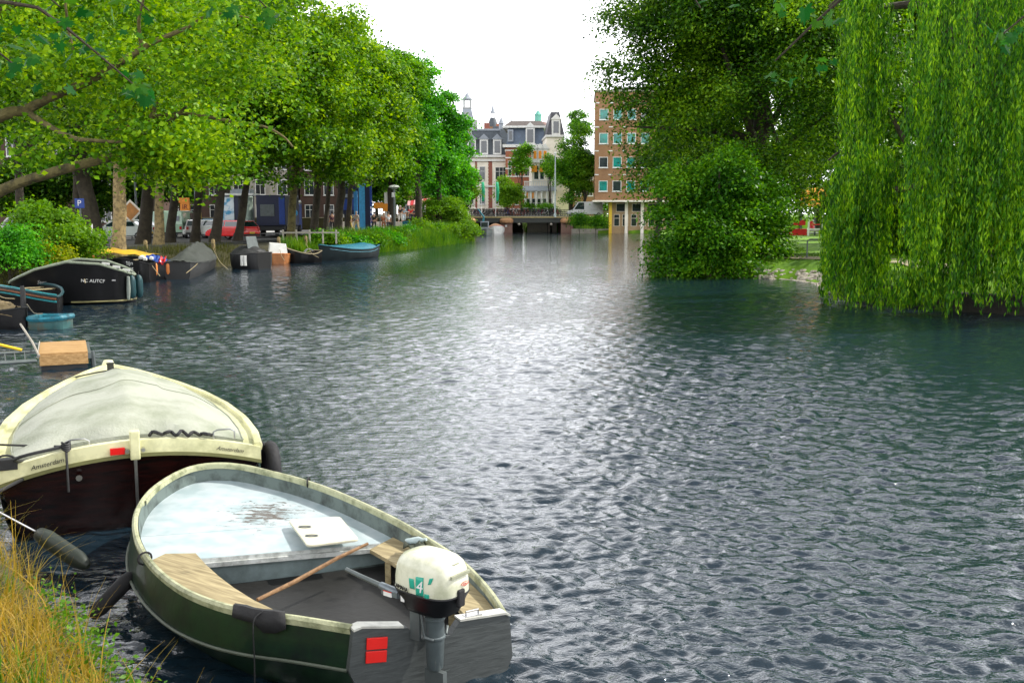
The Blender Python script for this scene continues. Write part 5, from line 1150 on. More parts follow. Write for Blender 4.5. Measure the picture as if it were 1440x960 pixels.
# ------------------------------------------------------------------ trees
def at(u, d): return Q(u, 300, d).x
GQ = 'plane trees along the left quay'
def side_tree(name, label, u, d, ucr, vt, vb, wpx, n, ls, lm, bk, tr, seed, group=None, depth=None, **k):
    """trunk at u, distance d; crown centre column ucr, top row vt, bottom row vb, half width in px"""
    x = at(u, d); z0 = gz(x, d); zt = Q(ucr, vt, d).z; zb = Q(ucr, vb, d).z; cx = at(ucr, d) - x
    rz = (zt - zb) / 2; rx_ = wpx / F_PX * d
    return tree(name, label, x, d, z0, (zt + zb) / 2, (rx_, depth or rx_ * .85, rz), n, ls, lm, bk, tr, seed, group, co=(cx, 0), **k)
T = side_tree
lbq = ['plane tree with mottled pale trunk, nearest on the quay behind the black sloop', 'plane tree with thick dark leaning trunk left of the mottled one', 'dark trunked plane tree standing before the parked white car',
       'plane tree with grey trunk left of the white van', 'slim plane tree whose trunk covers the edge of the white van', 'plane tree right of the white van, before the yellow sign', 'plane tree left of the red car by the silver car',
       'plane tree whose trunk stands in front of the red car', 'plane tree with sunlit lower trunk by the traffic light', 'plane tree right of the pale road gap', 'slim plane tree by the standing pedestrians',
       'plane tree left of the blue kiosk sign', 'plane tree behind the people in yellow', 'plane tree beside the tall blue panels', 'plane tree behind the white street lamp']
T('plane_tree', lbq[0], 163, 51, 190, -120, 280, 150, 45000, 0.244, M['leaf_plane'], M['bark_plane'], .36, 11, GQ, nsub=72, clump=.5, low=-1.0, r=(.15, .30))
T('plane_tree', lbq[1], 133, 60, 90, -140, 280, 150, 33000, 0.293, M['leaf_plane2'], M['bark'], .52, 12, GQ, lean=(-.35, 0), nsub=61, low=-1.0, r=(.15, .30))
T('plane_tree', lbq[2], 199, 64, 250, -100, 268, 130, 33000, 0.293, M['leaf_plane2'], M['bark'], .42, 13, GQ, nsub=61, low=-1.0, r=(.15, .30))
T('plane_tree', lbq[3], 221, 62, 240, -60, 280, 110, 21000, 0.305, M['leaf_plane2'], M['bark_plane'], .30, 14, GQ, nsub=46, low=-1.0, r=(.15, .30))
T('plane_tree', lbq[4], 236, 67, 300, -90, 268, 120, 21000, 0.317, M['leaf_plane2'], M['bark'], .30, 15, GQ, nsub=46, low=-1.0, r=(.15, .30))
T('plane_tree', lbq[5], 272, 68, 330, -40, 290, 110, 33000, 0.293, M['leaf_plane'], M['bark'], .30, 16, GQ, lean=(-.5, 0), nsub=61, low=-1.0, r=(.15, .30))
T('plane_tree', lbq[6], 299, 66, 350, -60, 288, 120, 36000, 0.293, M['leaf_plane'], M['bark'], .33, 17, GQ, lean=(.3, 0), nsub=61, low=-1.0, r=(.15, .30))
T('plane_tree', lbq[7], 332, 68, 400, -50, 302, 115, 45000, 0.281, M['leaf_plane'], M['bark'], .28, 18, GQ, nsub=72, low=-1.0, r=(.15, .30))
T('plane_tree', lbq[8], 406, 71, 440, -30, 302, 105, 48000, 0.281, M['leaf_plane'], M['bark_moss'], .30, 19, GQ, nsub=79, low=-1.0, r=(.15, .30))
T('plane_tree', lbq[9], 439, 77, 470, 5, 290, 85, 33000, 0.305, M['leaf_plane'], M['bark'], .33, 20, GQ, nsub=64, low=-1.0, r=(.15, .30))
T('plane_tree', lbq[10], 455, 84, 490, 12, 286, 80, 24000, 0.317, M['leaf_plane'], M['bark'], .22, 21, GQ, nsub=54, low=-1.0, r=(.15, .30))
T('plane_tree', lbq[11], 474, 80, 500, 20, 293, 78, 36000, 0.305, M['leaf_plane'], M['bark'], .36, 22, GQ, nsub=72, low=-1.0, r=(.15, .30))
T('plane_tree', lbq[12], 486, 88, 520, 28, 280, 62, 24000, 0.329, M['leaf_plane'], M['bark'], .26, 23, GQ, nsub=61, low=-1.0, r=(.15, .30))
T('plane_tree', lbq[13], 512, 96, 533, 22, 276, 60, 24000, 0.342, M['leaf_plane2'], M['bark'], .3, 24, GQ, nsub=61, low=-1.0, r=(.15, .30))
T('plane_tree', lbq[14], 549, 99, 556, 40, 283, 52, 24000, 0.342, M['leaf_plane2'], M['bark'], .42, 25, GQ, nsub=61, low=-1.0, r=(.15, .30))
GE = 'deep green trees towards the bridge'
T('elm_tree', 'tall bright green elm beyond the plane trees', 590, 104, 583, 48, 298, 46, 25500, 0.342, M['leaf_elm'], M['bark'], .4, 31, GE, nsub=36, r=(.22, .34), low=-1.0)
T('elm_tree', 'green elm before the lantern tower, second before the bridge', 618, 112, 616, 98, 301, 40, 25500, 0.342, M['leaf_elm'], M['bark'], .4, 32, GE, nsub=34, r=(.22, .36), low=-1.0)
T('elm_tree', 'lower dark green elm beside the white mansion, last before the bridge', 640, 124, 640, 163, 312, 30, 21000, 0.342, M['leaf_elm'], M['bark'], .35, 33, GE, nsub=32, low=-1.0)
T('elm_tree', 'dark elm touching the flag by the bridge', 652, 148, 652, 214, 316, 21, 13500, 0.366, M['leaf_dark'], M['bark'], .3, 34, GE, nsub=24, low=-1.0)
# second row on the far side of the street
for k, (u, d, vt, vb, wp) in enumerate(((30, 84, -60, 290, 120), (110, 90, -60, 280, 100), (215, 92, -60, 282, 90), (320, 99, -20, 272, 90), (410, 104, 0, 276, 80), (-60, 60, -200, 290, 150))):
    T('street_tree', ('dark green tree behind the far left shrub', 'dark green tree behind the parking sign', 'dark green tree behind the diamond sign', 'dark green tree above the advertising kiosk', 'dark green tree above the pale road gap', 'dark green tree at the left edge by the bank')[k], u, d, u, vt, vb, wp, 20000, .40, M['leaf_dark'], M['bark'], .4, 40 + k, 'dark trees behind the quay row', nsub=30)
# near overhanging plane tree on the left with its bare limbs
rng = np.random.default_rng(5)
nb_x, nb_y = -20.5, 27.0
NT_ = empty('plane_tree', (nb_x, nb_y, gz(nb_x, nb_y)), 'near plane tree at the left whose thick mossy limb reaches over the bank', 'tree')
to = Vector(NT_.location); b = MB()
base_ = Vector((nb_x, nb_y, .6)); fk = Q(-40, 290, 25)
def limb(b, pts, r0, r1, n=9):
    q = smooth_line(pts, 5); k = len(q); b.tube([p - to for p in q], [r0 + (r1 - r0) * i / (k - 1) for i in range(k)], n, jit=.13, rnd=R); return q
limb(b, [base_, base_.lerp(fk, .5) + Vector((-.6, 0, .6)), fk], .42, .18)
limb(b, [fk, Q(20, 260, 24.5), Q(90, 238, 24), Q(150, 222, 24), Q(188, 208, 24.2), Q(205, 185, 24.5), Q(213, 165, 25), Q(222, 140, 25)], .145, .05)
limb(b, [Q(190, 206, 24.2), Q(215, 188, 23.8), Q(245, 166, 23.5), Q(262, 150, 23.2)], .08, .03)
limb(b, [fk, Q(-50, 200, 24), Q(5, 162, 23), Q(35, 155, 23), Q(75, 135, 22.5), Q(130, 112, 22), Q(190, 75, 22), Q(215, 60, 22), Q(262, 40, 22)], .16, .04)
limb(b, [Q(36, 155, 23), Q(60, 172, 22.6), Q(100, 193, 22.2), Q(135, 198, 22), Q(172, 200, 22)], .075, .03)
limb(b, [fk + Vector((.2, 0, 1)), Q(-30, 60, 23), Q(60, -20, 22)], .16, .05)
limb(b, [Q(190, 240, 26), Q(235, 236, 25.5), Q(272, 243, 25), Q(305, 256, 25)], .05, .02)
limb(b, [Q(215, 165, 25), Q(260, 160, 24.5), Q(320, 170, 24.2), Q(370, 178, 24), Q(398, 192, 24), Q(412, 207, 24)], .05, .02)
limb(b, [Q(262, 40, 22), Q(300, 20, 22), Q(350, 25, 22)], .04, .015); limb(b, [Q(200, 70, 22), Q(195, 30, 21.5), Q(205, -10, 21)], .05, .02)
limb(b, [Q(120, 115, 22), Q(100, 60, 21.5), Q(90, -10, 21)], .05, .02)
b.build('trunk', M['bark_moss'], NT_, smooth=True)
# leaf clusters hung from those limbs
cl = []
for i in range(185):
    u = rng.uniform(-80, 460); v = rng.uniform(-60, 262); d = rng.uniform(21, 29)
    dens = .95 if v < 150 else .60 if v < 205 else .28
    if u > 250: dens *= max(.1, 1 - (u - 250) / 210)
    if v > 200 and u < 150: dens *= .3
    if rng.random() > dens: continue
    cl.append(Q(u, v, d))
for (u, v, d) in ((225, 215, 24), (250, 220, 23), (235, 232, 24), (265, 225, 24), (280, 236, 24), (210, 225, 24), (240, 205, 23), (290, 215, 25), (305, 228, 25)): cl += [Q(u + rng.uniform(-12, 12), v + rng.uniform(-8, 8), d) for _ in range(3)]
cc = np.array([tuple(c) for c in cl]); nl = 44000; ci = rng.integers(0, len(cc), nl); off = rng.normal(size=(nl, 3)) * np.array([.42, .5, .24])
p = cc[ci] + off - np.array(to); n = unit(np.array([0, -.15, .8]) + rng.normal(size=(nl, 3)) * .6)
V, Fq = leaf_quads(p, n, .135, rng, .8); np_mesh('crown', V, Fq, M['leaf_plane'], NT_)
# big five-lobed leaves hanging into the picture from the tree over the viewer
def lobed(b, c, s, nrm, tan):
    tan = (tan - nrm * tan.dot(nrm)).normalized(); bi = nrm.cross(tan); pts = []
    rad = [(0, .25), (18, .62), (38, .34), (62, .95), (84, .45), (110, 1.0), (90 + 45, .5), (158, .8)]
    prof = [(-90, .18), (-60, .55), (-35, .75), (-15, .48), (10, .95), (32, .52), (62, .82), (76, .62), (90, 1.12)]
    L_ = prof + [(180 - a, r_) for a, r_ in reversed(prof[:-1])]
    ctr = c; vs = [c]
    for a, r_ in L_:
        a = math.radians(a); vs.append(c + (bi * math.cos(a) + tan * math.sin(a)) * r_ * s + nrm * (-.18 * s * r_ * abs(math.cos(a))))
    k = len(L_); b.add(vs, [(0, i + 1, (i + 1) % k + 1) for i in range(k)])
ot = empty('plane_tree', (1.5, -3.2, 1.35), 'plane tree above the viewer with large dark teal leaves hanging in at the top', 'tree')
to2 = Vector(ot.location); b = MB()
b.tube([(0, 0, -.2), (.1, .1, 2), (0, .3, 4.2), (-.2, .8, 6.5)], [.42, .34, .30, .2], 12, jit=.1, rnd=R)
tips = [(Q(85, 15, 6.5)), (Q(190, 125, 7)), (Q(375, 15, 7.5)), (Q(25, 100, 6)), (Q(1165, 15, 6)), (Q(1090, 90, 7)), (Q(985, 15, 8)), (Q(210, 20, 7)), (Q(1400, 60, 8))]
for e in tips:
    e = e - to2; a = Vector((0, .4, 5)); sd_ = Vector((-1.0 if e.x < 0 else 1.0, -.9, .75)); b.tube(smooth_line([a, a.lerp(e + sd_, .4) + Vector((0, 0, 1.3)), e + sd_, e + sd_ * .45 + Vector((0, 0, .12)), e + Vector((0, 0, .02))], 4), [.034 - .0018 * i for i in range(17)], 6)
b.build('trunk', M['bark'], ot, smooth=True)
rl = random.Random(9); lb = MB()
groups_l = [((85, 55), 6.5, 16, 60), ((190, 130), 7, 9, 22), ((190, 105), 7.2, 5, 15), ((380, 30), 7.5, 6, 14), ((20, 90), 6, 8, 30), ((150, 15), 6.5, 9, 55), ((1155, 22), 6, 4, 22), ((1100, 8), 6.5, 4, 20), ((1090, 110), 7.5, 4, 26), ((1160, 90), 7.5, 4, 20), ((1020, 8), 8, 5, 40), ((1410, 50), 8, 6, 18), ((320, 8), 7, 5, 30)]
for (u, v), d, n_, sp in groups_l:
    for _ in range(int(n_ * 1.7)):
        c = Q(u + rl.gauss(0, sp * .7), v + rl.gauss(0, sp * .45), d + rl.gauss(0, .5)) - to2
        nrm = Vector((rl.gauss(0, .6), rl.gauss(-.5, .6), rl.gauss(.6, .5))).normalized(); lobed(lb, c, rl.uniform(.035, .075), nrm, Vector((rl.gauss(0, .5), rl.gauss(0, .4), -1)))
lb.build('crown', M['leaf_near'], ot)
me_ = None
# a bigger crown behind and above the viewer: leaves that only shade the bank lightly are left out

# right bank
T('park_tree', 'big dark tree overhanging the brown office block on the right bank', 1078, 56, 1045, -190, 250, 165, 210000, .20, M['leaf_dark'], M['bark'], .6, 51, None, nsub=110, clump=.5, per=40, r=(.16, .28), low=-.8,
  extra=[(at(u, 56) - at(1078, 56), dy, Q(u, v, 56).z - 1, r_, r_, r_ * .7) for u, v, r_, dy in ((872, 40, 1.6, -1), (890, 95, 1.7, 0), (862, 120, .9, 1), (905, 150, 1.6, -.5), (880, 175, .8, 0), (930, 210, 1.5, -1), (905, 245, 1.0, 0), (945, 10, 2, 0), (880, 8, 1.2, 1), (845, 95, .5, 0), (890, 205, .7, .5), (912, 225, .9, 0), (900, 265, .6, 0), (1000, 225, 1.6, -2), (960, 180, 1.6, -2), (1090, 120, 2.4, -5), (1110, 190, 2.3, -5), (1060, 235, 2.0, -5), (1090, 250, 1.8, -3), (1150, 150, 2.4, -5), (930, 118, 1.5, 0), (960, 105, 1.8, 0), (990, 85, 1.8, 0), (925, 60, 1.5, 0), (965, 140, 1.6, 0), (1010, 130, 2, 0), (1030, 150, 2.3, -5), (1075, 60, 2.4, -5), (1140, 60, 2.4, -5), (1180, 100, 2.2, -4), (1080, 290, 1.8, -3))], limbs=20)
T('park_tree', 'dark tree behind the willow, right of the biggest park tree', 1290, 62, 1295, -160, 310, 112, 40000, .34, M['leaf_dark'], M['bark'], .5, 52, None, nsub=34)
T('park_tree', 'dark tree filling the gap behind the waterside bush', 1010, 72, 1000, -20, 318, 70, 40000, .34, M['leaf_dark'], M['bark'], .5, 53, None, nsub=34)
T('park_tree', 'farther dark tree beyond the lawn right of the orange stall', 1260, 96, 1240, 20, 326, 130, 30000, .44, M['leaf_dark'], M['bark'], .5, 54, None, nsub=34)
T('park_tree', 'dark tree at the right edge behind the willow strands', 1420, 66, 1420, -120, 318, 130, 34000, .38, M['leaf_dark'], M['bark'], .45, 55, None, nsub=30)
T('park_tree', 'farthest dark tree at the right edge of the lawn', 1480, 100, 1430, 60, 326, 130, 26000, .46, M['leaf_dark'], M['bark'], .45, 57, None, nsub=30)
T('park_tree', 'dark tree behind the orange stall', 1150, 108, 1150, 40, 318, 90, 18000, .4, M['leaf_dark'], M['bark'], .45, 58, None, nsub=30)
T('park_tree', 'bushy green tree between waterside bush and office block', 925, 84, 930, 130, 318, 30, 9000, .26, M['leaf_mid'], M['bark'], .3, 56, None, nsub=24)
T('waterside_bush', 'large leafy green bush hanging over the water on the right bank', 1020, 48.5, 1014, 200, 386, 86, 62000, .19, M['leaf_mid'], M['bark'], .3, 61, None, nsub=95, clump=.36, per=44, r=(.10, .25), low=-1.0, cat='bush',
  extra=[(at(u - 6, 48) - at(1020, 48.5), dy, Q(u, v, 48).z - .9, 1.1, 1.1, .9) for u, v, dy in ((955, 300, 0), (955, 345, 0), (960, 250, 0), (960, 370, -1), (1000, 372, -1.5), (1050, 372, -1.2), (1085, 350, 0), (1082, 300, .5), (1078, 262, 0), (955, 372, -.5), (1020, 330, -2), (980, 320, -2), (1060, 378, -.4), (1090, 325, 1))])
for k, (u, d, vt, vb, wp, dx) in enumerate(((1000, 66, 190, 320, 60, 0), (1050, 64, 200, 318, 36, 0), (1125, 101, 180, 316, 60, 0), (1240, 74, 200, 322, 50, 0), (1320, 72, 200, 325, 60, 0), (1420, 70, 200, 328, 60, 0), (1520, 68, 190, 330, 60, 0), (1218, 50, 225, 385, 50, 0), (1300, 48, 200, 395, 60, 0), (1385, 47, 200, 398, 60, 0), (1470, 46, 200, 400, 60, 0))):  # last ones are added as dark backing for the willow's shadowed inside
    T('dark_shrub', 'added dark backing shrub, %s of eleven behind the waterside bush and willow' % ('first', 'second', 'third', 'fourth', 'fifth', 'sixth', 'seventh', 'eighth', 'ninth', 'tenth', 'eleventh')[k], u, d, u, vt, vb, wp, 12000, .30, M['leaf_dark'], M['bark'], .15, 200 + k, 'added dark shrubs under the park trees', nsub=26, cat='shrub', low=-1.0)
for k, (u, d, vt, vb, wp) in enumerate(((530, 138, 235, 306, 26), (556, 150, 225, 303, 26), (590, 155, 215, 303, 30), (625, 158, 230, 303, 26), (700, 244, 268, 316, 30), (750, 246, 262, 316, 30), (800, 244, 258, 316, 30), (850, 245, 258, 316, 30), (905, 244, 255, 316, 30), (655, 245, 258, 316, 30))):
    T('far_tree', ('dark tree behind the people in rust orange and white', 'dark tree behind the walkers at the far quay', 'dark tree behind the pink striped awning', 'dark tree behind the tall light green bush', 'small far tree seen under the left span of the bridge', 'far tree seen under the middle span of the bridge', 'far tree between portico house and office block', 'far tree left behind the office block', 'far tree behind the office block', 'far tree behind the work boat')[k], u, d, u, vt, vb, wp, 7000, .42, M['leaf_dark' if k < 4 else 'leaf_mid'], M['bark'], .25, 220 + k, 'far trees at the end of the canal', nsub=22, low=-1.0)
for k, (u, d, vt, vb, wp) in enumerate(((10, 92, 210, 318, 50), (70, 94, 215, 318, 50), (135, 96, 215, 314, 50), (200, 98, 225, 312, 45), (245, 102, 225, 300, 40))):
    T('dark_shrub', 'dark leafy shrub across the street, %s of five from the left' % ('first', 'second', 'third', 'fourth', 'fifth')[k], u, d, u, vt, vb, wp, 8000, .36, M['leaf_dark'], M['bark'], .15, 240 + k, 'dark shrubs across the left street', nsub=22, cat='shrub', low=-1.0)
# trees by the bridge
T('garden_tree', 'bright green low tree in front of the white mansion', 712, 163, 714, 250, 301, 20, 9000, .3, M['leaf_light'], M['bark'], .2, 71, None, nsub=20)
T('garden_tree', 'dark tree before the orange brick house', 733, 168, 735, 196, 262, 15, 6000, .3, M['leaf_mid'], M['bark'], .2, 72, None, nsub=20)
T('garden_tree', 'leafy tree touching the mast at the right bridge end', 803, 160, 803, 170, 297, 33, 26000, .30, M['leaf_mid'], M['bark'], .35, 73, None, nsub=34, low=-1.0)
T('garden_tree', 'light green tree left of the office block', 822, 158, 822, 214, 298, 17, 8000, .28, M['leaf_light'], M['bark'], .3, 74, None, nsub=22)
T('garden_tree', 'tree peeping above the roofs behind the office block', 800, 196, 812, 150, 205, 20, 6000, .34, M['leaf_mid'], M['bark'], .3, 75, None, nsub=20)
T('garden_tree', 'dark tree at the corner of the portico house', 775, 164, 772, 215, 262, 10, 3500, .28, M['leaf_mid'], M['bark'], .15, 76, None, nsub=14)
for k, (u, d, vt, vb, wp, s_) in enumerate(((770, 164, 287, 300, 14, 81), (815, 150, 297, 323, 14, 82), (838, 149, 300, 323, 12, 83), (745, 168, 284, 300, 10, 84))):
    T('hedge_shrub', ('low hedge in front of the portico house', 'green shrub on the quay right of the bridge', 'green shrub beside the yellow column', 'low shrub before the columned bay')[k], u, d, u, vt, vb, wp, 3500, .26, M['leaf_mid'], M['bark'], .05, s_, None, nsub=12, cat='shrub', limbs=3)

# weeping willow
rng = np.random.default_rng(77)
wx, wy = 16.2, 35.0; wz = gz(wx, wy); WT = empty('weeping_willow', (wx, wy, wz), 'large weeping willow with curtains of leaves hanging to the water on the right', 'tree'); wo_ = Vector((wx, wy, wz))
b = MB(); tk = [Vector((0, 0, -.3)), Vector((.1, 0, 2.2)), Vector((-.2, .1, 4.5)), Vector((-.5, 0, 7)), Vector((-.6, 0, 9.5))]; b.tube(smooth_line(tk, 4), [.55 - .02 * i for i in range(17)], 12, jit=.15, rnd=R)
S_org, S_len, S_out, S_w = [], [], [], []
def curtain(u, vt, vb, d, n, spread=.35, w_=1.0):
    top = Q(u, vt, d) - wo_; zb = Q(u, vb, d).z - wo_.z
    for _ in range(n):
        o_ = np.array(top) + rng.normal(size=3) * np.array([spread, spread, .25]); S_org.append(o_); S_len.append(max(.4, (o_[2] - zb) * rng.uniform(.75, 1.03))); a = np.array([o_[0], o_[1], 0.]); S_out.append(a / (np.linalg.norm(a) + 1e-6))
    return top
# left low cascade
for u in np.arange(1182, 1256, 9):
    vt = 215 + max(0, (1190 - u)) * 1.3 + max(0, u - 1215) * .45
    for d in (30.5, 32.2, 34): 
        tp = curtain(u + rng.uniform(-5, 5), vt + rng.uniform(-10, 25), 424 + rng.uniform(-14, 10) if rng.random() < .8 else rng.uniform(320, 400), d + rng.uniform(-.6, .6), 15, .15)
for pts in ([Q(1240, 268, 33), Q(1222, 240, 32.5), Q(1200, 222, 32), Q(1182, 214, 31.5), Q(1166, 225, 31)], ):
    b.tube([p - wo_ for p in smooth_line([wo_ + Vector((-.2, 0, 3.4))] + pts, 4)], [.13 - .005 * i for i in range(21)], 7)
# upper left narrow curtain
for u in np.arange(1206, 1250, 8):
    for d in (31, 33): curtain(u, rng.uniform(-70, -20), rng.uniform(150, 215) + (u - 1206) * 1.2, d + rng.uniform(-.8, .8), 15, .14)
for u in np.arange(1215, 1256, 9):
    for d in (33, 35): curtain(u, rng.uniform(60, 140), rng.uniform(260, 330), d, 12, .14)
# main mass to the right
for u in np.arange(1312, 1640, 11):
    if 1352 < u < 1366 or 1428 < u < 1440: continue
    for d in (28.6, 31, 35, 39):
        if rng.random() < .34: continue
        vt = -140 + rng.uniform(-40, 90) - 0 * u; vb = (rng.uniform(385, 446) if u < 1330 else rng.uniform(405, 447)) if rng.random() < (.8 if d < 31 else .4) else rng.uniform(120, 330)
        if d > 33: vb = min(vb, 400 if d < 38 else 370)
        curtain(u + rng.uniform(-6, 6), vt, vb, d + rng.uniform(-.9, .9), 13, .14)
        if rng.random() < .65: curtain(u + rng.uniform(-8, 8), rng.uniform(60, 230), rng.uniform(300, 436), d + rng.uniform(-.9, .5) if d < 34 else d, 12, .13)
for u in np.arange(1330, 1640, 11):
    curtain(u, rng.uniform(200, 330), rng.uniform(415, 448), 28.4 + rng.uniform(-.4, .4), 12, .13)
for u in np.arange(1262, 1330, 8):      # low shelf of leaves near the water
    curtain(u, rng.uniform(370, 395), rng.uniform(418, 440), 29.5 + rng.uniform(-.5, .5), 16, .35)
for (a_, e_) in (((-.5, 0, 7), Q(1215, 20, 32)), ((-.6, 0, 9), Q(1260, -80, 31.5)), ((-.6, 0, 9.5), Q(1330, -110, 30)), ((-.4, 0, 6.5), Q(1400, -60, 29.5)), ((0, 0, 5), Q(1480, 20, 30)), ((-.6, 0, 9), Q(1440, -120, 38)), ((0, 0, 4), Q(1285, 120, 33)), ((-.5, 0, 8), Q(1580, -80, 35))):
    a_ = Vector(a_); e = e_ - wo_; b.tube(smooth_line([a_, a_.lerp(e, .4) + Vector((0, 0, 1.2)), a_.lerp(e, .8) + Vector((0, 0, .6)), e], 4), [.22 - .015 * i for i in range(13)], 7)
b.build('trunk', M['bark'], WT, smooth=True)
O_, L_, U_ = np.array(S_org), np.array(S_len), np.array(S_out); per = 17.0
cnts = np.maximum(8, (L_ * per).astype(int)); idx = np.repeat(np.arange(len(L_)), cnts); N = len(idx)
tpar = rng.random(N) ** .92; Ls = L_[idx][:, None]; oo = O_[idx]; uu = U_[idx]; tt = tpar[:, None]
ph = rng.uniform(0, 6.28, len(L_))[idx][:, None]
pos = oo + uu * (.35 * (1 - np.exp(-4 * tt))) + np.array([0, 0, -1.]) * Ls * tt + np.array([1., 0, 0]) * .08 * np.sin(tt * 4 + ph) * Ls * .35 + rng.normal(size=(N, 3)) * .05
td = unit(np.array([0, 0, -1.]) + rng.normal(size=(N, 3)) * np.array([.26, .26, .15])); nrm = unit(np.cross(td, rng.normal(size=(N, 3))))
V, Fq = leaf_quads(pos, nrm, .19, rng, .25, tdir=td); np_mesh('crown', V, Fq, M['leaf_willow'], WT)
print('willow leaves', N)
# ------------------------------------------------------------------ vehicles
M['car_glass'] = mat('car_glass', (.015, .035, .035), .08, var=.4, scale=1.5, spec=.9)
M['tyre'] = mat('tyre', (.015, .015, .015), .8); M['rim'] = mat('alloy_rim', (.45, .45, .46), .3, metal=.8)
M['tail'] = mat('tail_lamp_red', (.5, .01, .01), .2); M['head'] = mat('head_lamp', (.75, .75, .75), .1)
def vehicle(name, label, cat, u, d, rz, kind, paint, L=4.1, Wd=1.72, H=1.45, z=1.05, group=None):
    """local +x forward"""
    t = empty(name, (at(u, d), d, z), label, cat, group, rz); h = L / 2
    if kind == 'hatch': lo = [(-h, .30), (-h - .03, .62), (-h + .03, .95), (-.9, .98), (.95, .93), (h - .25, .74), (h, .55), (h, .28)]; cab = [(-h + .06, .95), (-h + .42, H - .06), (-h + .8, H), (.0, H), (.35, H - .05), (1.15, .92)]
    elif kind == 'saloon': lo = [(-h, .30), (-h, .70), (-h + .08, .92), (-1.3, .96), (1.0, .92), (h - .3, .74), (h, .55), (h, .28)]; cab = [(-h + .55, .93), (-.95, H - .04), (-.6, H), (.1, H), (.4, H - .05), (1.2, .90)]
    else: lo = [(-h, .34), (-h, 1.05), (h - 1.0, 1.05), (h - .2, .92), (h, .70), (h, .32)]; cab = [(-h + .01, 1.04), (-h + .08, H - .05), (-h + .2, H), (h - 1.9, H), (h - 1.6, H - .08), (h - .85, 1.04)]
    b = MB(); b.prism(lo, 'y', -Wd / 2, Wd / 2); b.build('body', paint, t, bevel=.07, smooth=True)
    tp = .80 if kind != 'van' else .93; n = len(cab); b = MB(); w0 = Wd / 2 * .97
    hw = lambda z_: w0 + (w0 * tp - w0) * (z_ - .93) / (H - .93)
    b.add([(x, -hw(z_), z_) for x, z_ in cab] + [(x, hw(z_), z_) for x, z_ in cab], [tuple(range(n)), tuple(range(2 * n - 1, n - 1, -1))] + [(i, i + n, (i + 1) % n + n, (i + 1) % n) for i in range(n)])
    b.build('cabin', paint, t, bevel=.03, smooth=True)
    def pane(pts, nm='side_window'):      # pts (x, z) on both sides
        for sg in (-1, 1):
            b = MB(); b.add([(x, sg * (hw(z_) + .012), z_) for x, z_ in pts], [tuple(range(len(pts)))]); b.build(nm, M['car_glass'], t, solid=.01)
    zt, zb = H - .10, 1.0
    xf, xr = cab[-1][0], cab[0][0]
    if kind == 'van':
        pane([(h - 1.75, zt - .05), (h - 2.6, zt - .05), (h - 2.6, 1.12), (h - 1.0, 1.12)])
        for sg in (-1, 1): b = MB(); b.add([(-h + .03, sg * .1, H * .62), (-h + .03, sg * .72, H * .62), (-h + .06, sg * .68, H * .86), (-h + .06, sg * .1, H * .86)], [(0, 1, 2, 3)]); b.build('rear_window', M['car_glass'] if kind == 'x' else paint, t, solid=.02)
    else:
        pane([(xr + .42, zb + .02), (-.05, zb), (-.05, zt), (xr + .62, zt)]); pane([(.05, zb), (xf - .18, zb), (.30, zt), (.05, zt)])
        b = MB(); zr0, zr1 = 1.0, H - .10; f0 = (zr0 - cab[0][1]) / (cab[1][1] - cab[0][1]); f1 = (zr1 - cab[0][1]) / (cab[1][1] - cab[0][1]); X_ = lambda f: cab[0][0] + f * (cab[1][0] - cab[0][0]) - .015
        b.add([(X_(f0), -hw(zr0) * .88, zr0), (X_(f0), hw(zr0) * .88, zr0), (X_(f1), hw(zr1) * .88, zr1), (X_(f1), -hw(zr1) * .88, zr1)], [(0, 1, 2, 3)]); b.build('rear_window', M['car_glass'], t, solid=.012)
    b = MB(); a, c = cab[-1], cab[-2]; F_ = lambda f: (a[0] + (c[0] - a[0]) * f + .015, a[1] + (c[1] - a[1]) * f)
    p0, p1 = F_(.12), F_(.9); b.add([(p0[0], -hw(p0[1]) * .88, p0[1]), (p0[0], hw(p0[1]) * .88, p0[1]), (p1[0], hw(p1[1]) * .88, p1[1]), (p1[0], -hw(p1[1]) * .88, p1[1])], [(0, 1, 2, 3)]); b.build('windscreen', M['car_glass'], t, solid=.012)
    for sg in (-1, 1):
        for x in (-h + .72, h - .78):
            b = MB(); mx_ = Matrix.Translation((x, sg * (Wd / 2 - .10), .31)) @ Matrix.Rotation(math.pi / 2, 4, 'X'); b.lathe([(.2, -.11), (.29, -.11), (.31, -.07), (.31, .07), (.29, .11), (.2, .11)], 18, mx=mx_)
            w_ = b.build('wheel', M['tyre'], t, smooth=True); b = MB(); b.lathe([(.05, -.118), (.2, -.113), (.2, .113), (.05, .118)], 14, mx=mx_); b.build('rim', M['rim'], w_, smooth=True)
        b = MB(); b.box(-h - .045, -h + .06, sg * Wd * .40 - .09, sg * Wd * .40 + .09, .68, .92); b.build('tail_lamp', M['tail'], t, bevel=.01); b = MB(); b.box(h - .12, h + .02, sg * Wd * .38 - .13, sg * Wd * .38 + .13, .55, .70); b.build('headlight', M['head'], t, bevel=.01)
        b = MB(); b.box(.75, .88, sg * (Wd / 2 + .02) - .08, sg * (Wd / 2 + .02) + .08, .95, 1.07); b.build('wing_mirror', paint, t, bevel=.02)
    b = MB(); b.box(-h - .05, -h - .03, -.26, .26, .48, .60); b.build('number_plate', M['yellow'], t); b = MB(); b.box(-h - .05, -h + .05, -Wd / 2 + .05, Wd / 2 - .05, .34, .46); b.build('rear_bumper', M['dark'], t, bevel=.02)
    return t
cp = lambda n, c, **k: mat(n, c, .25, var=.06, coat=.8, **k)
vehicle('parked_car', 'white parked car with dark windows behind the mottled tree trunk', 'car', 168, 74, math.radians(185), 'saloon', cp('white_car_paint', (.62, .68, .62)), L=4.5)
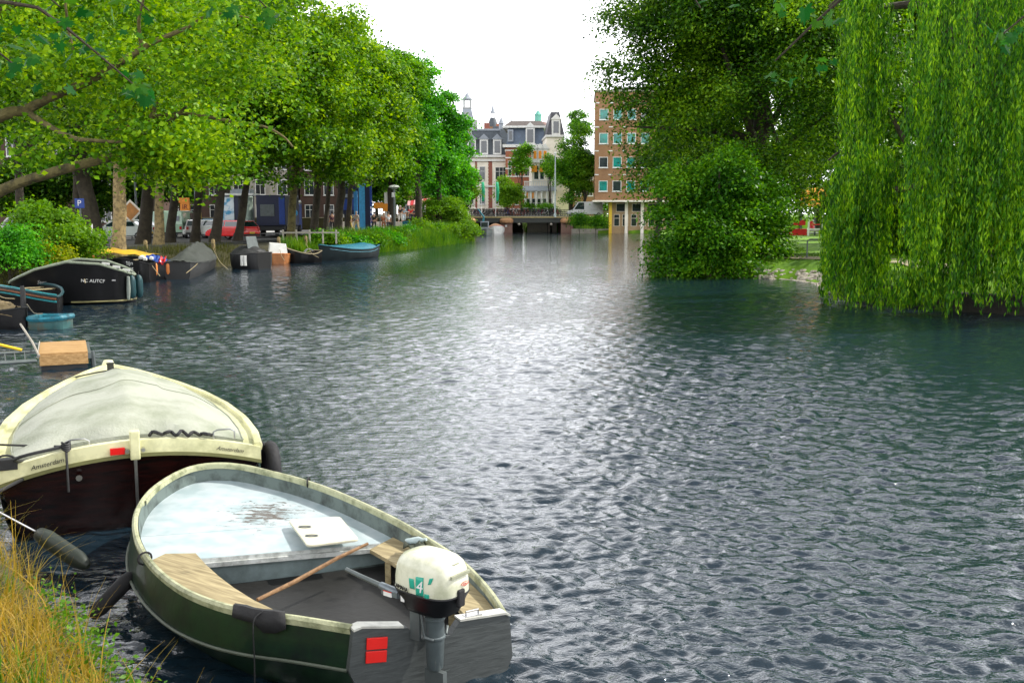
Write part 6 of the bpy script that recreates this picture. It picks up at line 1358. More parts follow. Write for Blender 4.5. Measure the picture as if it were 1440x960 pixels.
vehicle('parked_car', 'pale silver car roof showing between the first trunks, behind the white car', 'car', 190, 80, math.radians(185), 'saloon', cp('silver_car_paint', (.5, .55, .52)), L=4.4)
VG = cp('pale_green_white_van_paint', (.42, .62, .44))
v_ = vehicle('parked_van', 'pale green-white van seen from behind, parked between two trunks', 'van', 252, 82, math.radians(92), 'van', VG, L=4.9, Wd=1.95, H=2.15)
b = MB(); b.box(-2.47, -2.44, -.7, -.25, 1.35, 1.75); b.build('door_emblem', M['lead'], v_)
vehicle('parked_van', 'pale van mostly hidden behind the grey trunks, left of the green-white van', 'van', 222, 88, math.radians(100), 'van', cp('pale_van_paint', (.40, .56, .44)), L=4.9, Wd=1.9, H=2.1)
vehicle('parked_car', 'light grey parked car right of the green-white van', 'car', 274, 80, math.radians(110), 'hatch', cp('grey_car_paint', (.42, .40, .38)), L=4.0)
vehicle('parked_car', 'silver car with blue-tinted windows left of the red car', 'car', 292, 79, math.radians(150), 'hatch', cp('silver_blue_paint', (.48, .50, .46)), L=4.0)
vehicle('parked_car', 'pale blue and white car behind the silver car', 'car', 294, 90, math.radians(160), 'saloon', cp('pale_blue_paint', (.18, .38, .62)), L=4.5)
vehicle('parked_car', 'bright red hatchback seen from behind at an angle by the quay', 'car', 326, 74, math.radians(150), 'hatch', cp('red_car_paint', (.85, .006, .010)), L=3.9)
vehicle('parked_van', 'white van parked on the quay right of the bridge', 'van', 822, 158, math.radians(184), 'van', cp('white_van_paint', (.62, .64, .64)), L=5.6, Wd=2, H=2.3, z=2.5)
t = vehicle('parked_van', 'grey van at the left edge behind the blue rubbish container', 'van', 40, 70, math.radians(175), 'van', cp('light_grey_van_paint', (.5, .5, .48)), L=5.0, Wd=2, H=1.9)

# ------------------------------------------------------------------ street furniture on the left quay
def sign(name, label, u, v, d, zb, fn, cat='sign', pr=.05):
    p = Q(u, v, d); t = empty(name, (p.x, d, zb), label, cat); h = p.z - zb
    b = MB(); b.tube([(0, .04, 0), (0, .04, h)], pr, 8); b.build('pole', M['grey'], t, smooth=True); fn(t, h); return t
def f_P(t, h):
    b = MB(); b.box(-.27, .27, -.05, 0, h - .27, h + .27); b.build('panel', M['blue'], t, bevel=.02); text('letter', 'P', .46, (0, -.06, h), (1, 0, 0), (0, 0, 1), M['white_print'], t)
sign('parking_sign', 'blue parking sign with white letter P among the dark trees', 112, 286, 57, 1.0, f_P)
def f_D(t, h):
    for r_, m_, y in ((.88, 'cream_stone', 0), (.68, 'orange_buoy', -.03)):
        b = MB(); b.prism([(0, h - r_), (r_, h), (0, h + r_), (-r_, h)], 'y', y - .03, y); b.build('panel' if y == 0 else 'inner_diamond', M[m_] if m_ != 'orange_buoy' else mat('amber_sign', (.50, .20, .03), .5), t)
sign('priority_sign', 'orange and white diamond sign right of the mottled trunk', 183.5, 297, 76, 1.0, f_D)
def f_H(t, h):
    b = MB(); b.box(-.75, .5, -.1, .1, h + .35, h + .75); b.box(-.25, .55, -.1, .1, h - .55, h + .35); b.build('panel', mat('orange_sign', (.85, .28, .02), .5), t, bevel=.03); text('letters', 'IR', .55, (.15, -.12, h), (1, 0, 0), (0, 0, 1), mat('dark_red_print', (.25, .02, .01), .5), t)
sign('orange_sign', 'stepped orange sign above the green-white van', 258, 291, 84, 1.0, f_H)
def f_Y(t, h): b = MB(); b.box(-.28, .28, -.05, .05, h - .25, h + .25); b.build('panel', M['yellow'], t, bevel=.01)
sign('yellow_sign', 'small square yellow sign beside a trunk left of the silver car', 278, 303, 78, 1.0, f_Y)
def f_T(t, h):
    b = MB(); b.box(-.22, .22, -.12, .12, h - .1, h + .75); b.build('signal_head', M['black_matt'], t, bevel=.03); b = MB(); b.lathe([(.0, 0), (.26, 0), (.28, .06), (0, .08)], 16, mx=Matrix.Translation((0, -.12, h + .45)) @ Matrix.Rotation(math.pi / 2, 4, 'X')); b.build('red_signal', mat('dull_red_signal', (.6, .05, .02), .4), t)
    b = MB(); b.lathe([(0, 0), (.30, 0), (.30, .04), (0, .04)], 18, mx=Matrix.Translation((.05, -.12, h - .5)) @ Matrix.Rotation(math.pi / 2, 4, 'X')); b.build('blue_disc', M['cyan'], t)
sign('traffic_light', 'traffic light with red lamp over a blue disc behind the sunlit trunk', 413, 291, 84, 1.0, f_T, 'traffic light')
sign('traffic_light', 'orange-red signal on a pole left of the standing pedestrians', 460, 296, 88, 1.0, lambda t, h: (MB().box(-.16, .16, -.1, .1, h - .3, h + .35).build('signal_head', M['red'], t, bevel=.02)), 'traffic light')
for k, (u, vt, d) in enumerate(((189, 240, 92), (274, 262, 92), (280, 262, 100), (421.5, 286, 98), (476, 255, 99))):
    sign('lamp_mast', ('tall thin pole behind the diamond sign', 'pale pole behind the yellow sign', 'second pale pole right of the yellow sign', 'white pole by the pale road gap', 'pale mast left of the blue kiosk sign')[k], u, vt, d, 1.0, lambda t, h: (MB().lathe([(.06, h), (.18, h + .1), (.12, h + .3)], 8).build('lamp_head', M['white'], t)), 'pole', pr=.11)
# advertising kiosk
def bxo(name, label, cat, u, d, z, parts, rz=0, group=None):
    t = empty(name, (at(u, d), d, z), label, cat, group, rz)
    for nm, m_, *a in parts: b = MB(); b.box(*a); b.build(nm, m_, t, bevel=.02)
    return t
pm = bpy.data.materials.new('blue_white_poster'); tt, bb = nodes(pm); bb.inputs['Roughness'].default_value = .4
n_ = tt.nodes.new('ShaderNodeTexNoise'); n_.inputs['Scale'].default_value = 1.3; n_.inputs['Detail'].default_value = 3; c_ = tt.nodes.new('ShaderNodeTexCoord'); r_ = tt.nodes.new('ShaderNodeValToRGB')
r_.color_ramp.elements[0].position = .42; r_.color_ramp.elements[0].color = (.05, .32, .55, 1); r_.color_ramp.elements[1].position = .52; r_.color_ramp.elements[1].color = (.75, .82, .86, 1)
tt.links.new(c_.outputs['Object'], n_.inputs['Vector']); tt.links.new(n_.outputs['Fac'], r_.inputs[0]); tt.links.new(r_.outputs[0], bb.inputs['Base Color'])
bxo('advertising_kiosk', 'kiosk with a blue and white poster and flat white roof behind the red car', 'kiosk', 328, 92, 1.0, [('body', M['navy'], -1.2, 1.4, 0, 2.2, 0, 3.6), ('roof', M['white'], -1.5, 1.9, -.4, 2.4, 3.6, 3.8), ('roof_top', M['lead'], -.2, 1.6, 0, 1.6, 3.8, 4.2), ('poster', pm, -1.15, .1, -.06, -.003, .9, 3.5), ('side_post', M['dark'], .5, .7, -.15, .0, 0, 3.6)])
b = MB(); b.lathe([(.5, 0), (.5, 3.3), (.55, 3.35), (.5, 3.5)], 16); o = b.build('pale_column', mat('pale_green_column', (.40, .50, .42), .5), smooth=True); o.location = (at(348, 89), 89, 1.0); tagm(o, 'pale round advertising column right of the poster kiosk', 'column')
tk_ = empty('blue_truck', (at(381, 86), 86, 1.05), 'dark blue box truck seen from behind under the plane leaves', 'truck')
for nm, m_, a in (('box_body', M['navy'], (-1.25, 1.25, 0, 5.5, .9, 3.5)), ('rear_door', M['blue'], (.7, 1.2, -.04, -.003, 1.0, 3.3)), ('grey_panel', M['grey'], (-.9, .3, -.04, -.003, 1.7, 2.7)), ('bumper', M['dark'], (-1.2, 1.2, -.15, .1, .5, .7)), ('chassis', M['dark'], (-1.1, 1.1, .1, 7, .5, .9)), ('cab', M['blue'], (-1.1, 1.1, 5.6, 7.4, .5, 2.8))): MB().box(*a).build(nm, m_, tk_, bevel=.03)
for sx in (-1, 1):
    for y in (1.2, 6.4): b = MB(); b.lathe([(.2, -.15), (.45, -.15), (.48, 0), (.45, .15), (.2, .15)], 16, mx=Matrix.Translation((sx * 1.0, y, .47)) @ Matrix.Rotation(math.pi / 2, 4, 'Y')); b.build('wheel', M['tyre'], tk_, smooth=True)
# blue panels, kiosk sign
bxo('blue_kiosk', 'dark blue kiosk with a light lettered band behind the walking people', 'kiosk', 494, 93, 1.0, [('body', M['navy'], -.8, .7, 0, 1.0, 1.9, 4.5), ('post', M['dark'], -.7, -.5, .3, .6, 0, 1.9), ('post', M['dark'], .4, .6, .3, .6, 0, 1.9), ('light_band', M['lead'], -.75, .65, -.04, -.003, 3.45, 3.75), ('screen', M['blue'], -.7, .5, -.04, -.003, 2.3, 3.3)])
bxo('tall_blue_panel', 'tall light blue banner panel, left of the dark one', 'panel', 509, 92, 1.0, [('panel', mat('sky_blue_panel', (.06, .34, .62), .5), -.25, .32, 0, .2, 0, 4.7)])
bxo('tall_blue_panel', 'thin light blue banner edge right beside the blue kiosk', 'panel', 500.5, 91, 1.0, [('panel', mat('mid_blue_panel', (.03, .20, .45), .5), -.18, .14, 0, .2, 0, 4.0)])
tp_ = bxo('tall_blue_panel', 'tall navy banner panel with white marks on its right edge', 'panel', 516.5, 92, 1.0, [('panel', M['navy'], -.22, .42, 0, .25, 0, 4.5), ('edge', M['blue'], .25, .45, -.03, -.003, .1, 4.4)])
b = MB(); [b.box(.30, .40, -.045, -.033, z_, z_ + .22) for z_ in (.5, .9, 1.6, 2.0, 2.4)]; b.build('white_marks', M['white_print'], tp_)
bxo('white_column', 'white column with an orange sign left of the street lamp', 'column', 546, 106, 1.0, [('column', M['white'], -.4, .25, 0, .5, 0, 4.2)])
bxo('orange_board', 'larger orange board on the white column near the lamp', 'sign', 545, 104, 1.0, [('board', M['orange'], -.5, .45, 0, .1, 2.2, 3.0), ('post', M['grey'], -.05, .05, .1, .2, 0, 2.3)])
bxo('orange_board', 'smaller orange board left of the one on the white column', 'sign', 534, 104, 1.0, [('board', M['orange'], -.6, .35, 0, .1, 2.5, 3.1), ('post', M['grey'], -.05, .05, .1, .2, 0, 2.6)])
def f_L(t, h): b = MB(); b.lathe([(.08, h - .15), (.42, h), (.55, h + .06), (.40, h + .2), (.1, h + .27)], 18); b.build('lamp_shade', mat('pale_lamp_glass', (.55, .58, .52), .3), t, smooth=True); b = MB(); b.box(-.22, .02, -.1, .08, h - .9, h - .45); b.build('signal_box', M['white'], t, bevel=.02)
sign('street_lamp', 'street lamp with flat round shade on a pale post above the reeds', 554, 264, 96, 1.0, f_L, 'street lamp', pr=.10)
# red and pink awning far off
at2 = empty('striped_awning', (at(591, 132), 132, 2.0), 'small pink and red striped awning beyond the walkers in red', 'awning')
for k in range(8): b = MB(); x = -1.6 + k * .42; b.add([(x, 0, 2.6 + k * .06), (x + .4, 0, 2.6 + k * .06), (x + .4, -1.1, 2.0 + k * .06), (x, -1.1, 2.0 + k * .06)], [(0, 1, 2, 3)]); b.build('stripe', M['red'] if k % 2 else mat('pink_cloth', (.7, .35, .35), .7), at2, solid=.05)
for x in (-1.6, 1.7): MB().box(x - .04, x + .04, -1.1, -1.02, 0, 2.3).build('post', M['grey'], at2)
bn = bxo('teal_bench', 'small teal bench below the people in red by the bank', 'bench', 575, 112, 1.2, [('seat', M['teal'], -.8, .8, 0, .45, .42, .5), ('backrest', M['teal'], -.8, .8, .42, .5, .55, .95), ('leg', M['grey'], -.7, -.6, .05, .4, 0, .42), ('leg', M['grey'], .6, .7, .05, .4, 0, .42)])
# right of the sunlit trunk: wooden posts and rail on the bank
b = MB(); [b.box(k * .9 - .05, k * .9 + .05, 0, .1, 0, .95) for k in range(5)]; b.box(-.1, 3.8, .02, .08, .7, .8); o = b.build('bank_fence', M['stone']); o.location = (at(397, 68), 68, .95); tagm(o, 'low weathered rail fence on the bank by the sunlit trunk', 'fence')
bxo('rubbish_container', 'blue rubbish container with a white mark behind the left shrub', 'container', 22, 46, 1.0, [('body', M['blue'], -.35, .45, 0, .8, 0, 1.3), ('lid', M['navy'], -.4, .5, -.05, .85, 1.3, 1.4), ('label_panel', M['white_print'], -.2, .1, -.03, -.003, .95, 1.1)])
def f_R(t, h): MB().box(-.14, .14, -.1, .1, h - .25, h + .25).build('head', M['red'], t, bevel=.05)
sign('red_signal_post', 'small red-headed post behind the left shrub', 43.5, 297, 58, 1.0, f_R, 'post')
# gull-like white lamp with orange stake by the black sloop
st = empty('orange_stake', (at(128, 47), 47, .8), 'orange mooring stake topped by a white tap-like fitting', 'post'); MB().tube([(0, 0, -.6), (0, 0, 1.0)], .05, 8).build('stake', M['orange_buoy'], st); b = MB(); b.lathe([(0, 1.0), (.14, 1.05), (.12, 1.2), (.04, 1.25), (.04, 1.7)], 10); b.tube([(.1, 0, 1.1), (.45, 0, 1.2), (.5, 0, 1.12)], .05, 6); b.build('white_fitting', M['white'], st, smooth=True)
bb_ = empty('yellow_tarpaulin', (at(140, 48), 48, .9), 'yellow-orange tarpaulin on the bank behind the black sloop', 'tarpaulin'); b = MB(); b.grid([[(i * .48 - 1.6, j * .5 - .5, .05 + .35 * math.sin((i + .6) / 9 * math.pi) * (1 - (j - 2) ** 2 * .12) + .05 * math.sin(i * 3 + j)) for i in range(9)] for j in range(5)]); b.build('sheet', mat('ochre_tarpaulin', (.55, .34, .02), .6, scale=2, dirt=(.35, .2, .02)), bb_, smooth=True, solid=.02)

# mooring lines of the boats further along
for k, (a, c, lb) in enumerate(((P(120, 398, .9), P(112, 352, 1.0), 'mooring line from the black lettered boat to the quay'), (P(225, 388, .8), P(205, 352, 1.0), 'mooring line from the blue-tarpaulin boat to the quay'),
        (P(262, 384, .7), P(290, 350, 1.0), 'mooring line running right from the grey-tarpaulin boat to the bank'), (P(320, 378, .7), P(300, 350, 1.0), 'mooring line left of the dark motor boat'), (P(400, 366, .7), P(392, 345, 1.0), 'mooring line of the open dark boat'),
        (P(448, 362, .8), P(430, 343, 1.0), 'mooring line at the left end of the teal covered boat'), (P(20, 420, .8), P(-20, 395, 1.1), 'mooring line at the left end of the large black sloop'))):
    m_ = a.lerp(c, .5) - Vector((0, 0, .18)); rope('mooring_rope', [a, m_, c], .014, M['plank'], lb, 'rope')
for k, (u, v, lb) in enumerate(((205, 350, 'weathered mooring post behind the blue-tarpaulin boat'), (300, 348, 'weathered mooring post between grey tarpaulin and dark motor boat'), (430, 342, 'weathered mooring post behind the teal covered boat'), (392, 344, 'weathered mooring post behind the open dark boat'))):
    p = P(u, v, 1.0); b = MB(); b.lathe([(.12, -.4), (.11, .5), (.09, .58), (0, .6)], 10); o = b.build('mooring_post', M['bark_plane'], smooth=True); o.location = (p.x, p.y, .9); tagm(o, lb, 'post', 'mooring posts on the left bank')
b = MB(); b.grid([[(lx(y) - 12, y, 1.36), (lx(y) - 4.8, y, 1.36), (lx(y) - 4.3, y, .9)] for y in np.arange(80, 112, 2)]); o = b.build('pavement', M['asphalt']); o['kind'] = 'structure'
# ------------------------------------------------------------------ people
def person(u, d, z, h, face, top, legs, hair, label, stride=.25, arms=.15, cat='person', skin=(.45, .26, .17), lean=0, group=None):
    t = empty('person', (at(u, d), d, z), label, cat, group, face); s = h / 1.75; sk = mat('skin', skin, .6, var=.1)
    def skinned(name, verts, edges, m_, root=0):
        me = bpy.data.meshes.new(name); me.from_pydata([(v[0] * s, v[1] * s, v[2] * s) for v in verts], edges, []); o = link(bpy.data.objects.new(name, me)); o.parent = t
        md = o.modifiers.new('skin', 'SKIN'); md.use_smooth_shade = True
        for i, v in enumerate(verts): sv = me.skin_vertices[0].data[i]; r_ = v[3] * s; sv.radius = (r_, (v[4] if len(v) > 4 else v[3]) * s); sv.use_root = i == root
        o.modifiers.new('sub', 'SUBSURF').levels = 1; o.modifiers['sub'].render_levels = 1; me.materials.append(m_); return o
    st_ = stride
    # body: pelvis, chest, neck, head, arms, legs
    vs = [(0, 0, .95, .13, .10), (0, lean * .3, 1.15, .12, .09), (0, lean * .6, 1.35, .15, .10), (0, lean * .8, 1.50, .05), (0, lean + .02, 1.60, .085, .09), (0, lean + .02, 1.70, .07, .08),
          (.19, lean * .6, 1.40, .05), (.24, arms * .3, 1.13, .042), (.23, arms + .05, .90, .032), (.23, arms + .09, .80, .035),
          (-.19, lean * .6, 1.40, .05), (-.24, -arms * .3, 1.13, .042), (-.23, -arms + .12, .90, .032), (-.23, -arms + .16, .80, .035),
          (.10, 0, .88, .09), (.10, st_ * .55 + .03, .50, .06), (.10, st_ * .9, .09, .04), (.10, st_ * .9 + .14, .04, .035),
          (-.10, 0, .88, .09), (-.10, -st_ * .35 + .04, .50, .06), (-.10, -st_ * .9, .11, .04), (-.10, -st_ * .9 + .13, .04, .035)]
    ed = [(0, 1), (1, 2), (2, 3), (3, 4), (4, 5), (2, 6), (6, 7), (7, 8), (8, 9), (2, 10), (10, 11), (11, 12), (12, 13), (0, 14), (14, 15), (15, 16), (16, 17), (0, 18), (18, 19), (19, 20), (20, 21)]
    skinned('body', vs, ed, sk)
    sh = [(0, 0, .93, .15, .12), (0, lean * .3, 1.15, .145, .11), (0, lean * .6, 1.37, .17, .12), (.20, lean * .6, 1.40, .068), (.24, arms * .25, 1.18, .06), (-.20, lean * .6, 1.40, .068), (-.24, -arms * .25, 1.18, .06)]
    skinned('shirt', sh, [(0, 1), (1, 2), (2, 3), (3, 4), (2, 5), (5, 6)], top)
    tr = [(0, 0, .96, .145, .115), (.10, 0, .85, .105), (.10, st_ * .55 + .03, .50, .075), (.10, st_ * .88, .14, .06), (-.10, 0, .85, .105), (-.10, -st_ * .35 + .04, .50, .075), (-.10, -st_ * .88, .16, .06)]
    skinned('trousers', tr, [(0, 1), (1, 2), (2, 3), (0, 4), (4, 5), (5, 6)], legs)
    b = MB(); b.lathe([(.0, 1.76), (.06, 1.755), (.095, 1.70), (.10, 1.63), (.08, 1.575)], 12, (0, lean - .005, 0), cap=False); o = b.build('hair', mat('hair', hair, .7), t, smooth=True); o.scale = (s, s, s)
    return t
cl = lambda n, c: mat(n, c, .8, var=.15, scale=8)
person(546, 90, 1.38, 1.76, math.pi + .4, cl('white_shirt', (.75, .75, .78)), cl('dark_trousers', (.03, .03, .04)), (.05, .03, .02), 'person in a white shirt walking beside the one in orange near the lamp')
person(539.5, 90, 1.38, 1.66, math.pi - .2, cl('rust_shirt', (.50, .14, .05)), cl('rust_skirt', (.42, .14, .06)), (.30, .16, .05), 'person in rust orange clothes next to the white shirt')
person(526, 91, 1.38, 1.75, 2.8, cl('black_coat', (.02, .025, .02)), cl('black_trousers', (.02, .02, .02)), (.03, .02, .02), 'person in dark green-black clothes right of the navy panel')
person(492, 88, 1.38, 1.70, 2.2, cl('yellow_top', (.60, .42, .10)), cl('yellow_trousers', (.55, .40, .12)), (.12, .07, .03), 'person in mustard yellow striding before the blue kiosk', stride=.4)
person(501, 89, 1.38, 1.80, 2.5, cl('beige_top', (.42, .40, .34)), cl('pale_trousers', (.50, .42, .22)), (.4, .36, .3), 'grey-haired person in beige and pale yellow beside the mustard one')
person(467, 86, 1.38, 1.78, .3, cl('dark_maroon_top', (.10, .03, .05)), cl('black_jeans', (.02, .02, .03)), (.02, .02, .02), 'person in dark maroon top between two trunks')
person(462, 86, 1.38, 1.70, .2, cl('teal_top', (.03, .20, .28)), cl('pale_jeans', (.45, .45, .42)), (.10, .05, .03), 'person in teal top left of the maroon one')
person(471, 88, 1.38, 1.76, -.3, cl('black_top', (.015, .015, .015)), cl('white_trousers', (.6, .6, .58)), (.2, .1, .05), 'person in black top with white trousers behind the maroon one')
person(577.5, 120, 2.0, 1.8, math.pi, cl('red_jacket', (.75, .01, .015)), cl('dark_jeans', (.02, .03, .05)), (.05, .03, .02), 'person in a bright red jacket on the far quay')
person(563, 118, 2.0, 1.9, 2.9, cl('black_vest', (.02, .02, .03)), cl('white_slacks', (.65, .62, .6)), (.5, .45, .4), 'person in black vest and white trousers, leftmost near the teal bench')
person(568, 119, 2.0, 1.8, 3.3, cl('pale_blue_shirt', (.25, .38, .5)), cl('light_trousers', (.5, .6, .68)), (.05, .03, .02), 'person in pale blue between the black vest and the red jacket')
person(582, 121, 2.0, 1.75, 3.0, cl('navy_shirt', (.02, .04, .10)), cl('dark_slacks', (.02, .02, .03)), (.05, .03, .02), 'person in navy right of the red jacket')
# mound carrying that group: raised terrace
b = MB(); b.frustum(-9, 3.0, -3, 9, -1.2, .0, .4, .8); o = b.build('terrace', mat('pale_paving', (.36, .33, .28), .9)); o['kind'] = 'structure'; o.location = (at(575, 118), 118, 2.0)

# ------------------------------------------------------------------ right bank things
ks = empty('orange_stall', (at(1148, 86), 86, gz(at(1148, 86), 86)), 'white playground stall with a ribbed orange sloping canopy on the lawn', 'stall'); kz = ks.location.z
zt, zb = Q(1148, 265, 86).z - kz, Q(1148, 291, 86).z - kz
b = MB()
b.grid([[(-1.05 - .0 + x, y, z_) for x in (0, .55, 1.1, 1.65, 2.2, 2.6)] for y, z_ in ((-1.25, zb), (-.9, zb + .45), (-.5, zb + .95), (0, zt), (.7, zt - .1), (1.3, zb))]); 
b.build('canopy', mat('orange_ribbed_canopy', (.80, .34, .015), .6, var=.1), ks, solid=.08)
b = MB(); [b.box(-1.06, 1.56, -1.30 + k * .13, -1.28 + k * .13, zb + .02 + k * .168, zb + .07 + k * .168) for k in range(8)]; b.build('canopy_rib', mat('dark_orange_rib', (.5, .18, .01), .6), ks)
for x in (-.95, .25, 1.45):
    for y in (-1.1, 1.1): MB().box(x - .06, x + .06, y - .06, y + .06, 0, zb + .05).build('post', M['white'] if y < 0 else M['grey'], ks)
MB().box(-.95, 1.45, -1.0, 1.0, .35, .5).build('platform', M['stone'], ks); MB().box(-.9, 1.4, -1.02, -.98, .9, 1.0).build('rail', M['red'], ks); MB().box(-.9, 1.4, -1.0, -.96, .5, .62).build('lower_rail', M['white'], ks)
for x in (-.4, .8): b = MB(); b.lathe([(0, .5), (.3, .55), (.3, .9), (.12, 1.2), (0, 1.25)], 10, (x, 0, 0)); b.build('play_figure', M['red'] if x < 0 else M['white'], ks, smooth=True)
MB().tube([(.3, .2, zt - .1), (.3, .2, zt + .9)], .04, 6).build('flagstaff', M['grey'], ks)
x = at(1119, 60); z = gz(x, 60)
rb = empty('red_board', (x, 60, z), 'red information board in two pieces on a white post beside the bush', 'sign'); MB().tube([(-.45, 0, 0), (-.45, 0, 1.0)], .07, 8).build('post', M['white'], rb)
MB().box(-.35, .7, -.05, 0, .75, 1.15).build('lower_board', M['red'], rb, bevel=.01); MB().add([(-.25, 0, 1.35), (.6, 0, 1.35), (.6, 0, 1.72), (-.1, 0, 1.5)], [(0, 1, 2, 3)]).build('upper_board', M['red'], rb, solid=.05); MB().box(-.7, -.5, -.05, .0, .8, 1.0).build('side_label', mat('pink_label', (.7, .3, .35), .6), rb)
x = at(1137, 47.5); z = gz(x, 47.5)
hr = empty('hand_rail', (x, 47.5, z), 'low grey tubular rail on the grass left of the willow', 'railing'); b = MB(); b.tube([(0, 0, 0), (0, 0, .85), (.1, 0, .92), (2.4, .1, .92)], .035, 8); b.tube([(1.5, .05, 0), (1.5, .05, .92)], .03, 8); b.build('rail', M['grey'], hr, smooth=True)
# stone revetment on the right bank
rng = np.random.default_rng(3); b = MB()
for i in range(520):
    y = rng.uniform(38, 48.5); e = rng.uniform(-.25, .95); x = rx(y) + e; z = interp(RPROF(y), max(0, e)) if e > 0 else -.02; r_ = rng.uniform(.10, .22)
    mx_ = Matrix.Translation((x, y, z - .02)) @ Matrix.Rotation(rng.uniform(0, 6.28), 4, 'Z') @ Matrix.Diagonal((1, rng.uniform(.6, 1), .5, 1))
    b.lathe([(0.001, -r_), (r_ * .75, -r_ * .7), (r_, 0), (r_ * .7, r_ * .65), (0.001, r_ * .8)], 6, mx=mx_, cap=False)
o = b.build('stone_revetment', mat('revetment_stone', (.44, .40, .33), .9, scale=2, dirt=(.2, .17, .12), bump=.3)); o['kind'] = 'stuff'; o['label'] = 'rough pale stones lining the right waterline'

b = MB(); ws = [(rx(y) + .12, y) for y in np.arange(27.5, 41, .8)]
b.grid([[(x + .25, y, -.5), (x - .2, y, -.5), (x - .2, y, .55), (x + .25, y, .58), (x + .25, y, -.5)] for x, y in ws]); o = b.build('timber_bank_wall', mat('wet_dark_timber', (.03, .026, .02), .8, bump=.4)); tagm(o, 'low dark timber bank wall at the waterline under the willow', 'wall')
# ------------------------------------------------------------------ grass, reeds, shrubs
rng = np.random.default_rng(21)
def bank_pts(n, y0, y1, e0, e1, side=-1, pw=1.0):
    y = rng.uniform(y0, y1, n); e = e0 + (e1 - e0) * rng.random(n) ** pw; out = np.zeros((n, 3))
    for i in range(n):
        sx = lx(y[i]) if side < 0 else rx(y[i]); x = sx + e[i] * side; out[i] = (x, y[i], gz(x, y[i]) - .03)
    return out
def stuff(name, parts, m, label):
    off = 0; VV = []; FF = []
    for V, Fq in parts: VV.append(V); FF.append(Fq + off); off += len(V)
    o = np_mesh(name, np.concatenate(VV), np.concatenate(FF), m); o['kind'] = 'stuff'; o['label'] = label; return o
p = bank_pts(42000, 2.5, 15, -.02, 3.2, pw=.8); tuft = np.sin(p[:, 0] * 5.1) * np.sin(p[:, 1] * 4.3) > -.55
p = p[tuft]
stuff('bank_grass', [blades(rng, p[::2], .26, .0045, .9, segs=4), blades(rng, p[1::2], .20, .0055, 1.5, segs=4, droop=.8)], M['grass'], 'long dry yellow grass on the near bank')
p2 = bank_pts(16000, 2.5, 15, .0, 2.5); m2 = (np.sin(p2[:, 0] * 2.3 + 1) * np.sin(p2[:, 1] * 1.9) > .1); stuff('bank_weeds', [blades(rng, p2[m2], .22, .006, .7)], M['grass_green'], 'green weeds among the dry grass on the near bank')
# seed stalks
ps_ = bank_pts(420, 4.5, 10, .05, 2.0); stuff('seed_stalks', [blades(rng, ps_, .62, .0035, .75, segs=5, droop=.8), blades(rng, ps_, .60, .006, .75, segs=5, droop=.8)], M['grass'], 'tall dry seed stalks leaning over the water at the near bank')
# small leafy weeds at the water edge
wp = bank_pts(60, 4.8, 6.6, -.05, .35); q = wp[rng.integers(0, 60, 2600)] + rng.normal(size=(2600, 3)) * np.array([.07, .07, .09]) + np.array([0, 0, .18]); nrm = unit(rng.normal(size=(2600, 3)) + np.array([0, 0, 1])); stuff('edge_weeds', [leaf_quads(q, nrm, .035, rng, .6)], M['grass_green'], 'bright leafy weeds at the edge of the near bank')
# bank greenery further along the left
pf = bank_pts(16000, 15, 62, .1, 4.2); stuff('bank_undergrowth', [blades(rng, pf, .45, .012, .6, segs=2)], leafmat('dull_bank_grass', (.02, .03, .004), (.055, .065, .008), (.12, .12, .014), .35), 'dull brown-green undergrowth along the left bank')
# reeds
def reeds(y0, y1, n, h, e0, e1, wd=.022):
    p = bank_pts(n, y0, y1, e0, e1); p[:, 2] = np.maximum(p[:, 2], -.05); hs = h * (.75 + .35 * np.sin(p[:, 1] * .9) * np.cos(p[:, 0] * 1.3)); V1 = blades(rng, p, 1.0, wd, .28, segs=3); return V1, p
P1 = []
for (y0, y1, n, h, e0, e1) in ((66, 74, 4000, .8, -.2, 2.0), (74, 88, 9000, 1.1, -.4, 2.6), (88, 104, 8000, 1.1, -.5, 2.6), (104, 116, 5000, 1.3, -.5, 3)):
    p = bank_pts(n, y0, y1, e0, e1); P1.append(blades(rng, p, h, .028, .30, segs=2, droop=.3))
stuff('reeds', P1, M['reed'], 'tall green reeds along the left waterline')
def shrub(name, label, u, d, z0, z1, hw, n, ls, lm, seed, nsub=24, clump=.3, cat='shrub', dx=0, dep=None, per=30, r=(.25, .42)):
    x = at(u, d) + dx; g = gz(x, d); return tree(name, label, x, d, g, (z0 + z1) / 2, (hw, dep or hw * .8, (z1 - z0) / 2), n, ls, lm, M['bark'], .08, seed, None, nsub=nsub, clump=clump, cat=cat, limbs=5, per=per, r=r)
shrub('bank_shrub', 'bright green feathery shrub on the left bank behind the black sloop', 62, 40, .4, 3.4, 1.9, 12000, .17, M['leaf_light'], 101, clump=.25)
shrub('bank_shrub', 'darker green shrub at the left edge behind the striped skiff', 8, 37, .4, 2.6, 1.4, 9000, .13, M['leaf_elm'], 102)
shrub('bank_shrub', 'low green shrub between the black sloop and the feathery one', 96, 41, .4, 2.2, 1.0, 5000, .14, M['leaf_light'], 103)
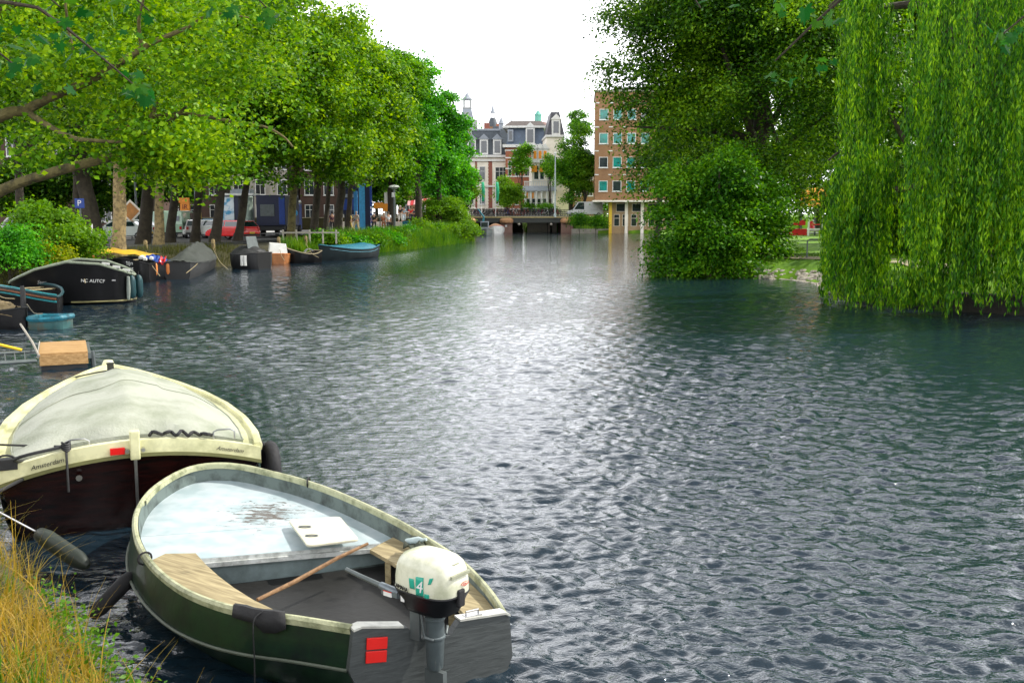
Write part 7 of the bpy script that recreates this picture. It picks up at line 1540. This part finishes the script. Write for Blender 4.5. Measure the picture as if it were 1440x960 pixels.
shrub('bank_shrub', 'yellow-green grassy bush above the black sloop', 58, 38.5, .3, 2.0, .9, 5000, .13, leafmat('yellow_leaves', (.10, .16, .01), (.22, .30, .012), (.42, .42, .02), .5), 104)
shrub('bank_shrub', 'tall light green bush between reeds and the last elm', 620, 112, .6, 5.4, 2.8, 12000, .24, M['leaf_light'], 105)
shrub('bank_shrub', 'small bright bush above the reeds by the white mansion', 642, 116, .8, 4.0, 1.7, 6000, .24, M['leaf_light'], 106)
for k, (u, d, z1, hw, lm_) in enumerate(((480, 70, 1.6, 1.1, 'leaf_light'), (452, 70, 1.7, 1.0, 'leaf_mid'), (600, 97, 2.2, 1.6, 'leaf_light'), (630, 102, 2.1, 1.6, 'leaf_light'), (652, 104, 2.0, 1.4, 'leaf_light'), (585, 94, 1.7, 1.3, 'leaf_mid'), (520, 78, 1.5, 1.5, 'leaf_mid'), (540, 82, 1.6, 1.6, 'leaf_elm'), (560, 86, 1.6, 1.6, 'leaf_mid'), (575, 90, 1.7, 1.5, 'leaf_elm'), (500, 74, 1.3, 1.2, 'leaf_elm'), (615, 99, 2.4, 1.5, 'leaf_mid'), (662, 108, 2.2, 1.5, 'leaf_light'))):
    shrub('waterside_shrub', ('small light weed clump above the teal covered boat bow', 'small leafy clump at the middle of the teal covered boat', 'rounded bright clump in the reeds, leftmost of the rounded ones', 'rounded bright clump in the middle of the reed bank', 'rounded yellow-green clump at the tip of the reed bank', 'darker clump left of the bright reed clumps', 'dark green clump among reeds right of the pale buoys', 'deep green clump in the reeds below the people in white and orange', 'dark clump in the reeds under the street lamp', 'deep green clump in the reeds right of the street lamp', 'deep green clump just behind the stern of the teal covered boat', 'mid green clump between the bright rounded ones', 'light clump at the far end of the reed bank')[k], u, d, .0, z1, hw, 5000, .2, M[lm_], 110 + k, nsub=14, dx=-.4)
# grass tussocks on the right lawn
pr_ = bank_pts(16000, 26, 60, .9, 7, side=1); stuff('lawn_grass', [blades(rng, pr_, .16, .012, .5, segs=2)], leafmat('lawn_blades', (.04, .12, .008), (.09, .22, .01), (.18, .32, .015), .4), 'short green grass on the right bank')
